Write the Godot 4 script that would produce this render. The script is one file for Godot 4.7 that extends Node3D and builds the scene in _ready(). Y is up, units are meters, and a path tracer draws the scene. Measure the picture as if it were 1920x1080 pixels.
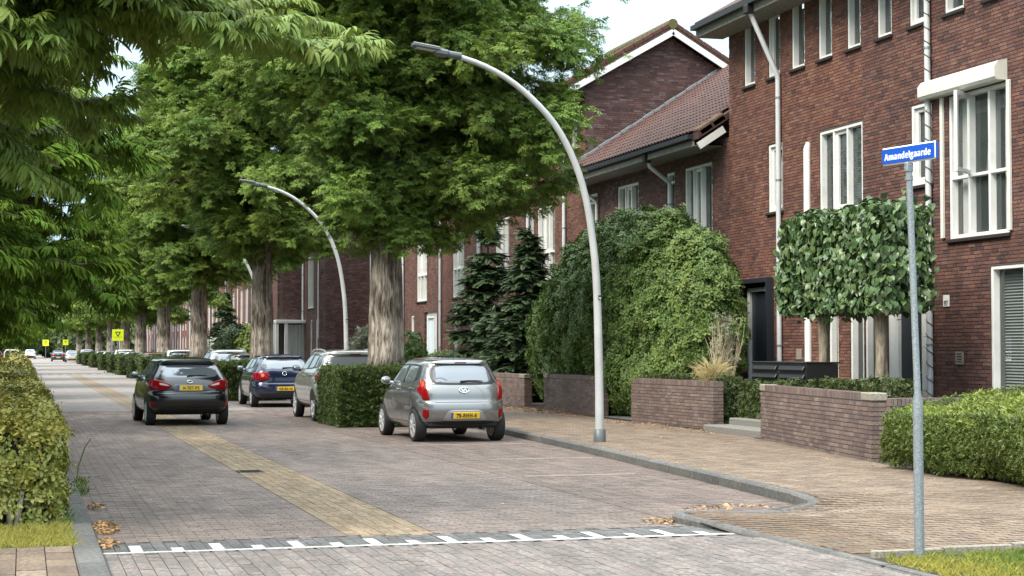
extends Node3D
# A street of brick row houses behind a paved road, under an overcast sky. The street runs along -Z, the houses stand at +X.

var rng := RandomNumberGenerator.new()
var M := {}
var MESH := {}

# ---------------------------------------------------------------- small helpers
func rnd(a: float, b: float) -> float:
	return rng.randf_range(a, b)

func lin(r: float, g: float, b: float, a := 1.0) -> Color:
	var c := Color(r, g, b).linear_to_srgb()
	c.a = a
	return c

func noise_tex(freq: float, lo: float, hi: float, seed_n: int, size := 512, kind := 0, octaves := 4) -> NoiseTexture2D:
	var n := FastNoiseLite.new()
	n.noise_type = FastNoiseLite.TYPE_CELLULAR if kind == 1 else FastNoiseLite.TYPE_SIMPLEX_SMOOTH
	n.frequency = freq
	n.seed = seed_n
	n.fractal_octaves = octaves
	var t := NoiseTexture2D.new()
	t.width = size
	t.height = size
	t.seamless = true
	t.noise = n
	var g := Gradient.new()
	g.set_color(0, Color(lo, lo, lo))
	g.set_color(1, Color(hi, hi, hi))
	t.color_ramp = g
	return t

func mat(c: Color, rough := 0.8, metal := 0.0, vcol := false) -> StandardMaterial3D:
	var m := StandardMaterial3D.new()
	m.albedo_color = c
	m.roughness = rough
	m.metallic = metal
	m.vertex_color_use_as_albedo = vcol
	return m

func grain(m: StandardMaterial3D, tex: Texture2D, scale: float, height: Texture2D = null, hscale := 0.0) -> StandardMaterial3D:
	m.albedo_texture = tex
	m.uv1_triplanar = true
	m.uv1_world_triplanar = true
	m.uv1_scale = Vector3(scale, scale, scale)
	if height:
		m.heightmap_enabled = true
		m.heightmap_texture = height
		m.heightmap_scale = hscale
	return m

func leaf_mat(c: Color, back := 0.45, rough := 0.55) -> StandardMaterial3D:
	var m := mat(c, rough, 0.0, true)
	m.cull_mode = BaseMaterial3D.CULL_DISABLED
	m.backlight_enabled = true
	m.backlight = Color(back, back, back)
	return m

func st_new() -> SurfaceTool:
	var st := SurfaceTool.new()
	st.begin(Mesh.PRIMITIVE_TRIANGLES)
	st.set_smooth_group(-1)
	return st

func tri(st: SurfaceTool, a: Vector3, b: Vector3, c: Vector3) -> void:
	st.add_vertex(a)
	st.add_vertex(c)
	st.add_vertex(b)

# a, b, c, d counter-clockwise as seen from outside
func quad(st: SurfaceTool, a: Vector3, b: Vector3, c: Vector3, d: Vector3) -> void:
	tri(st, a, b, c)
	tri(st, a, c, d)

func box(st: SurfaceTool, c: Vector3, s: Vector3, bs := Basis()) -> void:
	st.set_smooth_group(-1)
	var x := bs.x * s.x * 0.5
	var y := bs.y * s.y * 0.5
	var z := bs.z * s.z * 0.5
	quad(st, c + x - y + z, c + x - y - z, c + x + y - z, c + x + y + z)
	quad(st, c - x - y - z, c - x - y + z, c - x + y + z, c - x + y - z)
	quad(st, c - x + y + z, c + x + y + z, c + x + y - z, c - x + y - z)
	quad(st, c - x - y - z, c + x - y - z, c + x - y + z, c - x - y + z)
	quad(st, c - x - y + z, c + x - y + z, c + x + y + z, c - x + y + z)
	quad(st, c + x - y - z, c - x - y - z, c - x + y - z, c + x + y - z)

# box given by two corners
func box2(st: SurfaceTool, a: Vector3, b: Vector3) -> void:
	box(st, (a + b) * 0.5, (b - a).abs())

# box with chamfered edges
func cbox(st: SurfaceTool, c: Vector3, s: Vector3, ch: float, bs := Basis()) -> void:
	st.set_smooth_group(-1)
	var h := s * 0.5
	var k := minf(ch, minf(h.x, minf(h.y, h.z)) * 0.9)
	var i := Vector3(h.x - k, h.y - k, h.z - k)
	for ax in 3:
		for sg in [-1.0, 1.0]:
			var u := (ax + 1) % 3
			var v := (ax + 2) % 3
			var pts: Array[Vector3] = []
			for q in [[-1.0, -1.0], [1.0, -1.0], [1.0, 1.0], [-1.0, 1.0]]:
				var p := Vector3()
				p[ax] = sg * h[ax]
				p[u] = q[0] * i[u]
				p[v] = q[1] * i[v]
				pts.append(c + bs * p)
			if sg > 0: quad(st, pts[0], pts[1], pts[2], pts[3])
			else: quad(st, pts[3], pts[2], pts[1], pts[0])
	for ax in 3:
		var u := (ax + 1) % 3
		var v := (ax + 2) % 3
		for su in [-1.0, 1.0]:
			for sv in [-1.0, 1.0]:
				var p1 := Vector3(); var p2 := Vector3(); var p3 := Vector3(); var p4 := Vector3()
				p1[ax] = -i[ax]; p1[u] = su * h[u]; p1[v] = sv * i[v]
				p2[ax] = i[ax]; p2[u] = su * h[u]; p2[v] = sv * i[v]
				p3[ax] = i[ax]; p3[u] = su * i[u]; p3[v] = sv * h[v]
				p4[ax] = -i[ax]; p4[u] = su * i[u]; p4[v] = sv * h[v]
				if su * sv > 0: quad(st, c + bs * p1, c + bs * p2, c + bs * p3, c + bs * p4)
				else: quad(st, c + bs * p4, c + bs * p3, c + bs * p2, c + bs * p1)
	for sx in [-1.0, 1.0]:
		for sy in [-1.0, 1.0]:
			for sz in [-1.0, 1.0]:
				var a := c + bs * Vector3(sx * h.x, sy * i.y, sz * i.z)
				var b := c + bs * Vector3(sx * i.x, sy * h.y, sz * i.z)
				var d := c + bs * Vector3(sx * i.x, sy * i.y, sz * h.z)
				if sx * sy * sz > 0: tri(st, a, b, d)
				else: tri(st, d, b, a)

func tube(st: SurfaceTool, pts: Array, radii: Array, n := 8, caps := true) -> void:
	st.set_smooth_group(0)
	var rings := []
	var side := Vector3.RIGHT
	for i in pts.size():
		var p: Vector3 = pts[i]
		var d: Vector3 = (pts[mini(i + 1, pts.size() - 1)] - pts[maxi(i - 1, 0)]).normalized()
		side = side - d * side.dot(d)
		if side.length() < 0.05:
			side = d.cross(Vector3.UP if absf(d.y) < 0.9 else Vector3.BACK)
		side = side.normalized()
		var up := side.cross(d)
		var ring := []
		for k in n:
			var a := TAU * k / n
			ring.append(p + (side * cos(a) + up * sin(a)) * float(radii[i]))
		rings.append(ring)
	for i in rings.size() - 1:
		for k in n:
			var k2 := (k + 1) % n
			quad(st, rings[i][k], rings[i + 1][k], rings[i + 1][k2], rings[i][k2])
	if caps:
		st.set_smooth_group(-1)
		for k in range(1, n - 1):
			tri(st, rings[0][0], rings[0][k], rings[0][k + 1])
			tri(st, rings[-1][0], rings[-1][k + 1], rings[-1][k])

func done(st: SurfaceTool) -> ArrayMesh:
	st.index()
	st.generate_normals()
	return st.commit()

func numbered(parent: Node, called: String) -> String:
	if not parent.has_node(called):
		return called
	var k := 1
	if parent.has_meta("_n_" + called):
		k = parent.get_meta("_n_" + called)
	while parent.has_node("%s_%03d" % [called, k]):
		k += 1
	parent.set_meta("_n_" + called, k + 1)
	return "%s_%03d" % [called, k]

func thing(called: String, label: String, category: String, at := Vector3.ZERO, turn := 0.0, group := "") -> Node3D:
	var o := Node3D.new()
	o.name = numbered(self, called)
	add_child(o, true)
	o.position = at
	o.rotation.y = turn
	o.set_meta("label", label)
	o.set_meta("category", category)
	if group != "": o.set_meta("group", group)
	return o

func part(called: String, mesh: Mesh, m: Material, parent: Node, at := Vector3.ZERO) -> MeshInstance3D:
	var o := MeshInstance3D.new()
	o.name = numbered(parent, called)
	o.mesh = mesh
	o.material_override = m
	o.position = at
	parent.add_child(o, true)
	return o

func put(called: String, st: SurfaceTool, m: Material, parent: Node, at := Vector3.ZERO) -> MeshInstance3D:
	return part(called, done(st), m, parent, at)

func setting(called: String, st: SurfaceTool, m: Material) -> MeshInstance3D:
	var o := put(called, st, m, self)
	o.set_meta("kind", "structure")
	o.set_meta("label", called.replace("_", " "))
	return o

func many(called: String, mesh: Mesh, m: Material, xf: Array, cols: Array, parent: Node, stuff := true) -> MultiMeshInstance3D:
	var mm := MultiMesh.new()
	mm.transform_format = MultiMesh.TRANSFORM_3D
	mm.use_colors = cols.size() > 0
	mm.mesh = mesh
	mm.instance_count = xf.size()
	for i in xf.size():
		mm.set_instance_transform(i, xf[i])
	if cols.size() > 0:
		for i in xf.size():
			mm.set_instance_color(i, cols[i])
	var o := MultiMeshInstance3D.new()
	o.name = numbered(parent, called)
	o.multimesh = mm
	o.material_override = m
	parent.add_child(o, true)
	if stuff: o.set_meta("kind", "stuff")
	return o

func dup(root: Node3D, at: Vector3, turn: float, label: String) -> Node3D:
	var r: Node3D = root.duplicate()
	r.name = numbered(self, String(root.name))
	add_child(r, true)
	r.position = at
	r.rotation.y = turn
	r.set_meta("label", label)
	return r

# photo frame test used only to choose which of many alike pieces are kept as separate parts
var CAMX: Transform3D
func seen_size(p: Vector3) -> float:
	var v := CAMX.affine_inverse() * p
	if v.z > -1.0: return 0.0
	var x := v.x / -v.z * 3200.0
	var y := v.y / -v.z * 3200.0
	if absf(x) > 960.0 or absf(y) > 540.0: return 0.0
	return 3200.0 / -v.z

# the largest 300 of alike pieces become parts, the rest one stuff part. xf in the parent's space, tones index the palette
func pieces(called: String, mesh: Mesh, xf: Array, tones: Array, palette: Array, mats: Array, vmat: Material, parent: Node3D, most := 300, ymin := -9.0, rest_name := "") -> void:
	var order := []
	var base := parent.transform
	for i in xf.size():
		var w: Vector3 = base * (xf[i].origin as Vector3)
		order.append([seen_size(w) if w.y > ymin else 0.0, i])
	order.sort_custom(func(a, b): return a[0] > b[0] if a[0] != b[0] else a[1] < b[1])
	var rest_x := []
	var rest_c := []
	for k in order.size():
		var i: int = order[k][1]
		if k < most and order[k][0] > 0.0:
			var o := part(called, mesh, mats[tones[i]], parent)
			o.transform = xf[i]
		else:
			rest_x.append(xf[i])
			var c: Color = palette[tones[i]]
			var f := rnd(0.92, 1.08)
			rest_c.append(Color(c.r * f, c.g * f, c.b * f))
	if rest_x.size() > 0:
		many(rest_name if rest_name != "" else called + "work", mesh, vmat, rest_x, rest_c, parent)

# ---------------------------------------------------------------- materials
var PAL := {}
var PALM := {}
var PALV := {}

func palette(key: String, cols: Array, rough: float, tex: Texture2D, tscale: float, height: Texture2D = null, hs := 0.0) -> void:
	PAL[key] = cols
	PALM[key] = []
	for c in cols:
		var m := weathered(grain(mat(lin(c.r, c.g, c.b), rough), tex, tscale, height, hs), key.begins_with("pave"))
		PALM[key].append(m)
	PALV[key] = weathered(grain(mat(Color.WHITE, rough, 0.0, true), tex, tscale, height, hs), key.begins_with("pave"))

# broad stains and worn patches over many bricks or pavers
func weathered(m: StandardMaterial3D, road := false) -> StandardMaterial3D:
	m.detail_enabled = true
	m.detail_blend_mode = BaseMaterial3D.BLEND_MODE_MUL
	m.detail_uv_layer = BaseMaterial3D.DETAIL_UV_2
	m.detail_albedo = M.stains
	m.uv2_triplanar = true
	m.uv2_world_triplanar = true
	m.uv2_scale = Vector3(0.42, 0.3, 0.075) if road else Vector3(0.16, 0.07, 0.16)
	if road: m.detail_albedo = M.tracks
	return m

func make_materials() -> void:
	var grit := noise_tex(0.03, 0.62, 1.0, 3, 512, 0, 5)
	var fine := noise_tex(0.12, 0.7, 1.0, 5, 512, 0, 3)
	var rough_h := noise_tex(0.09, 0.0, 1.0, 8, 512, 0, 4)
	var blotch := noise_tex(0.008, 0.55, 1.0, 12, 1024, 0, 6)
	M.stains = noise_tex(0.012, 0.80, 1.0, 15, 512, 0, 5)
	M.tracks = noise_tex(0.010, 0.80, 1.0, 19, 512, 0, 6)
	M.grit = grit; M.fine = fine; M.rough_h = rough_h; M.blotch = blotch
	# red-brown facing bricks, darker purple side bricks, garden wall bricks
	palette("brick_red", [Color(0.255, 0.113, 0.086), Color(0.300, 0.134, 0.100), Color(0.211, 0.097, 0.084), Color(0.270, 0.141, 0.117), Color(0.169, 0.083, 0.075), Color(0.338, 0.172, 0.128), Color(0.237, 0.122, 0.107), Color(0.132, 0.073, 0.069)], 0.9, grit, 1.7, rough_h, 0.3)
	palette("brick_orange", [Color(0.317, 0.130, 0.088), Color(0.349, 0.148, 0.099), Color(0.257, 0.107, 0.082), Color(0.326, 0.161, 0.115), Color(0.212, 0.093, 0.079), Color(0.385, 0.191, 0.130), Color(0.282, 0.124, 0.095), Color(0.162, 0.075, 0.068)], 0.9, grit, 1.7, rough_h, 0.3)
	palette("brick_dark", [Color(0.195, 0.096, 0.085), Color(0.163, 0.085, 0.081), Color(0.220, 0.113, 0.101), Color(0.139, 0.073, 0.073), Color(0.244, 0.137, 0.126), Color(0.179, 0.101, 0.101), Color(0.284, 0.191, 0.182), Color(0.114, 0.065, 0.069)], 0.88, grit, 1.7, rough_h, 0.3)
	palette("brick_garden", [Color(0.323, 0.230, 0.197), Color(0.291, 0.201, 0.177), Color(0.356, 0.268, 0.233), Color(0.260, 0.181, 0.168), Color(0.389, 0.297, 0.255), Color(0.307, 0.239, 0.217), Color(0.243, 0.172, 0.162), Color(0.341, 0.230, 0.188)], 0.9, grit, 2.1, rough_h, 0.3)
	palette("pave_road", [Color(0.334, 0.269, 0.232), Color(0.305, 0.246, 0.214), Color(0.361, 0.292, 0.250), Color(0.320, 0.249, 0.217), Color(0.284, 0.230, 0.204), Color(0.349, 0.271, 0.241), Color(0.331, 0.259, 0.217), Color(0.267, 0.213, 0.187)], 0.9, grit, 1.3, rough_h, 0.35)
	palette("pave_bay", [Color(0.307, 0.233, 0.195), Color(0.273, 0.213, 0.182), Color(0.332, 0.251, 0.209), Color(0.286, 0.216, 0.182), Color(0.252, 0.200, 0.172), Color(0.319, 0.233, 0.195), Color(0.299, 0.239, 0.205), Color(0.232, 0.181, 0.159)], 0.9, grit, 1.3, rough_h, 0.35)
	palette("pave_strip", [Color(0.427, 0.317, 0.192), Color(0.388, 0.285, 0.172), Color(0.460, 0.349, 0.214), Color(0.371, 0.272, 0.174), Color(0.441, 0.317, 0.197), Color(0.402, 0.304, 0.197), Color(0.349, 0.254, 0.157), Color(0.467, 0.361, 0.238)], 0.9, grit, 1.3, rough_h, 0.35)
	palette("pave_walk", [Color(0.364, 0.268, 0.187), Color(0.335, 0.243, 0.170), Color(0.389, 0.289, 0.200), Color(0.346, 0.260, 0.191), Color(0.310, 0.226, 0.163), Color(0.377, 0.273, 0.187), Color(0.401, 0.303, 0.222), Color(0.286, 0.208, 0.152)], 0.9, grit, 1.3, rough_h, 0.35)
	palette("pave_red", [Color(0.297, 0.196, 0.125), Color(0.270, 0.174, 0.115), Color(0.315, 0.220, 0.142), Color(0.280, 0.202, 0.137), Color(0.252, 0.174, 0.121), Color(0.305, 0.231, 0.159)], 0.9, grit, 1.3, rough_h, 0.35)
	palette("pave_ramp", [Color(0.200, 0.197, 0.192), Color(0.175, 0.174, 0.171), Color(0.225, 0.220, 0.214), Color(0.192, 0.189, 0.186)], 0.9, grit, 1.3, rough_h, 0.35)
	palette("pave_grey", [Color(0.328, 0.285, 0.258), Color(0.302, 0.262, 0.242), Color(0.346, 0.303, 0.273), Color(0.284, 0.249, 0.231), Color(0.315, 0.261, 0.242), Color(0.334, 0.273, 0.248), Color(0.264, 0.230, 0.213), Color(0.359, 0.312, 0.281)], 0.9, grit, 1.3, rough_h, 0.35)
	palette("kerb", [Color(0.217, 0.213, 0.200), Color(0.196, 0.193, 0.182), Color(0.239, 0.233, 0.218)], 0.9, grit, 1.1, rough_h, 0.5)
	palette("tile", [Color(0.128, 0.048, 0.032), Color(0.145, 0.056, 0.037), Color(0.111, 0.042, 0.030), Color(0.132, 0.053, 0.038), Color(0.098, 0.040, 0.030), Color(0.153, 0.062, 0.042)], 0.75, grit, 1.9, rough_h, 0.25)
	M.mortar = grain(mat(lin(.13, .10, .088), 0.95), fine, 1.0)
	M.mortar_grey = grain(mat(lin(.20, .165, .145), 0.95), fine, 1.0)
	M.sand = grain(mat(lin(.085, .070, .056), 0.95), fine, 2.0)
	M.earth = grain(mat(lin(.075, .055, .038), 0.95), grit, 1.0, rough_h, 2.0)
	M.lawn = grain(mat(lin(.10, .115, .035), 0.95), blotch, 0.4, rough_h, 1.0)
	var soft := noise_tex(0.01, 0.9, 1.0, 31, 256, 0, 3)
	M.white = grain(mat(lin(.80, .81, .79), 0.4), soft, 0.5)
	M.white_old = grain(mat(lin(.72, .72, .66), 0.5), soft, 0.9)
	M.pvc = grain(mat(lin(.60, .63, .65), 0.4), soft, 0.5)
	M.grey_board = grain(mat(lin(.36, .36, .33), 0.7), grit, 0.7)
	M.anthracite = mat(lin(.022, .026, .034), 0.5)
	M.door_dark = mat(lin(.030, .040, .050), 0.3)
	M.black = mat(lin(.012, .012, .013), 0.45)
	M.black_matt = mat(lin(.010, .010, .010), 0.8)
	M.sill = grain(mat(lin(.040, .028, .028), 0.7), grit, 2.0)
	M.stone = grain(mat(lin(.42, .38, .31), 0.85), grit, 2.0, rough_h, 0.4)
	M.step = grain(mat(lin(.30, .29, .26), 0.85), grit, 2.0, rough_h, 0.4)
	M.concrete = grain(mat(lin(.26, .25, .23), 0.9), grit, 1.2, rough_h, 0.4)
	M.tile_sheet = grain(mat(lin(.115, .060, .045), 0.8), blotch, 0.7, rough_h, 2.0)
	M.tile_under = mat(lin(.060, .030, .024), 0.9)
	M.room = mat(lin(.16, .15, .14), 0.9)
	M.shell = grain(mat(lin(.12, .06, .05), 0.9), grit, 1.0)
	M.paint = grain(mat(lin(.78, .78, .76), 0.7), grit, 1.3)
	M.bay_line = grain(mat(lin(.40, .345, .29), 0.9), grit, 2.0)
	M.paint_worn = grain(mat(lin(.50, .46, .40), 0.85), grit, 2.3)
	M.galv = grain(mat(lin(.40, .45, .48), 0.45, 0.35), grit, 3.0)
	M.lamp_pole = grain(mat(lin(.50, .51, .51), 0.45, 0.1), soft, 0.8)
	M.lamp_head = mat(lin(.085, .095, .10), 0.4)
	M.lens = mat(lin(.5, .52, .52), 0.25)
	M.lead = grain(mat(lin(.30, .32, .35), 0.6), grit, 1.5)
	M.moss = grain(mat(lin(.16, .15, .05), 0.95), grit, 3.0)
	M.sign_blue = mat(lin(.010, .075, .42), 0.35)
	M.sign_white = mat(lin(.80, .82, .84), 0.4)
	M.sign_yellow = mat(lin(.72, .86, .02), 0.5)
	M.text_black = mat(lin(.01, .01, .01), 0.6)
	M.plate = mat(lin(.78, .50, .03), 0.4)
	M.plate_blue = mat(lin(.03, .08, .40), 0.4)
	M.bin = mat(lin(.020, .024, .032), 0.5)
	M.bin_blue = mat(lin(.012, .035, .12), 0.45)
	M.wood_post = grain(mat(lin(.46, .39, .29), 0.9), noise_tex(0.02, 0.5, 1.0, 21, 512, 0, 5), 2.0)
	M.wood_post.uv1_scale = Vector3(4.0, 0.5, 4.0)
	M.gravel = grain(mat(lin(.19, .20, .205), 0.9), fine, 1.0, rough_h, 2.0)
	var pane := mat(Color(0.85, 0.92, 0.92, 0.06), 0.02)
	pane.transparency = BaseMaterial3D.TRANSPARENCY_ALPHA
	pane.metallic_specular = 0.6
	M.pane = pane
	var curtain := mat(lin(.55, .56, .54), 0.9)
	curtain.backlight_enabled = true
	curtain.backlight = Color(.6, .6, .6)
	M.curtain = curtain
	M.drape = mat(lin(.16, .15, .15), 0.9)
	M.blind = mat(lin(.030, .045, .045), 0.5)
	M.blind_pale = mat(lin(.24, .28, .27), 0.6)
	# bark with long upright ridges
	var bn := FastNoiseLite.new()
	bn.seed = 4
	bn.frequency = 0.02
	bn.fractal_octaves = 4
	var bi := Image.create(512, 512, false, Image.FORMAT_RGB8)
	for y in 512:
		for x in 512:
			var a := TAU * x / 512.0
			var yy := absf(y - 256.0)
			var w := bn.get_noise_3d(cos(a) * 40.0 + 300.0, yy * 0.5, sin(a) * 40.0)
			var ridge := 1.0 - absf(bn.get_noise_3d(cos(a + w * 0.25) * 130.0, yy * 0.16, sin(a + w * 0.25) * 130.0)) * 2.6
			var fine_v := bn.get_noise_3d(cos(a) * 420.0, yy * 1.1 + 50.0, sin(a) * 420.0)
			var v := clampf(0.62 + 0.24 * ridge + 0.34 * fine_v + 0.40 * w, 0.2, 1.0)
			bi.set_pixel(x, y, Color(v, v * (0.975 + 0.03 * w), v * (0.95 + 0.06 * w)))
	var bt := ImageTexture.create_from_image(bi)
	M.bark = mat(lin(.46, .41, .355), 0.95)
	M.bark.albedo_texture = bt
	M.bark.heightmap_enabled = true
	M.bark.heightmap_texture = bt
	M.bark.heightmap_scale = 5.0
	M.bark_dark = mat(lin(.075, .058, .048), 0.95)
	M.twig_pale = mat(lin(.50, .43, .30), 0.9)
	M.twig_grey = mat(lin(.20, .175, .15), 0.9)
	# far brickwork, too small to tell the bricks apart
	var fi := Image.create(512, 512, false, Image.FORMAT_RGB8)
	fi.fill(Color(.44, .36, .33))
	var r2 := RandomNumberGenerator.new()
	r2.seed = 77
	for cy in 32:
		var x0 := int(r2.randf() * 50.0)
		var x := x0 - 60
		while x < 512:
			var w := 50 if r2.randf() > 0.2 else 24
			var f := r2.randf_range(0.75, 1.12)
			var col := Color(.44 * f, .27 * f, .245 * f)
			var xa := maxi(x, 0)
			var xb := mini(x + w, 512 if x0 == 0 else 512)
			if xb > xa: fi.fill_rect(Rect2i(xa, cy * 16, xb - xa, 13), col)
			x += w + 3
	M.far_brick = mat(Color.WHITE, 0.9)
	M.far_brick.albedo_texture = ImageTexture.create_from_image(fi)
	M.far_brick.uv1_triplanar = true
	M.far_brick.uv1_world_triplanar = true
	M.far_brick.uv1_scale = Vector3(.5, .5, .5)
	# leaves
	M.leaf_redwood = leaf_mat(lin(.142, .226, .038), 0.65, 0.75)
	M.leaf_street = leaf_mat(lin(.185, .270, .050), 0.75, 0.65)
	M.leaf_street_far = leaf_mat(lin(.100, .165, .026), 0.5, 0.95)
	M.leaf_street_far.metallic_specular = 0.12
	M.leaf_hedge_left = leaf_mat(lin(.24, .255, .05), 0.4, 0.5)
	M.leaf_yew = leaf_mat(lin(.070, .115, .022), 0.35)
	M.leaf_privet = leaf_mat(lin(.120, .175, .035), 0.4)
	M.leaf_bush = leaf_mat(lin(.105, .175, .036), 0.5, 0.6)
	M.leaf_lime = leaf_mat(lin(.070, .120, .045), 0.35, 0.4)
	M.leaf_fir = leaf_mat(lin(.062, .105, .045), 0.3)
	M.leaf_box = leaf_mat(lin(.055, .085, .018), 0.3)
	M.leaf_grey = leaf_mat(lin(.19, .21, .16), 0.3)
	M.leaf_far = leaf_mat(lin(.105, .150, .055), 0.4)
	M.dry_grass = leaf_mat(lin(.50, .42, .22), 0.4)
	M.grass = leaf_mat(lin(.14, .20, .040), 0.4)
	M.dead_leaf = leaf_mat(lin(.34, .20, .085), 0.3)
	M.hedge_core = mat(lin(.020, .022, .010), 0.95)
	M.twig = mat(lin(.085, .062, .045), 0.95)

func car_paint(c: Color, metal := 0.5, rough := 0.35) -> StandardMaterial3D:
	var m := mat(c, rough, metal)
	m.clearcoat_enabled = true
	m.clearcoat = 1.0
	m.clearcoat_roughness = 0.03
	return m

# ---------------------------------------------------------------- leaves and plants
func leaf_blade(st: SurfaceTool, p: Vector3, dir: Vector3, up: Vector3, length: float, width: float, droop: float, c: Color, segs := 3, fold := 0.25) -> void:
	var side := dir.cross(up).normalized()
	var last_l := p; var last_r := p; var last_m := p
	st.set_color(c)
	for i in range(1, segs + 1):
		var t := float(i) / segs
		var w := width * 0.5 * sin(PI * clampf(t * 0.86 + 0.12, 0, 1)) if i < segs else 0.0
		var mid := p + dir * length * t - Vector3.UP * droop * length * t * t
		var l := mid - side * w + up * w * fold
		var r := mid + side * w + up * w * fold
		if i == 1:
			tri(st, p, mid, l); tri(st, p, r, mid)
		elif i < segs:
			quad(st, last_l, last_m, mid, l); quad(st, last_m, last_r, r, mid)
		else:
			tri(st, last_l, last_m, mid); tri(st, last_m, last_r, mid)
		last_l = l; last_r = r; last_m = mid

func make_leaf_meshes() -> void:
	# leafy tuft of a dawn redwood, about 1 unit across: thin soft leaflets on a few short twigs
	var fs := st_new()
	for i in 6:
		var a := TAU * i / 6.0 + rnd(-.4, .4)
		var d := Vector3(cos(a) * 0.8, rnd(-0.35, 0.35), sin(a) * 0.8 + 0.25).normalized()
		var sd := d.cross(Vector3.UP).normalized()
		for j in 5:
			var t := (j + 0.7) / 5.0
			var p := d * t * 0.62 - Vector3(0, 0.16 * t * t, 0)
			for sg in [-1.0, 1.0]:
				var e: Vector3 = (sd * sg * rnd(0.6, 1.0) + d * rnd(0.3, 0.8) + Vector3(0, rnd(-.45, .15), 0)).normalized()
				var g := rnd(0.85, 1.1) + 0.25 * t
				leaf_blade(fs, p, e, Vector3(rnd(-.4, .4), 1, rnd(-.4, .4)).normalized(), 0.36 * (1.15 - 0.6 * t) * rnd(0.8, 1.2), 0.115, rnd(0.1, 0.5), Color(g, g, g * 0.9), 2, 0.12)
	MESH.frond = done(fs)
	# twig with long drooping leaves in two rows
	for v in 1:
		var st := st_new()
		var n := 8
		for i in n:
			var t := (i + 0.4) / n
			var p := Vector3(sin(t * 2.3 + v) * 0.06, 0.10 * t - 0.22 * t * t, t)
			for sg in [-1.0, 1.0]:
				var d := Vector3(sg * rnd(0.55, 0.95), rnd(-0.45, 0.15), rnd(0.25, 0.75)).normalized()
				var g := rnd(0.75, 1.15)
				leaf_blade(st, p, d, Vector3(0, 1, 0), rnd(0.36, 0.50) * (1.0 - 0.25 * absf(t - 0.5)), rnd(0.105, 0.14), rnd(0.55, 1.1), Color(g, g, g * rnd(0.8, 1.0)), 4, 0.28)
		leaf_blade(st, Vector3(0, -0.12, 0.97), Vector3(0, -0.2, 1).normalized(), Vector3.UP, 0.42, 0.12, 0.7, Color.WHITE, 4)
		st.set_color(Color(.55, .40, .35))
		tube(st, [Vector3(0, 0, 0), Vector3(sin(1.0 + v) * 0.05, 0.0, 0.5), Vector3(sin(2.3 + v) * 0.06, -0.12, 1)], [0.012, 0.009, 0.005], 4, false)
		MESH.drooptwig = done(st)
	# small cluster of oval leaves
	for v in 1:
		var st := st_new()
		for i in 7:
			var a := TAU * i / 7.0 + rnd(-0.4, 0.4)
			var d := Vector3(cos(a), rnd(0.0, 0.9), sin(a)).normalized()
			var g := rnd(0.7, 1.25)
			leaf_blade(st, d * 0.12 + Vector3(rnd(-.2, .2), rnd(-.2, .3), rnd(-.2, .2)), d, Vector3(0, 1, 0) if absf(d.y) < 0.8 else Vector3(1, 0, 0), rnd(0.6, 0.95), rnd(0.36, 0.5), rnd(0.1, 0.45), Color(g, g, g * rnd(0.75, 1.0)), 3, 0.2)
		MESH.cluster = done(st)
	# short narrow leaves of a clipped yew or privet
	for v in 1:
		var st := st_new()
		for i in 11:
			var d := Vector3(rnd(-1, 1), rnd(-0.1, 1.3), rnd(-1, 1)).normalized()
			var g := rnd(0.7, 1.3)
			leaf_blade(st, Vector3(rnd(-.3, .3), rnd(-.3, .1), rnd(-.3, .3)), d, Vector3(0.3, 1, 0.2).cross(d).normalized(), rnd(0.6, 1.0), rnd(0.2, 0.3), 0.1, Color(g, g, g * 0.9), 2, 0.2)
		MESH.sprig = done(st)
	# one heart shaped lime leaf
	var hl := st_new()
	var pts := [Vector2(0, 0), Vector2(.30, -.12), Vector2(.50, .12), Vector2(.46, .45), Vector2(.25, .78), Vector2(0, 1.08), Vector2(-.25, .78), Vector2(-.46, .45), Vector2(-.50, .12), Vector2(-.30, -.12)]
	for i in pts.size():
		var a: Vector2 = pts[i]
		var b: Vector2 = pts[(i + 1) % pts.size()]
		tri(hl, Vector3(0, -0.06, 0.42), Vector3(a.x, 0.10 * absf(a.x) - 0.22 * a.y * a.y, a.y), Vector3(b.x, 0.10 * absf(b.x) - 0.22 * b.y * b.y, b.y))
	MESH.heart = done(hl)
	# fir spray: flat branchlet with many needles
	for v in 1:
		var st := st_new()
		for i in 15:
			var t := i / 14.0
			for sg in [-1.0, 1.0]:
				var p := Vector3(0, -0.1 * t * t, t)
				var L := 0.55 * (1.0 - 0.75 * t) * rnd(0.8, 1.1)
				var d := Vector3(sg, rnd(-0.1, 0.3), 0.85).normalized()
				var g := rnd(0.7, 1.2)
				leaf_blade(st, p, d, Vector3.UP, L, 0.10, 0.25, Color(g, g, g), 2, 0.1)
		MESH.firspray = done(st)
	# blades of grass
	var gt := st_new()
	for i in 9:
		var a := rnd(0, TAU)
		var d := Vector3(cos(a) * rnd(0.15, 0.6), 1, sin(a) * rnd(0.15, 0.6)).normalized()
		var g := rnd(0.7, 1.2)
		leaf_blade(gt, Vector3(rnd(-.4, .4), 0, rnd(-.4, .4)), d, Vector3(cos(a + 1.5), 0, sin(a + 1.5)), rnd(0.6, 1.1), 0.10, 0.25, Color(g, g, g * .8), 2, 0.0)
	MESH.tuft = done(gt)
	var dl := st_new()
	leaf_blade(dl, Vector3(0, 0.1, -0.5), Vector3(0, 0.15, 1).normalized(), Vector3.UP, 1.0, 0.42, 0.3, Color.WHITE, 3, 0.5)
	MESH.dryleaf = done(dl)

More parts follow.
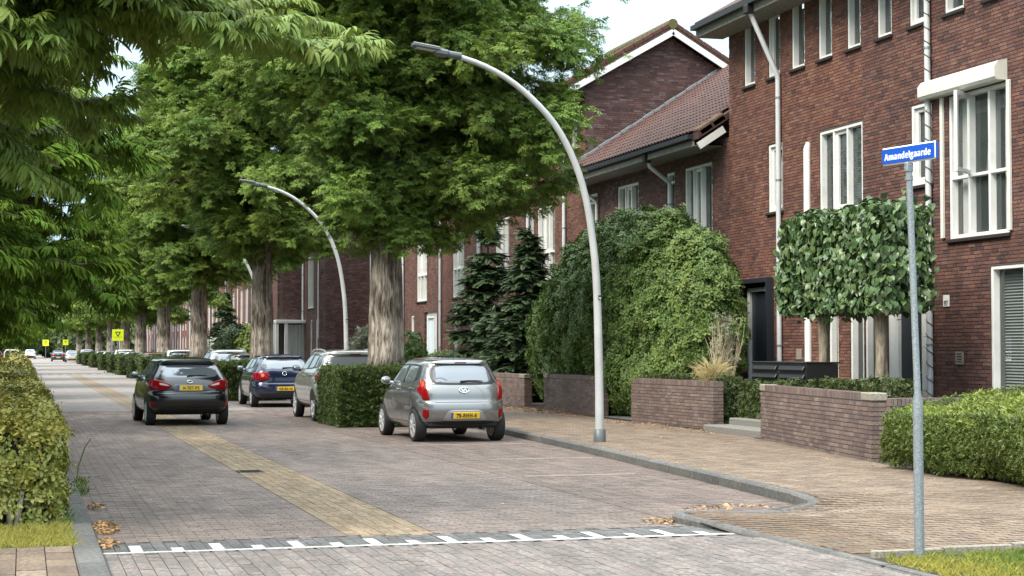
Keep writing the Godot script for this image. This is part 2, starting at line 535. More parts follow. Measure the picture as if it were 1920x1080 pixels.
func aim(dir: Vector3, roll := 0.0) -> Basis:
	var d := dir.normalized()
	var up := Vector3.UP if absf(d.y) < 0.97 else Vector3.RIGHT
	var x := up.cross(d).normalized()
	var y := d.cross(x)
	return Basis(x, y, d).rotated(d, roll)

func hue(f: float, warm := 0.0) -> Color:
	return Color(f * (1.0 + warm), f, f * (1.0 - warm * 0.8))

# leaves spread over the faces of a clipped block, in the block's own space; rounded by bulge noise
func hedge_leaves(xf: Array, cols: Array, lo: Vector3, hi: Vector3, per_m2: float, size: float, faces := "xXyzZ", fuzz := 0.05, base_bare := 0.0, top_warm := 0.0) -> void:
	var s := hi - lo
	var list := [["x", s.y * s.z], ["X", s.y * s.z], ["Y", s.x * s.z], ["z", s.x * s.y], ["Z", s.x * s.y]]
	for f in list:
		if not faces.contains(f[0]) and f[0] != "Y": continue
		var n := int(f[1] * per_m2)
		for i in n:
			var p := Vector3(rnd(lo.x, hi.x), rnd(lo.y, hi.y), rnd(lo.z, hi.z))
			var nn := Vector3.UP
			match f[0]:
				"x": p.x = lo.x; nn = Vector3.LEFT
				"X": p.x = hi.x; nn = Vector3.RIGHT
				"Y": p.y = hi.y; nn = Vector3.UP
				"z": p.z = lo.z; nn = Vector3.FORWARD
				"Z": p.z = hi.z; nn = Vector3.BACK
			if f[0] != "Y" and base_bare > 0.0 and p.y < lo.y + base_bare * rnd(0.2, 1.0): continue
			if rnd(0, 1) < 0.05: p += nn * rnd(0.0, 1.6 * size)
			p += nn * (rnd(-fuzz * 1.6, fuzz) + 0.9 * fuzz * sin(p.x * 2.3 + p.z * 1.7) + 0.5 * fuzz * sin(p.x * 5.1 + p.y * 3.3) * cos(p.z * 4.3 + p.y * 2.0))
			var d := (nn + Vector3(rnd(-.8, .8), rnd(-.6, .9), rnd(-.8, .8))).normalized()
			var b := aim(d, rnd(0, TAU)) * Basis(Vector3.RIGHT, PI / 2)
			var k := size * rnd(0.7, 1.25)
			xf.append(Transform3D(b.scaled(Vector3(k, k, k)), p))
			var g := rnd(0.75, 1.2)
			cols.append(hue(g, rnd(-0.1, 0.18) + (top_warm if p.y > hi.y - 0.15 else 0.0)))

func hedge(called: String, label: String, lo: Vector3, hi: Vector3, per_m2: float, size: float, leaf: String, m: Material, group := "", faces := "xXyzZ", bare := 0.0, top_warm := 0.0, core := Vector3(0.07, 0.07, 0.07)) -> Node3D:
	var c := Vector3((lo.x + hi.x) * 0.5, lo.y, (lo.z + hi.z) * 0.5)
	var t := thing(called, label, "hedge", c, 0.0, group)
	var a := lo - c
	var b := hi - c
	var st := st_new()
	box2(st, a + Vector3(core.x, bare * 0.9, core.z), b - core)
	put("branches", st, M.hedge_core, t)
	if bare > 0.0:
		var sw := st_new()
		for i in int((b.x - a.x + b.z - a.z) * 16.0):
			var p := Vector3(rnd(a.x + .08, b.x - .08), 0, rnd(a.z + .08, b.z - .08))
			if rnd(0, 1) < 0.5: p.x = (a.x + .1) if rnd(0, 1) < 0.5 else (b.x - .1)
			else: p.z = b.z - .1
			tube(sw, [p, p + Vector3(rnd(-.06, .06), bare * 0.6, rnd(-.06, .06)), p + Vector3(rnd(-.15, .15), bare * 1.4, rnd(-.15, .15))], [0.016, 0.012, 0.008], 5, false)
		put("stems", sw, M.twig, t)
	var xf := []
	var cols := []
	hedge_leaves(xf, cols, a, b, per_m2, size, faces, size * 0.6, bare, top_warm)
	many("foliage", MESH[leaf], m, xf, cols, t)
	return t

# trunk with bark ridges and a flared foot
func trunk_mesh(r0: float, r1: float, h: float, seed_n: int, ridges := 0.12, rings := 34, n := 44) -> ArrayMesh:
	var fn := FastNoiseLite.new()
	fn.seed = seed_n
	fn.frequency = 1.0
	fn.fractal_octaves = 3
	var st := SurfaceTool.new()
	st.begin(Mesh.PRIMITIVE_TRIANGLES)
	st.set_smooth_group(0)
	var P := []
	for i in rings + 1:
		var t := float(i) / rings
		var y := h * pow(t, 1.25)
		var flare := 1.0 + 0.55 * exp(-y / 0.45)
		var r := lerpf(r0, r1, pow(y / h, 0.8)) * flare
		var row := []
		for k in n + 1:
			var a := TAU * (k % n) / n
			var v := fn.get_noise_3d(cos(a) * 1.6, y * 0.22, sin(a) * 1.6)
			var w := fn.get_noise_3d(cos(a) * 5.0 + 9.0, y * 0.35, sin(a) * 5.0)
			var rr := r * (1.0 + ridges * 1.1 * v + ridges * 0.7 * w)
			row.append([Vector3(cos(a) * rr, y, sin(a) * rr), Vector2(float(k) / n, y * 0.28)])
		P.append(row)
	for i in rings:
		for k in n:
			var q := [P[i][k], P[i + 1][k], P[i + 1][k + 1], P[i][k + 1]]
			for j in [0, 2, 1, 0, 3, 2]:
				st.set_uv(q[j][1])
				st.add_vertex(q[j][0])
	st.index()
	st.generate_normals()
	return st.commit()

# dawn redwood: ridged tapering trunk, drooping boughs and feathery sprays in separate clumps
func redwood(at: Vector3, label: String, seed_n: int, height: float, trunk_h: float, spread: float, boughs: int, per_clump: int, fsize: float, lean := Vector3.ZERO, extra := []) -> Node3D:
	rng.seed = seed_n
	var t := thing("redwood_tree", label, "tree", at, 0.0, "redwoods along the parking bays")
	var low := seen_size(at + Vector3(0, 3, 0)) < 30.0
	var r0 := rnd(0.40, 0.45)
	part("trunk", trunk_mesh(r0, r0 * 0.66, trunk_h + 1.2, seed_n, 0.10, 16 if low else 34, 20 if low else 44), M.bark, t)
	var st := st_new()
	tube(st, [Vector3(0, trunk_h + 1.0, 0), lean * 0.5 + Vector3(0, (trunk_h + height) * 0.5, 0), lean + Vector3(0, height * 0.97, 0)], [r0 * 0.66, r0 * 0.4, 0.04], 10, false)
	var xs := []
	var cs := []
	var list := []
	for i in boughs:
		var u := (i + rnd(0, 0.9)) / boughs
		var y := lerpf(trunk_h, height - 0.6, pow(u, 1.15))
		var k := (y - trunk_h) / (height - trunk_h)
		var R := spread * (1.0 - pow(k, 2.3)) * (0.66 + 0.34 * minf(1.0, k * 5.0 + 0.2)) * rnd(0.72, 1.10) + 0.3
		var az0 := i * 2.39996 + rnd(-.35, .35)
		# kept short on the road side for traffic and lamps
		if cos(az0) < 0.0: R *= lerpf(1.0, lerpf(0.30, 0.9, smoothstep(4.8, 8.5, y)), -cos(az0))
		if i % 4 == 0: R *= 0.5
		list.append([y, az0, R, rnd(0.0, 0.35), rnd(0.06, 0.24)])
	for e in extra: list.append(e)
	for e in list:
		var az: float = e[1]
		var R: float = e[2]
		var d := Vector3(cos(az), 0, sin(az))
		var base = Vector3(0, e[0], 0) + lean * ((e[0] - trunk_h) / (height - trunk_h))
		var tw := d.rotated(Vector3.UP, PI / 2) * rnd(-.25, .25) * R
		var pts := []
		var rad := []
		for j in 5:
			var s := j / 4.0
			pts.append(base + d * R * s + tw * s * s + Vector3.UP * R * (e[3] * s - e[4] * 1.6 * s * s))
			rad.append(lerpf(0.055, 0.012, s))
		tube(st, pts, rad, 5, false)
		var clumps := maxi(2, int(R * 1.55))
		for c in clumps:
			var s := lerpf(0.25, 1.0, (c + rnd(0.3, 0.9)) / clumps)
			var q := s * 4.0
			var i0 := mini(int(q), 3)
			var cen: Vector3 = (pts[i0] as Vector3).lerp(pts[i0 + 1], q - i0)
			var out := lerpf(0.34, 0.50, s) * rnd(0.8, 1.25)
			var tone := rnd(0.85, 1.15)
			var warm := rnd(-0.08, 0.12)
			cen += Vector3(rnd(-.3, .3), rnd(-.1, .15), rnd(-.3, .3))
			for f in per_clump:
				var off := Vector3(rng.randfn(0, 0.42) * out, rng.randfn(0, 0.30) * out - 0.12, rng.randfn(0, 0.42) * out) * 1.45
				var fd := (d * 0.4 + off * 1.8 + Vector3(0, -0.2, 0) + Vector3(rnd(-.8, .8), rnd(-.5, .5), rnd(-.8, .8)))
				var z := fsize * rnd(0.7, 1.25)
				xs.append(Transform3D(aim(fd, rnd(-.6, .6)).scaled(Vector3(z, z, z)), cen + off))
				cs.append(hue(tone * rnd(0.75, 1.25), warm + rnd(-.05, .08)))
	put("limbs", st, M.bark_dark, t)
	many("crown", MESH.frond, M.leaf_redwood, xs, cs, t)
	return t

# broad street tree with long drooping leaves. boughs: [start, end, sag, spread, twigs]
func street_tree(at: Vector3, label: String, seed_n: int, boughs: Array, size: float, trunk_h := 3.2, m: Material = null) -> Node3D:
	rng.seed = seed_n
	var t := thing("street_tree", label, "tree", at, 0.0, "leafy trees along the left verge")
	part("trunk", trunk_mesh(0.19, 0.13, trunk_h + 0.3, seed_n, 0.06, 12, 18), M.bark, t)
	var st := st_new()
	var xs := []
	var cs := []
	for b in boughs:
		var p0: Vector3 = b[0]
		var p1: Vector3 = b[1]
		var pts := []
		var rad := []
		for j in 9:
			var s := j / 8.0
			pts.append(p0.lerp(p1, s) + Vector3.UP * float(b[2]) * sin(PI * s) + Vector3(rnd(-.05, .05), rnd(-.05, .05), rnd(-.05, .05)))
			rad.append(lerpf(0.05, 0.008, s))
		tube(st, [Vector3(0, trunk_h, 0), pts[0]], [0.11, 0.055], 6, false)
		tube(st, pts, rad, 6, false)
		var along := (p1 - p0).normalized()
		var across := along.cross(Vector3.UP).normalized()
		var nt: int = b[4]
		for i in nt:
			var s := lerpf(float(b[5]) if b.size() > 5 else 0.12, 1.0, (i + rnd(0, 1)) / nt)
			var q := s * 8.0
			var i0 := mini(int(q), 7)
			var c: Vector3 = (pts[i0] as Vector3).lerp(pts[i0 + 1], q - i0)
			var sg := 1.0 if i % 2 == 0 else -1.0
			var L := float(b[3]) * rnd(0.25, 1.0) * (1.0 - 0.55 * s)
			var d := (along * rnd(0.35, 0.9) + across * sg * rnd(0.4, 1.0) + Vector3.UP * rnd(-0.35, 0.3)).normalized()
			var tip := c + d * L - Vector3.UP * 0.22 * L * L
			tube(st, [c, c + d * L * 0.5, tip], [0.010, 0.008, 0.005], 4, false)
			var m2 := maxi(1, int(L / (size * 0.45)) + 1)
			var tone := rnd(0.82, 1.15)
			for k in m2:
				var u := (k + 1.0) / m2
				var pos := c.lerp(tip, u) + Vector3(0, 0.04, 0)
				for w in 2:
					var dd := (d + Vector3(rnd(-.7, .7), rnd(-.4, .25), rnd(-.7, .7))).normalized()
					var z := size * rnd(0.75, 1.2)
					xs.append(Transform3D(aim(dd, rnd(-.3, .3)).scaled(Vector3(z, z, z)), pos))
					cs.append(hue(tone * rnd(0.85, 1.15), rnd(-0.08, 0.14)))
	put("limbs", st, M.bark_dark, t)
	many("crown", MESH.drooptwig, m if m else M.leaf_street, xs, cs, t)
	return t

# rounded leafy mass: leaves on and inside a set of ellipsoids [centre, radii]
func bush(called: String, label: String, category: String, at: Vector3, blobs: Array, per_m2: float, size: float, leaf: String, m: Material, seed_n: int, group := "", warm := 0.0, core := true) -> Node3D:
	rng.seed = seed_n
	var t := thing(called, label, category, at, 0.0, group)
	var st := st_new()
	for i in 7:
		var b: Array = blobs[i % blobs.size()]
		tube(st, [Vector3(rnd(-.1, .1), 0, rnd(-.1, .1)), (b[0] as Vector3) * 0.6, (b[0] as Vector3) + Vector3(rnd(-.2, .2), 0.1, rnd(-.2, .2))], [0.035, 0.025, 0.01], 5, false)
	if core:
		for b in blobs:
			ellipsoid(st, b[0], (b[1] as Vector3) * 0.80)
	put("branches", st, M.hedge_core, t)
	var xs := []
	var cs := []
	var fn := FastNoiseLite.new()
	fn.seed = seed_n
	fn.frequency = 1.1
	for b in blobs:
		var r: Vector3 = b[1]
		var area := 4.0 * PI * pow((pow(r.x * r.y, 1.6) + pow(r.x * r.z, 1.6) + pow(r.y * r.z, 1.6)) / 3.0, 1.0 / 1.6)
		for i in int(area * per_m2):
			var z := rnd(-1, 1)
			var a := rnd(0, TAU)
			var n := Vector3(cos(a) * sqrt(1 - z * z), z, sin(a) * sqrt(1 - z * z))
			var k := 1.0 + 0.16 * fn.get_noise_3dv((b[0] as Vector3) + n * r * 1.3) * 1.6 + rnd(-0.14, 0.04)
			var p: Vector3 = (b[0] as Vector3) + n * r * k
			if p.y < 0.02: continue
			var inside := false
			for o in blobs:
				if o == b: continue
				var q: Vector3 = (p - (o[0] as Vector3)) / (o[1] as Vector3)
				if q.length() < 0.8: inside = true
			if inside: continue
			var d := (n + Vector3(rnd(-.7, .7), rnd(-.4, .7), rnd(-.7, .7))).normalized()
			var s := size * rnd(0.7, 1.25)
			xs.append(Transform3D((aim(d, rnd(0, TAU)) * Basis(Vector3.RIGHT, PI / 2)).scaled(Vector3(s, s, s)), p))
			var yel := maxf(0.0, fn.get_noise_3dv(p * 0.45 + Vector3(7, 3, 1)) - 0.15) * warm
			cs.append(hue(rnd(0.75, 1.2) * (1.0 + yel), rnd(-0.08, 0.1) + yel))
	many("foliage", MESH[leaf], m, xs, cs, t)
	return t

func ellipsoid(st: SurfaceTool, c: Vector3, r: Vector3) -> void:
	var n := 12
	var h := 8
	st.set_smooth_group(0)
	for i in h:
		for k in n:
			var q := []
			for e in [[i, k], [i + 1, k], [i + 1, k + 1], [i, k + 1]]:
				var th = PI * e[0] / h
				var ph = TAU * e[1] / n
				q.append(c + Vector3(sin(th) * cos(ph) * r.x, cos(th) * r.y, sin(th) * sin(ph) * r.z))
			quad(st, q[0], q[3], q[2], q[1])

func fir(label: String, at: Vector3, h: float, spread: float, tiers: int, seed_n: int, flat: float, fs: float) -> Node3D:
	rng.seed = seed_n
	var t := thing("fir_tree", label, "tree", at, 0.0)
	var st := st_new()
	tube(st, [Vector3.ZERO, Vector3(0, h * 0.5, 0), Vector3(0, h, 0)], [0.09, 0.06, 0.012], 7, false)
	var xs := []
	var cs := []
	for i in tiers:
		var u := float(i) / (tiers - 1)
		var y := lerpf(0.25, h - 0.12, u) + rnd(-.06, .06)
		var R := spread * (1.0 - pow(u, 0.85)) * rnd(0.85, 1.1) + 0.12
		var nb := 10 if u < 0.8 else 6
		for k in nb:
			var a := TAU * (k + rnd(-.25, .25)) / nb + i * 1.1
			var d := Vector3(cos(a), 0, sin(a))
			var L := R * rnd(0.75, 1.1)
			y += rnd(-.10, .10)
			var end := Vector3(0, y, 0) + d * L + Vector3.UP * L * (flat + rnd(-.14, .10))
			tube(st, [Vector3(0, y, 0), end], [0.022, 0.006], 4, false)
			var cnt := maxi(3, int(L * 14.0))
			for j in cnt:
				var s := lerpf(0.04, 1.0, float(j) / cnt)
				var p := Vector3(0, y, 0).lerp(end, s) + Vector3(0, -0.08 * s * L, 0)
				for sg in [-1.0, 0.0, 1.0, 0.5]:
					var dd := d.rotated(Vector3.UP, sg * rnd(0.4, 1.2)) + Vector3.UP * rnd(-.7, .25)
					var z := fs * rnd(0.7, 1.2) * (1.0 - 0.3 * s)
					xs.append(Transform3D(aim(dd, rnd(-.3, .3)).scaled(Vector3(z, z, z)), p))
					cs.append(hue(rnd(0.75, 1.25), rnd(-.08, .1)))
	for j in 10:
		xs.append(Transform3D(aim(Vector3(rnd(-.5, .5), 1, rnd(-.5, .5))).scaled(Vector3(.16, .16, .16)), Vector3(0, h - 0.05 - j * 0.03, 0)))
		cs.append(Color.WHITE)
	put("trunk", st, M.bark_dark, t)
	many("foliage", MESH.firspray, M.leaf_fir, xs, cs, t)
	return t

# ---------------------------------------------------------------- brickwork and houses
# bricks on a wall plane: O lower start corner on the outer face, U along the wall, N outward. holes: [u0, u1, y0, y1]; gable: [u of apex, height of apex, slope]
func bricks(O: Vector3, U: Vector3, N: Vector3, length: float, height: float, holes: Array, gable := [], skip_y := 0.0, depth := 0.10) -> Array:
	var xf := []
	var tones := []
	var rows := int(height / 0.0625)
	for r in rows:
		var y := r * 0.0625
		if y < skip_y: continue
		var u = -[0.0, 0.111, 0.055, 0.166][r % 4] - rnd(0.0, 0.02)
		while u < length:
			var bl := 0.21 if rnd(0, 1) > 0.14 else 0.10
			var segs := [[maxf(u, 0.0), minf(u + bl, length)]]
			if gable.size() == 3:
				var half: float = (gable[1] - y - 0.06) / gable[2]
				segs = [[maxf(segs[0][0], gable[0] - half), minf(segs[0][1], gable[0] + half)]]
			for h in holes:
				if h[2] < y + 0.045 and h[3] > y + 0.005:
					var out := []
					for s in segs:
						if h[1] <= s[0] or h[0] >= s[1]: out.append(s)
						else:
							if h[0] > s[0]: out.append([s[0], h[0]])
							if h[1] < s[1]: out.append([h[1], s[1]])
					segs = out
			for s in segs:
				var w: float = s[1] - s[0]
				if w < 0.03: continue
				var j := rnd(-0.002, 0.002)
				var c = O + U * (s[0] + w * 0.5) + Vector3.UP * (y + 0.025) + N * (j - depth * 0.5)
				var b := Basis(U * w, Vector3.UP * 0.051, N * depth)
				if b.determinant() < 0: b = Basis(-U * w, Vector3.UP * 0.051, N * depth)
				xf.append(Transform3D(b, c))
				var tn := rng.randi() % 8
				if tn == 7 and rnd(0, 1) < 0.5: tn = 0
				tones.append(tn)
			u += bl + 0.0115
	return [xf, tones]

# the wall behind the bricks (mortar face), cut into cells round the holes
func wall_cells(st: SurfaceTool, O: Vector3, U: Vector3, N: Vector3, length: float, height: float, holes: Array, face := 0.009, thick := 0.24) -> void:
	var us := [0.0, length]
	var ys := [0.0, height]
	for h in holes:
		for k in [0, 1]:
			if h[k] > 0.0 and h[k] < length and not us.has(h[k]): us.append(h[k])
			if h[k + 2] > 0.0 and h[k + 2] < height and not ys.has(h[k + 2]): ys.append(h[k + 2])
	us.sort(); ys.sort()
	for i in us.size() - 1:
		for j in ys.size() - 1:
			var cu: float = (us[i] + us[i + 1]) * 0.5
			var cy: float = (ys[j] + ys[j + 1]) * 0.5
			var cut := false
			for h in holes:
				if cu > h[0] and cu < h[1] and cy > h[2] and cy < h[3]: cut = true
			if cut: continue
			box(st, O + U * cu + Vector3.UP * cy - N * (face + thick * 0.5), Vector3(us[i + 1] - us[i], ys[j + 1] - ys[j], thick), Basis(U, Vector3.UP, N) if U.cross(Vector3.UP).dot(N) > 0 else Basis(-U, Vector3.UP, N))

# window in a facade that faces -X. local frame: x = 0 is the brick face, inside is +X; zn is the end nearer the camera (larger z)
func window(house: Node3D, zn: float, zf: float, y0: float, y1: float, cols: Array, transoms: Array, sashes: Array, dress: String, sill := true, fw := 0.065, called := "window") -> MeshInstance3D:
	var st := st_new()
	var xin := 0.085
	var fd := 0.13
	var wz := zn - zf
	cbox(st, Vector3(xin, (y0 + y1) * 0.5, zn - fw * 0.5), Vector3(fd, y1 - y0, fw), 0.006)
	cbox(st, Vector3(xin, (y0 + y1) * 0.5, zf + fw * 0.5), Vector3(fd, y1 - y0, fw), 0.006)
	cbox(st, Vector3(xin, y0 + fw * 0.5, (zn + zf) * 0.5), Vector3(fd + 0.02, fw, wz - 2 * fw), 0.006)
	cbox(st, Vector3(xin, y1 - fw * 0.5, (zn + zf) * 0.5), Vector3(fd, fw, wz - 2 * fw), 0.006)
	var zs := [zn - fw]
	for c in cols:
		var z: float = zn - wz * c
		cbox(st, Vector3(xin, (y0 + y1) * 0.5, z), Vector3(fd - 0.006, y1 - y0 - 2 * fw, 0.055), 0.006)
		zs.append(z)
	zs.append(zf + fw)
	var ys := [y0 + fw]
	for t in transoms:
		cbox(st, Vector3(xin, t, (zn + zf) * 0.5), Vector3(fd - 0.012, 0.055, wz - 2 * fw), 0.006)
		ys.append(t)
	ys.append(y1 - fw)
	var w := put(called, st, M.white, house)
	for i in zs.size() - 1:
		for j in ys.size() - 1:
			var za: float = zs[i] - (0.0275 if i > 0 else 0.0)
			var zb: float = zs[i + 1] + (0.0275 if i < zs.size() - 2 else 0.0)
			var ya: float = ys[j] + (0.0275 if j > 0 else 0.0)
			var yb: float = ys[j + 1] - (0.0275 if j < ys.size() - 2 else 0.0)
			if sashes.has([i, j]):
				var ss := st_new()
				var sw := 0.075
				cbox(ss, Vector3(xin + 0.015, (ya + yb) * 0.5, za - sw * 0.5), Vector3(0.06, yb - ya, sw), 0.008)
				cbox(ss, Vector3(xin + 0.015, (ya + yb) * 0.5, zb + sw * 0.5), Vector3(0.06, yb - ya, sw), 0.008)
				cbox(ss, Vector3(xin + 0.015, ya + sw * 0.5, (za + zb) * 0.5), Vector3(0.06, sw, za - zb - 2 * sw), 0.008)
				cbox(ss, Vector3(xin + 0.015, yb - sw * 0.5, (za + zb) * 0.5), Vector3(0.06, sw, za - zb - 2 * sw), 0.008)
				put("sash", ss, M.white, w)
				za -= sw; zb += sw; ya += sw; yb -= sw
			var ps := st_new()
			quad(ps, Vector3(xin + 0.045, ya, zb), Vector3(xin + 0.045, ya, za), Vector3(xin + 0.045, yb, za), Vector3(xin + 0.045, yb, zb))
			put("pane", ps, M.pane, w)
	if sill:
		var sl := st_new()
		cbox(sl, Vector3(0.02, y0 - 0.035, (zn + zf) * 0.5), Vector3(0.16, 0.06, wz + 0.10), 0.008)
		put("sill", sl, M.sill, w)
	var xi := 0.24
	match dress:
		"curtain":
			for e in [[zn - fw, -1.0], [zf + fw, 1.0]]:
				var cs := st_new()
				var cw := minf(0.45, wz * 0.22)
				for k in 14:
					var a := k / 14.0
					var b := (k + 1) / 14.0
					quad(cs, Vector3(xi + 0.025 * sin(a * 38), y0, e[0] + e[1] * cw * a), Vector3(xi + 0.025 * sin(b * 38), y0, e[0] + e[1] * cw * b), Vector3(xi + 0.025 * sin(b * 38), y1, e[0] + e[1] * cw * b), Vector3(xi + 0.025 * sin(a * 38), y1, e[0] + e[1] * cw * a))
				put("curtain", cs, M.curtain, w)
		"net":
			var cs := st_new()
			var n := int(wz * 30)
			for k in n:
				var a := float(k) / n
				var b := float(k + 1) / n
				quad(cs, Vector3(xi + 0.02 * sin(k * 1.3), y0, zn - wz * a), Vector3(xi + 0.02 * sin((k + 1) * 1.3), y0, zn - wz * b), Vector3(xi + 0.02 * sin((k + 1) * 1.3), y1, zn - wz * b), Vector3(xi + 0.02 * sin(k * 1.3), y1, zn - wz * a))
			put("curtain", cs, M.curtain, w)
		"blind", "pale":
			var bs := st_new()
			var y := y1 - fw
			while y > y0 + 0.03:
				box(bs, Vector3(xi, y, (zn + zf) * 0.5), Vector3(0.045, 0.003, wz - 2 * fw - 0.02), Basis(Vector3.BACK, 0.55))
				y -= 0.045 if dress == "blind" else 0.05
			put("blind", bs, M.blind if dress == "blind" else M.blind_pale, w)
		"roller":
			var bs := st_new()
			box2(bs, Vector3(xi, lerpf(y0, y1, 0.45), zf + fw), Vector3(xi + 0.006, y1, zn - fw))
			put("blind", bs, M.curtain, w)
	return w

func pipe(house: Node3D, z: float, y0: float, y1: float, m: Material, r := 0.05, joints := true, x := -0.075, called := "downpipe") -> MeshInstance3D:
	var st := st_new()
	tube(st, [Vector3(x, y0, z), Vector3(x, (y0 + y1) * 0.5, z), Vector3(x, y1, z)], [r, r, r], 14)
	var o := put(called, st, m, house)
	if joints:
		var y := y0 + 1.6
		while y < y1:
			var b := st_new()
			tube(b, [Vector3(x, y - 0.02, z), Vector3(x, y + 0.02, z)], [r + 0.008, r + 0.008], 14)
			box(b, Vector3(x * 0.5, y, z), Vector3(absf(x), 0.02, 0.03))
			put("clip", b, M.galv, o)
			y += 1.75
	return o

# closed rooms behind the facade, so that the windows look into dark rooms
func shell(house: Node3D, z0: float, z1: float, depth: float, h: float, floors: Array, m: Material) -> void:
	var st := st_new()
	box2(st, Vector3(depth, 0, z1), Vector3(depth + 0.2, h, z0))
	box2(st, Vector3(0.26, 0, z0 - 0.14), Vector3(depth - 0.002, h, z0 - 0.02))
	box2(st, Vector3(0.26, 0, z1 + 0.02), Vector3(depth - 0.002, h, z1 + 0.14))
	for f in floors:
		box2(st, Vector3(0.262, f, z1 + 0.145), Vector3(depth - 0.004, f + 0.22, z0 - 0.145))
	box2(st, Vector3(3.6, 0.05, z1 + 0.146), Vector3(3.7, h - 0.4, z0 - 0.146))
	put("rooms", st, m, house)

# saddle roof along z over a block: eave at x = xe, y = ye, ridge at x = xr
func saddle_roof(house: Node3D, z0: float, z1: float, xe: float, ye: float, xr: float, slope: float, xb: float, m: Material, verge_near := true, verge_far := true) -> MeshInstance3D:
	var st := st_new()
	var yr := ye + (xr - xe) * slope
	var yb := yr - (xb - xr) * slope
	var t := 0.16
	for e in [[xe, ye, xr, yr], [xr, yr, xb, yb]]:
		var a := Vector3(e[0], e[1], z0); var b := Vector3(e[2], e[3], z0)
		var c := Vector3(e[2], e[3], z1); var d := Vector3(e[0], e[1], z1)
		var up := Vector3(0, t, 0)
		quad(st, a + up, b + up, c + up, d + up)
		quad(st, a, d, c, b)
		quad(st, a, b, b + up, a + up)
		quad(st, d, d + up, c + up, c)
		if e[0] == xe: quad(st, a, a + up, d + up, d)
		else: quad(st, b, c, c + up, b + up)
	var r := put("roof", st, m, house)
	# white barge boards and the gutter
	for v in [[verge_near, z0, 0.03], [verge_far, z1, -0.03]]:
		if not v[0]: continue
		var bs := st_new()
		for e in [[xe + 0.05, ye, xr, yr], [xr, yr, xb - 0.05, yb]]:
			var a := Vector3(e[0], ye + absf(e[0] - xe) * slope if e[0] <= xr else yb, v[1] + v[2])
			var p0 := Vector3(e[0], yr - absf(e[0] - xr) * slope - 0.06, v[1] + v[2])
			var p1 := Vector3(e[2], yr - absf(e[2] - xr) * slope - 0.06, v[1] + v[2])
			var d := (p1 - p0)
			box(bs, (p0 + p1) * 0.5 + Vector3(0, 0.03, 0), Vector3(d.length() + 0.02, 0.17, 0.045), Basis(d.normalized(), Vector3(-d.y, d.x, 0).normalized(), Vector3.BACK))
		put("barge_board", bs, M.white, r)
	return r

func gutter(house: Node3D, z0: float, z1: float, xe: float, ye: float, soffit_x := 0.0) -> void:
	var st := st_new()
	box2(st, Vector3(xe - 0.11, ye - 0.03, z1), Vector3(xe + 0.02, ye + 0.075, z0))
	put("gutter", st, M.anthracite, house)
	var f := st_new()
	box2(f, Vector3(xe + 0.03, ye - 0.19, z1 + 0.002), Vector3(xe + 0.065, ye - 0.005, z0 - 0.002))
	box2(f, Vector3(xe + 0.067, ye - 0.185, z1 + 0.002), Vector3(soffit_x - 0.004, ye - 0.165, z0 - 0.002))
	put("fascia", f, M.grey_board, house)

# door in a recessed surround
func door(house: Node3D, zn: float, zf: float, y0: float, y1: float, m: Material, frame_m: Material, xin := 0.10) -> MeshInstance3D:
	var st := st_new()
	cbox(st, Vector3(xin + 0.03, (y0 + y1) * 0.5, (zn + zf) * 0.5), Vector3(0.045, y1 - y0, zn - zf), 0.004)
	var d := put("door", st, m, house)
	var fs := st_new()
	cbox(fs, Vector3(xin, (y0 + y1) * 0.5, zn + 0.05), Vector3(0.12, y1 - y0, 0.10), 0.006)
	cbox(fs, Vector3(xin, (y0 + y1) * 0.5, zf - 0.05), Vector3(0.12, y1 - y0, 0.10), 0.006)
	cbox(fs, Vector3(xin, y1 + 0.045, (zn + zf) * 0.5), Vector3(0.12, 0.09, zn - zf + 0.2), 0.006)
	put("frame", fs, frame_m, d)
	var hs := st_new()
	tube(hs, [Vector3(xin + 0.0, y0 + 1.05, zn - 0.09), Vector3(xin - 0.06, y0 + 1.05, zn - 0.09), Vector3(xin - 0.06, y0 + 1.05, zn - 0.22)], [0.011, 0.011, 0.010], 8)
	cbox(hs, Vector3(xin, y0 + 1.05, zn - 0.09), Vector3(0.012, 0.16, 0.035), 0.004)
	put("handle", hs, M.galv, d)
	var ms := st_new()
	cbox(ms, Vector3(xin + 0.002, y0 + 0.72, (zn + zf) * 0.5), Vector3(0.012, 0.11, 0.32), 0.004)
	put("letter_slot", ms, M.galv, d)
	return d

func label_plate(called: String, house: Node3D, at: Vector3, w: float, h: float, m: Material) -> MeshInstance3D:
	var st := st_new()
	cbox(st, at, Vector3(0.014, h, w), 0.003)
	return put(called, st, m, house)

func letters(called: String, text: String, height: float, m: Material, parent: Node, at: Vector3, bs: Basis, squeeze := 1.0, font := "Droid Sans", weight := 700) -> MeshInstance3D:
	var tm := TextMesh.new()
	var f := SystemFont.new()
	f.font_names = PackedStringArray([font])
	f.font_weight = weight
	tm.font = f
	tm.text = text
	tm.font_size = 64
	tm.pixel_size = height / 46.0
	tm.depth = 0.004
	tm.curve_step = 1.0
	var o := MeshInstance3D.new()
	o.name = numbered(parent, called)
	o.mesh = tm
	o.material_override = m
	parent.add_child(o, true)
	o.transform = Transform3D(bs * Basis.from_scale(Vector3(squeeze, 1, 1)), at)
	return o

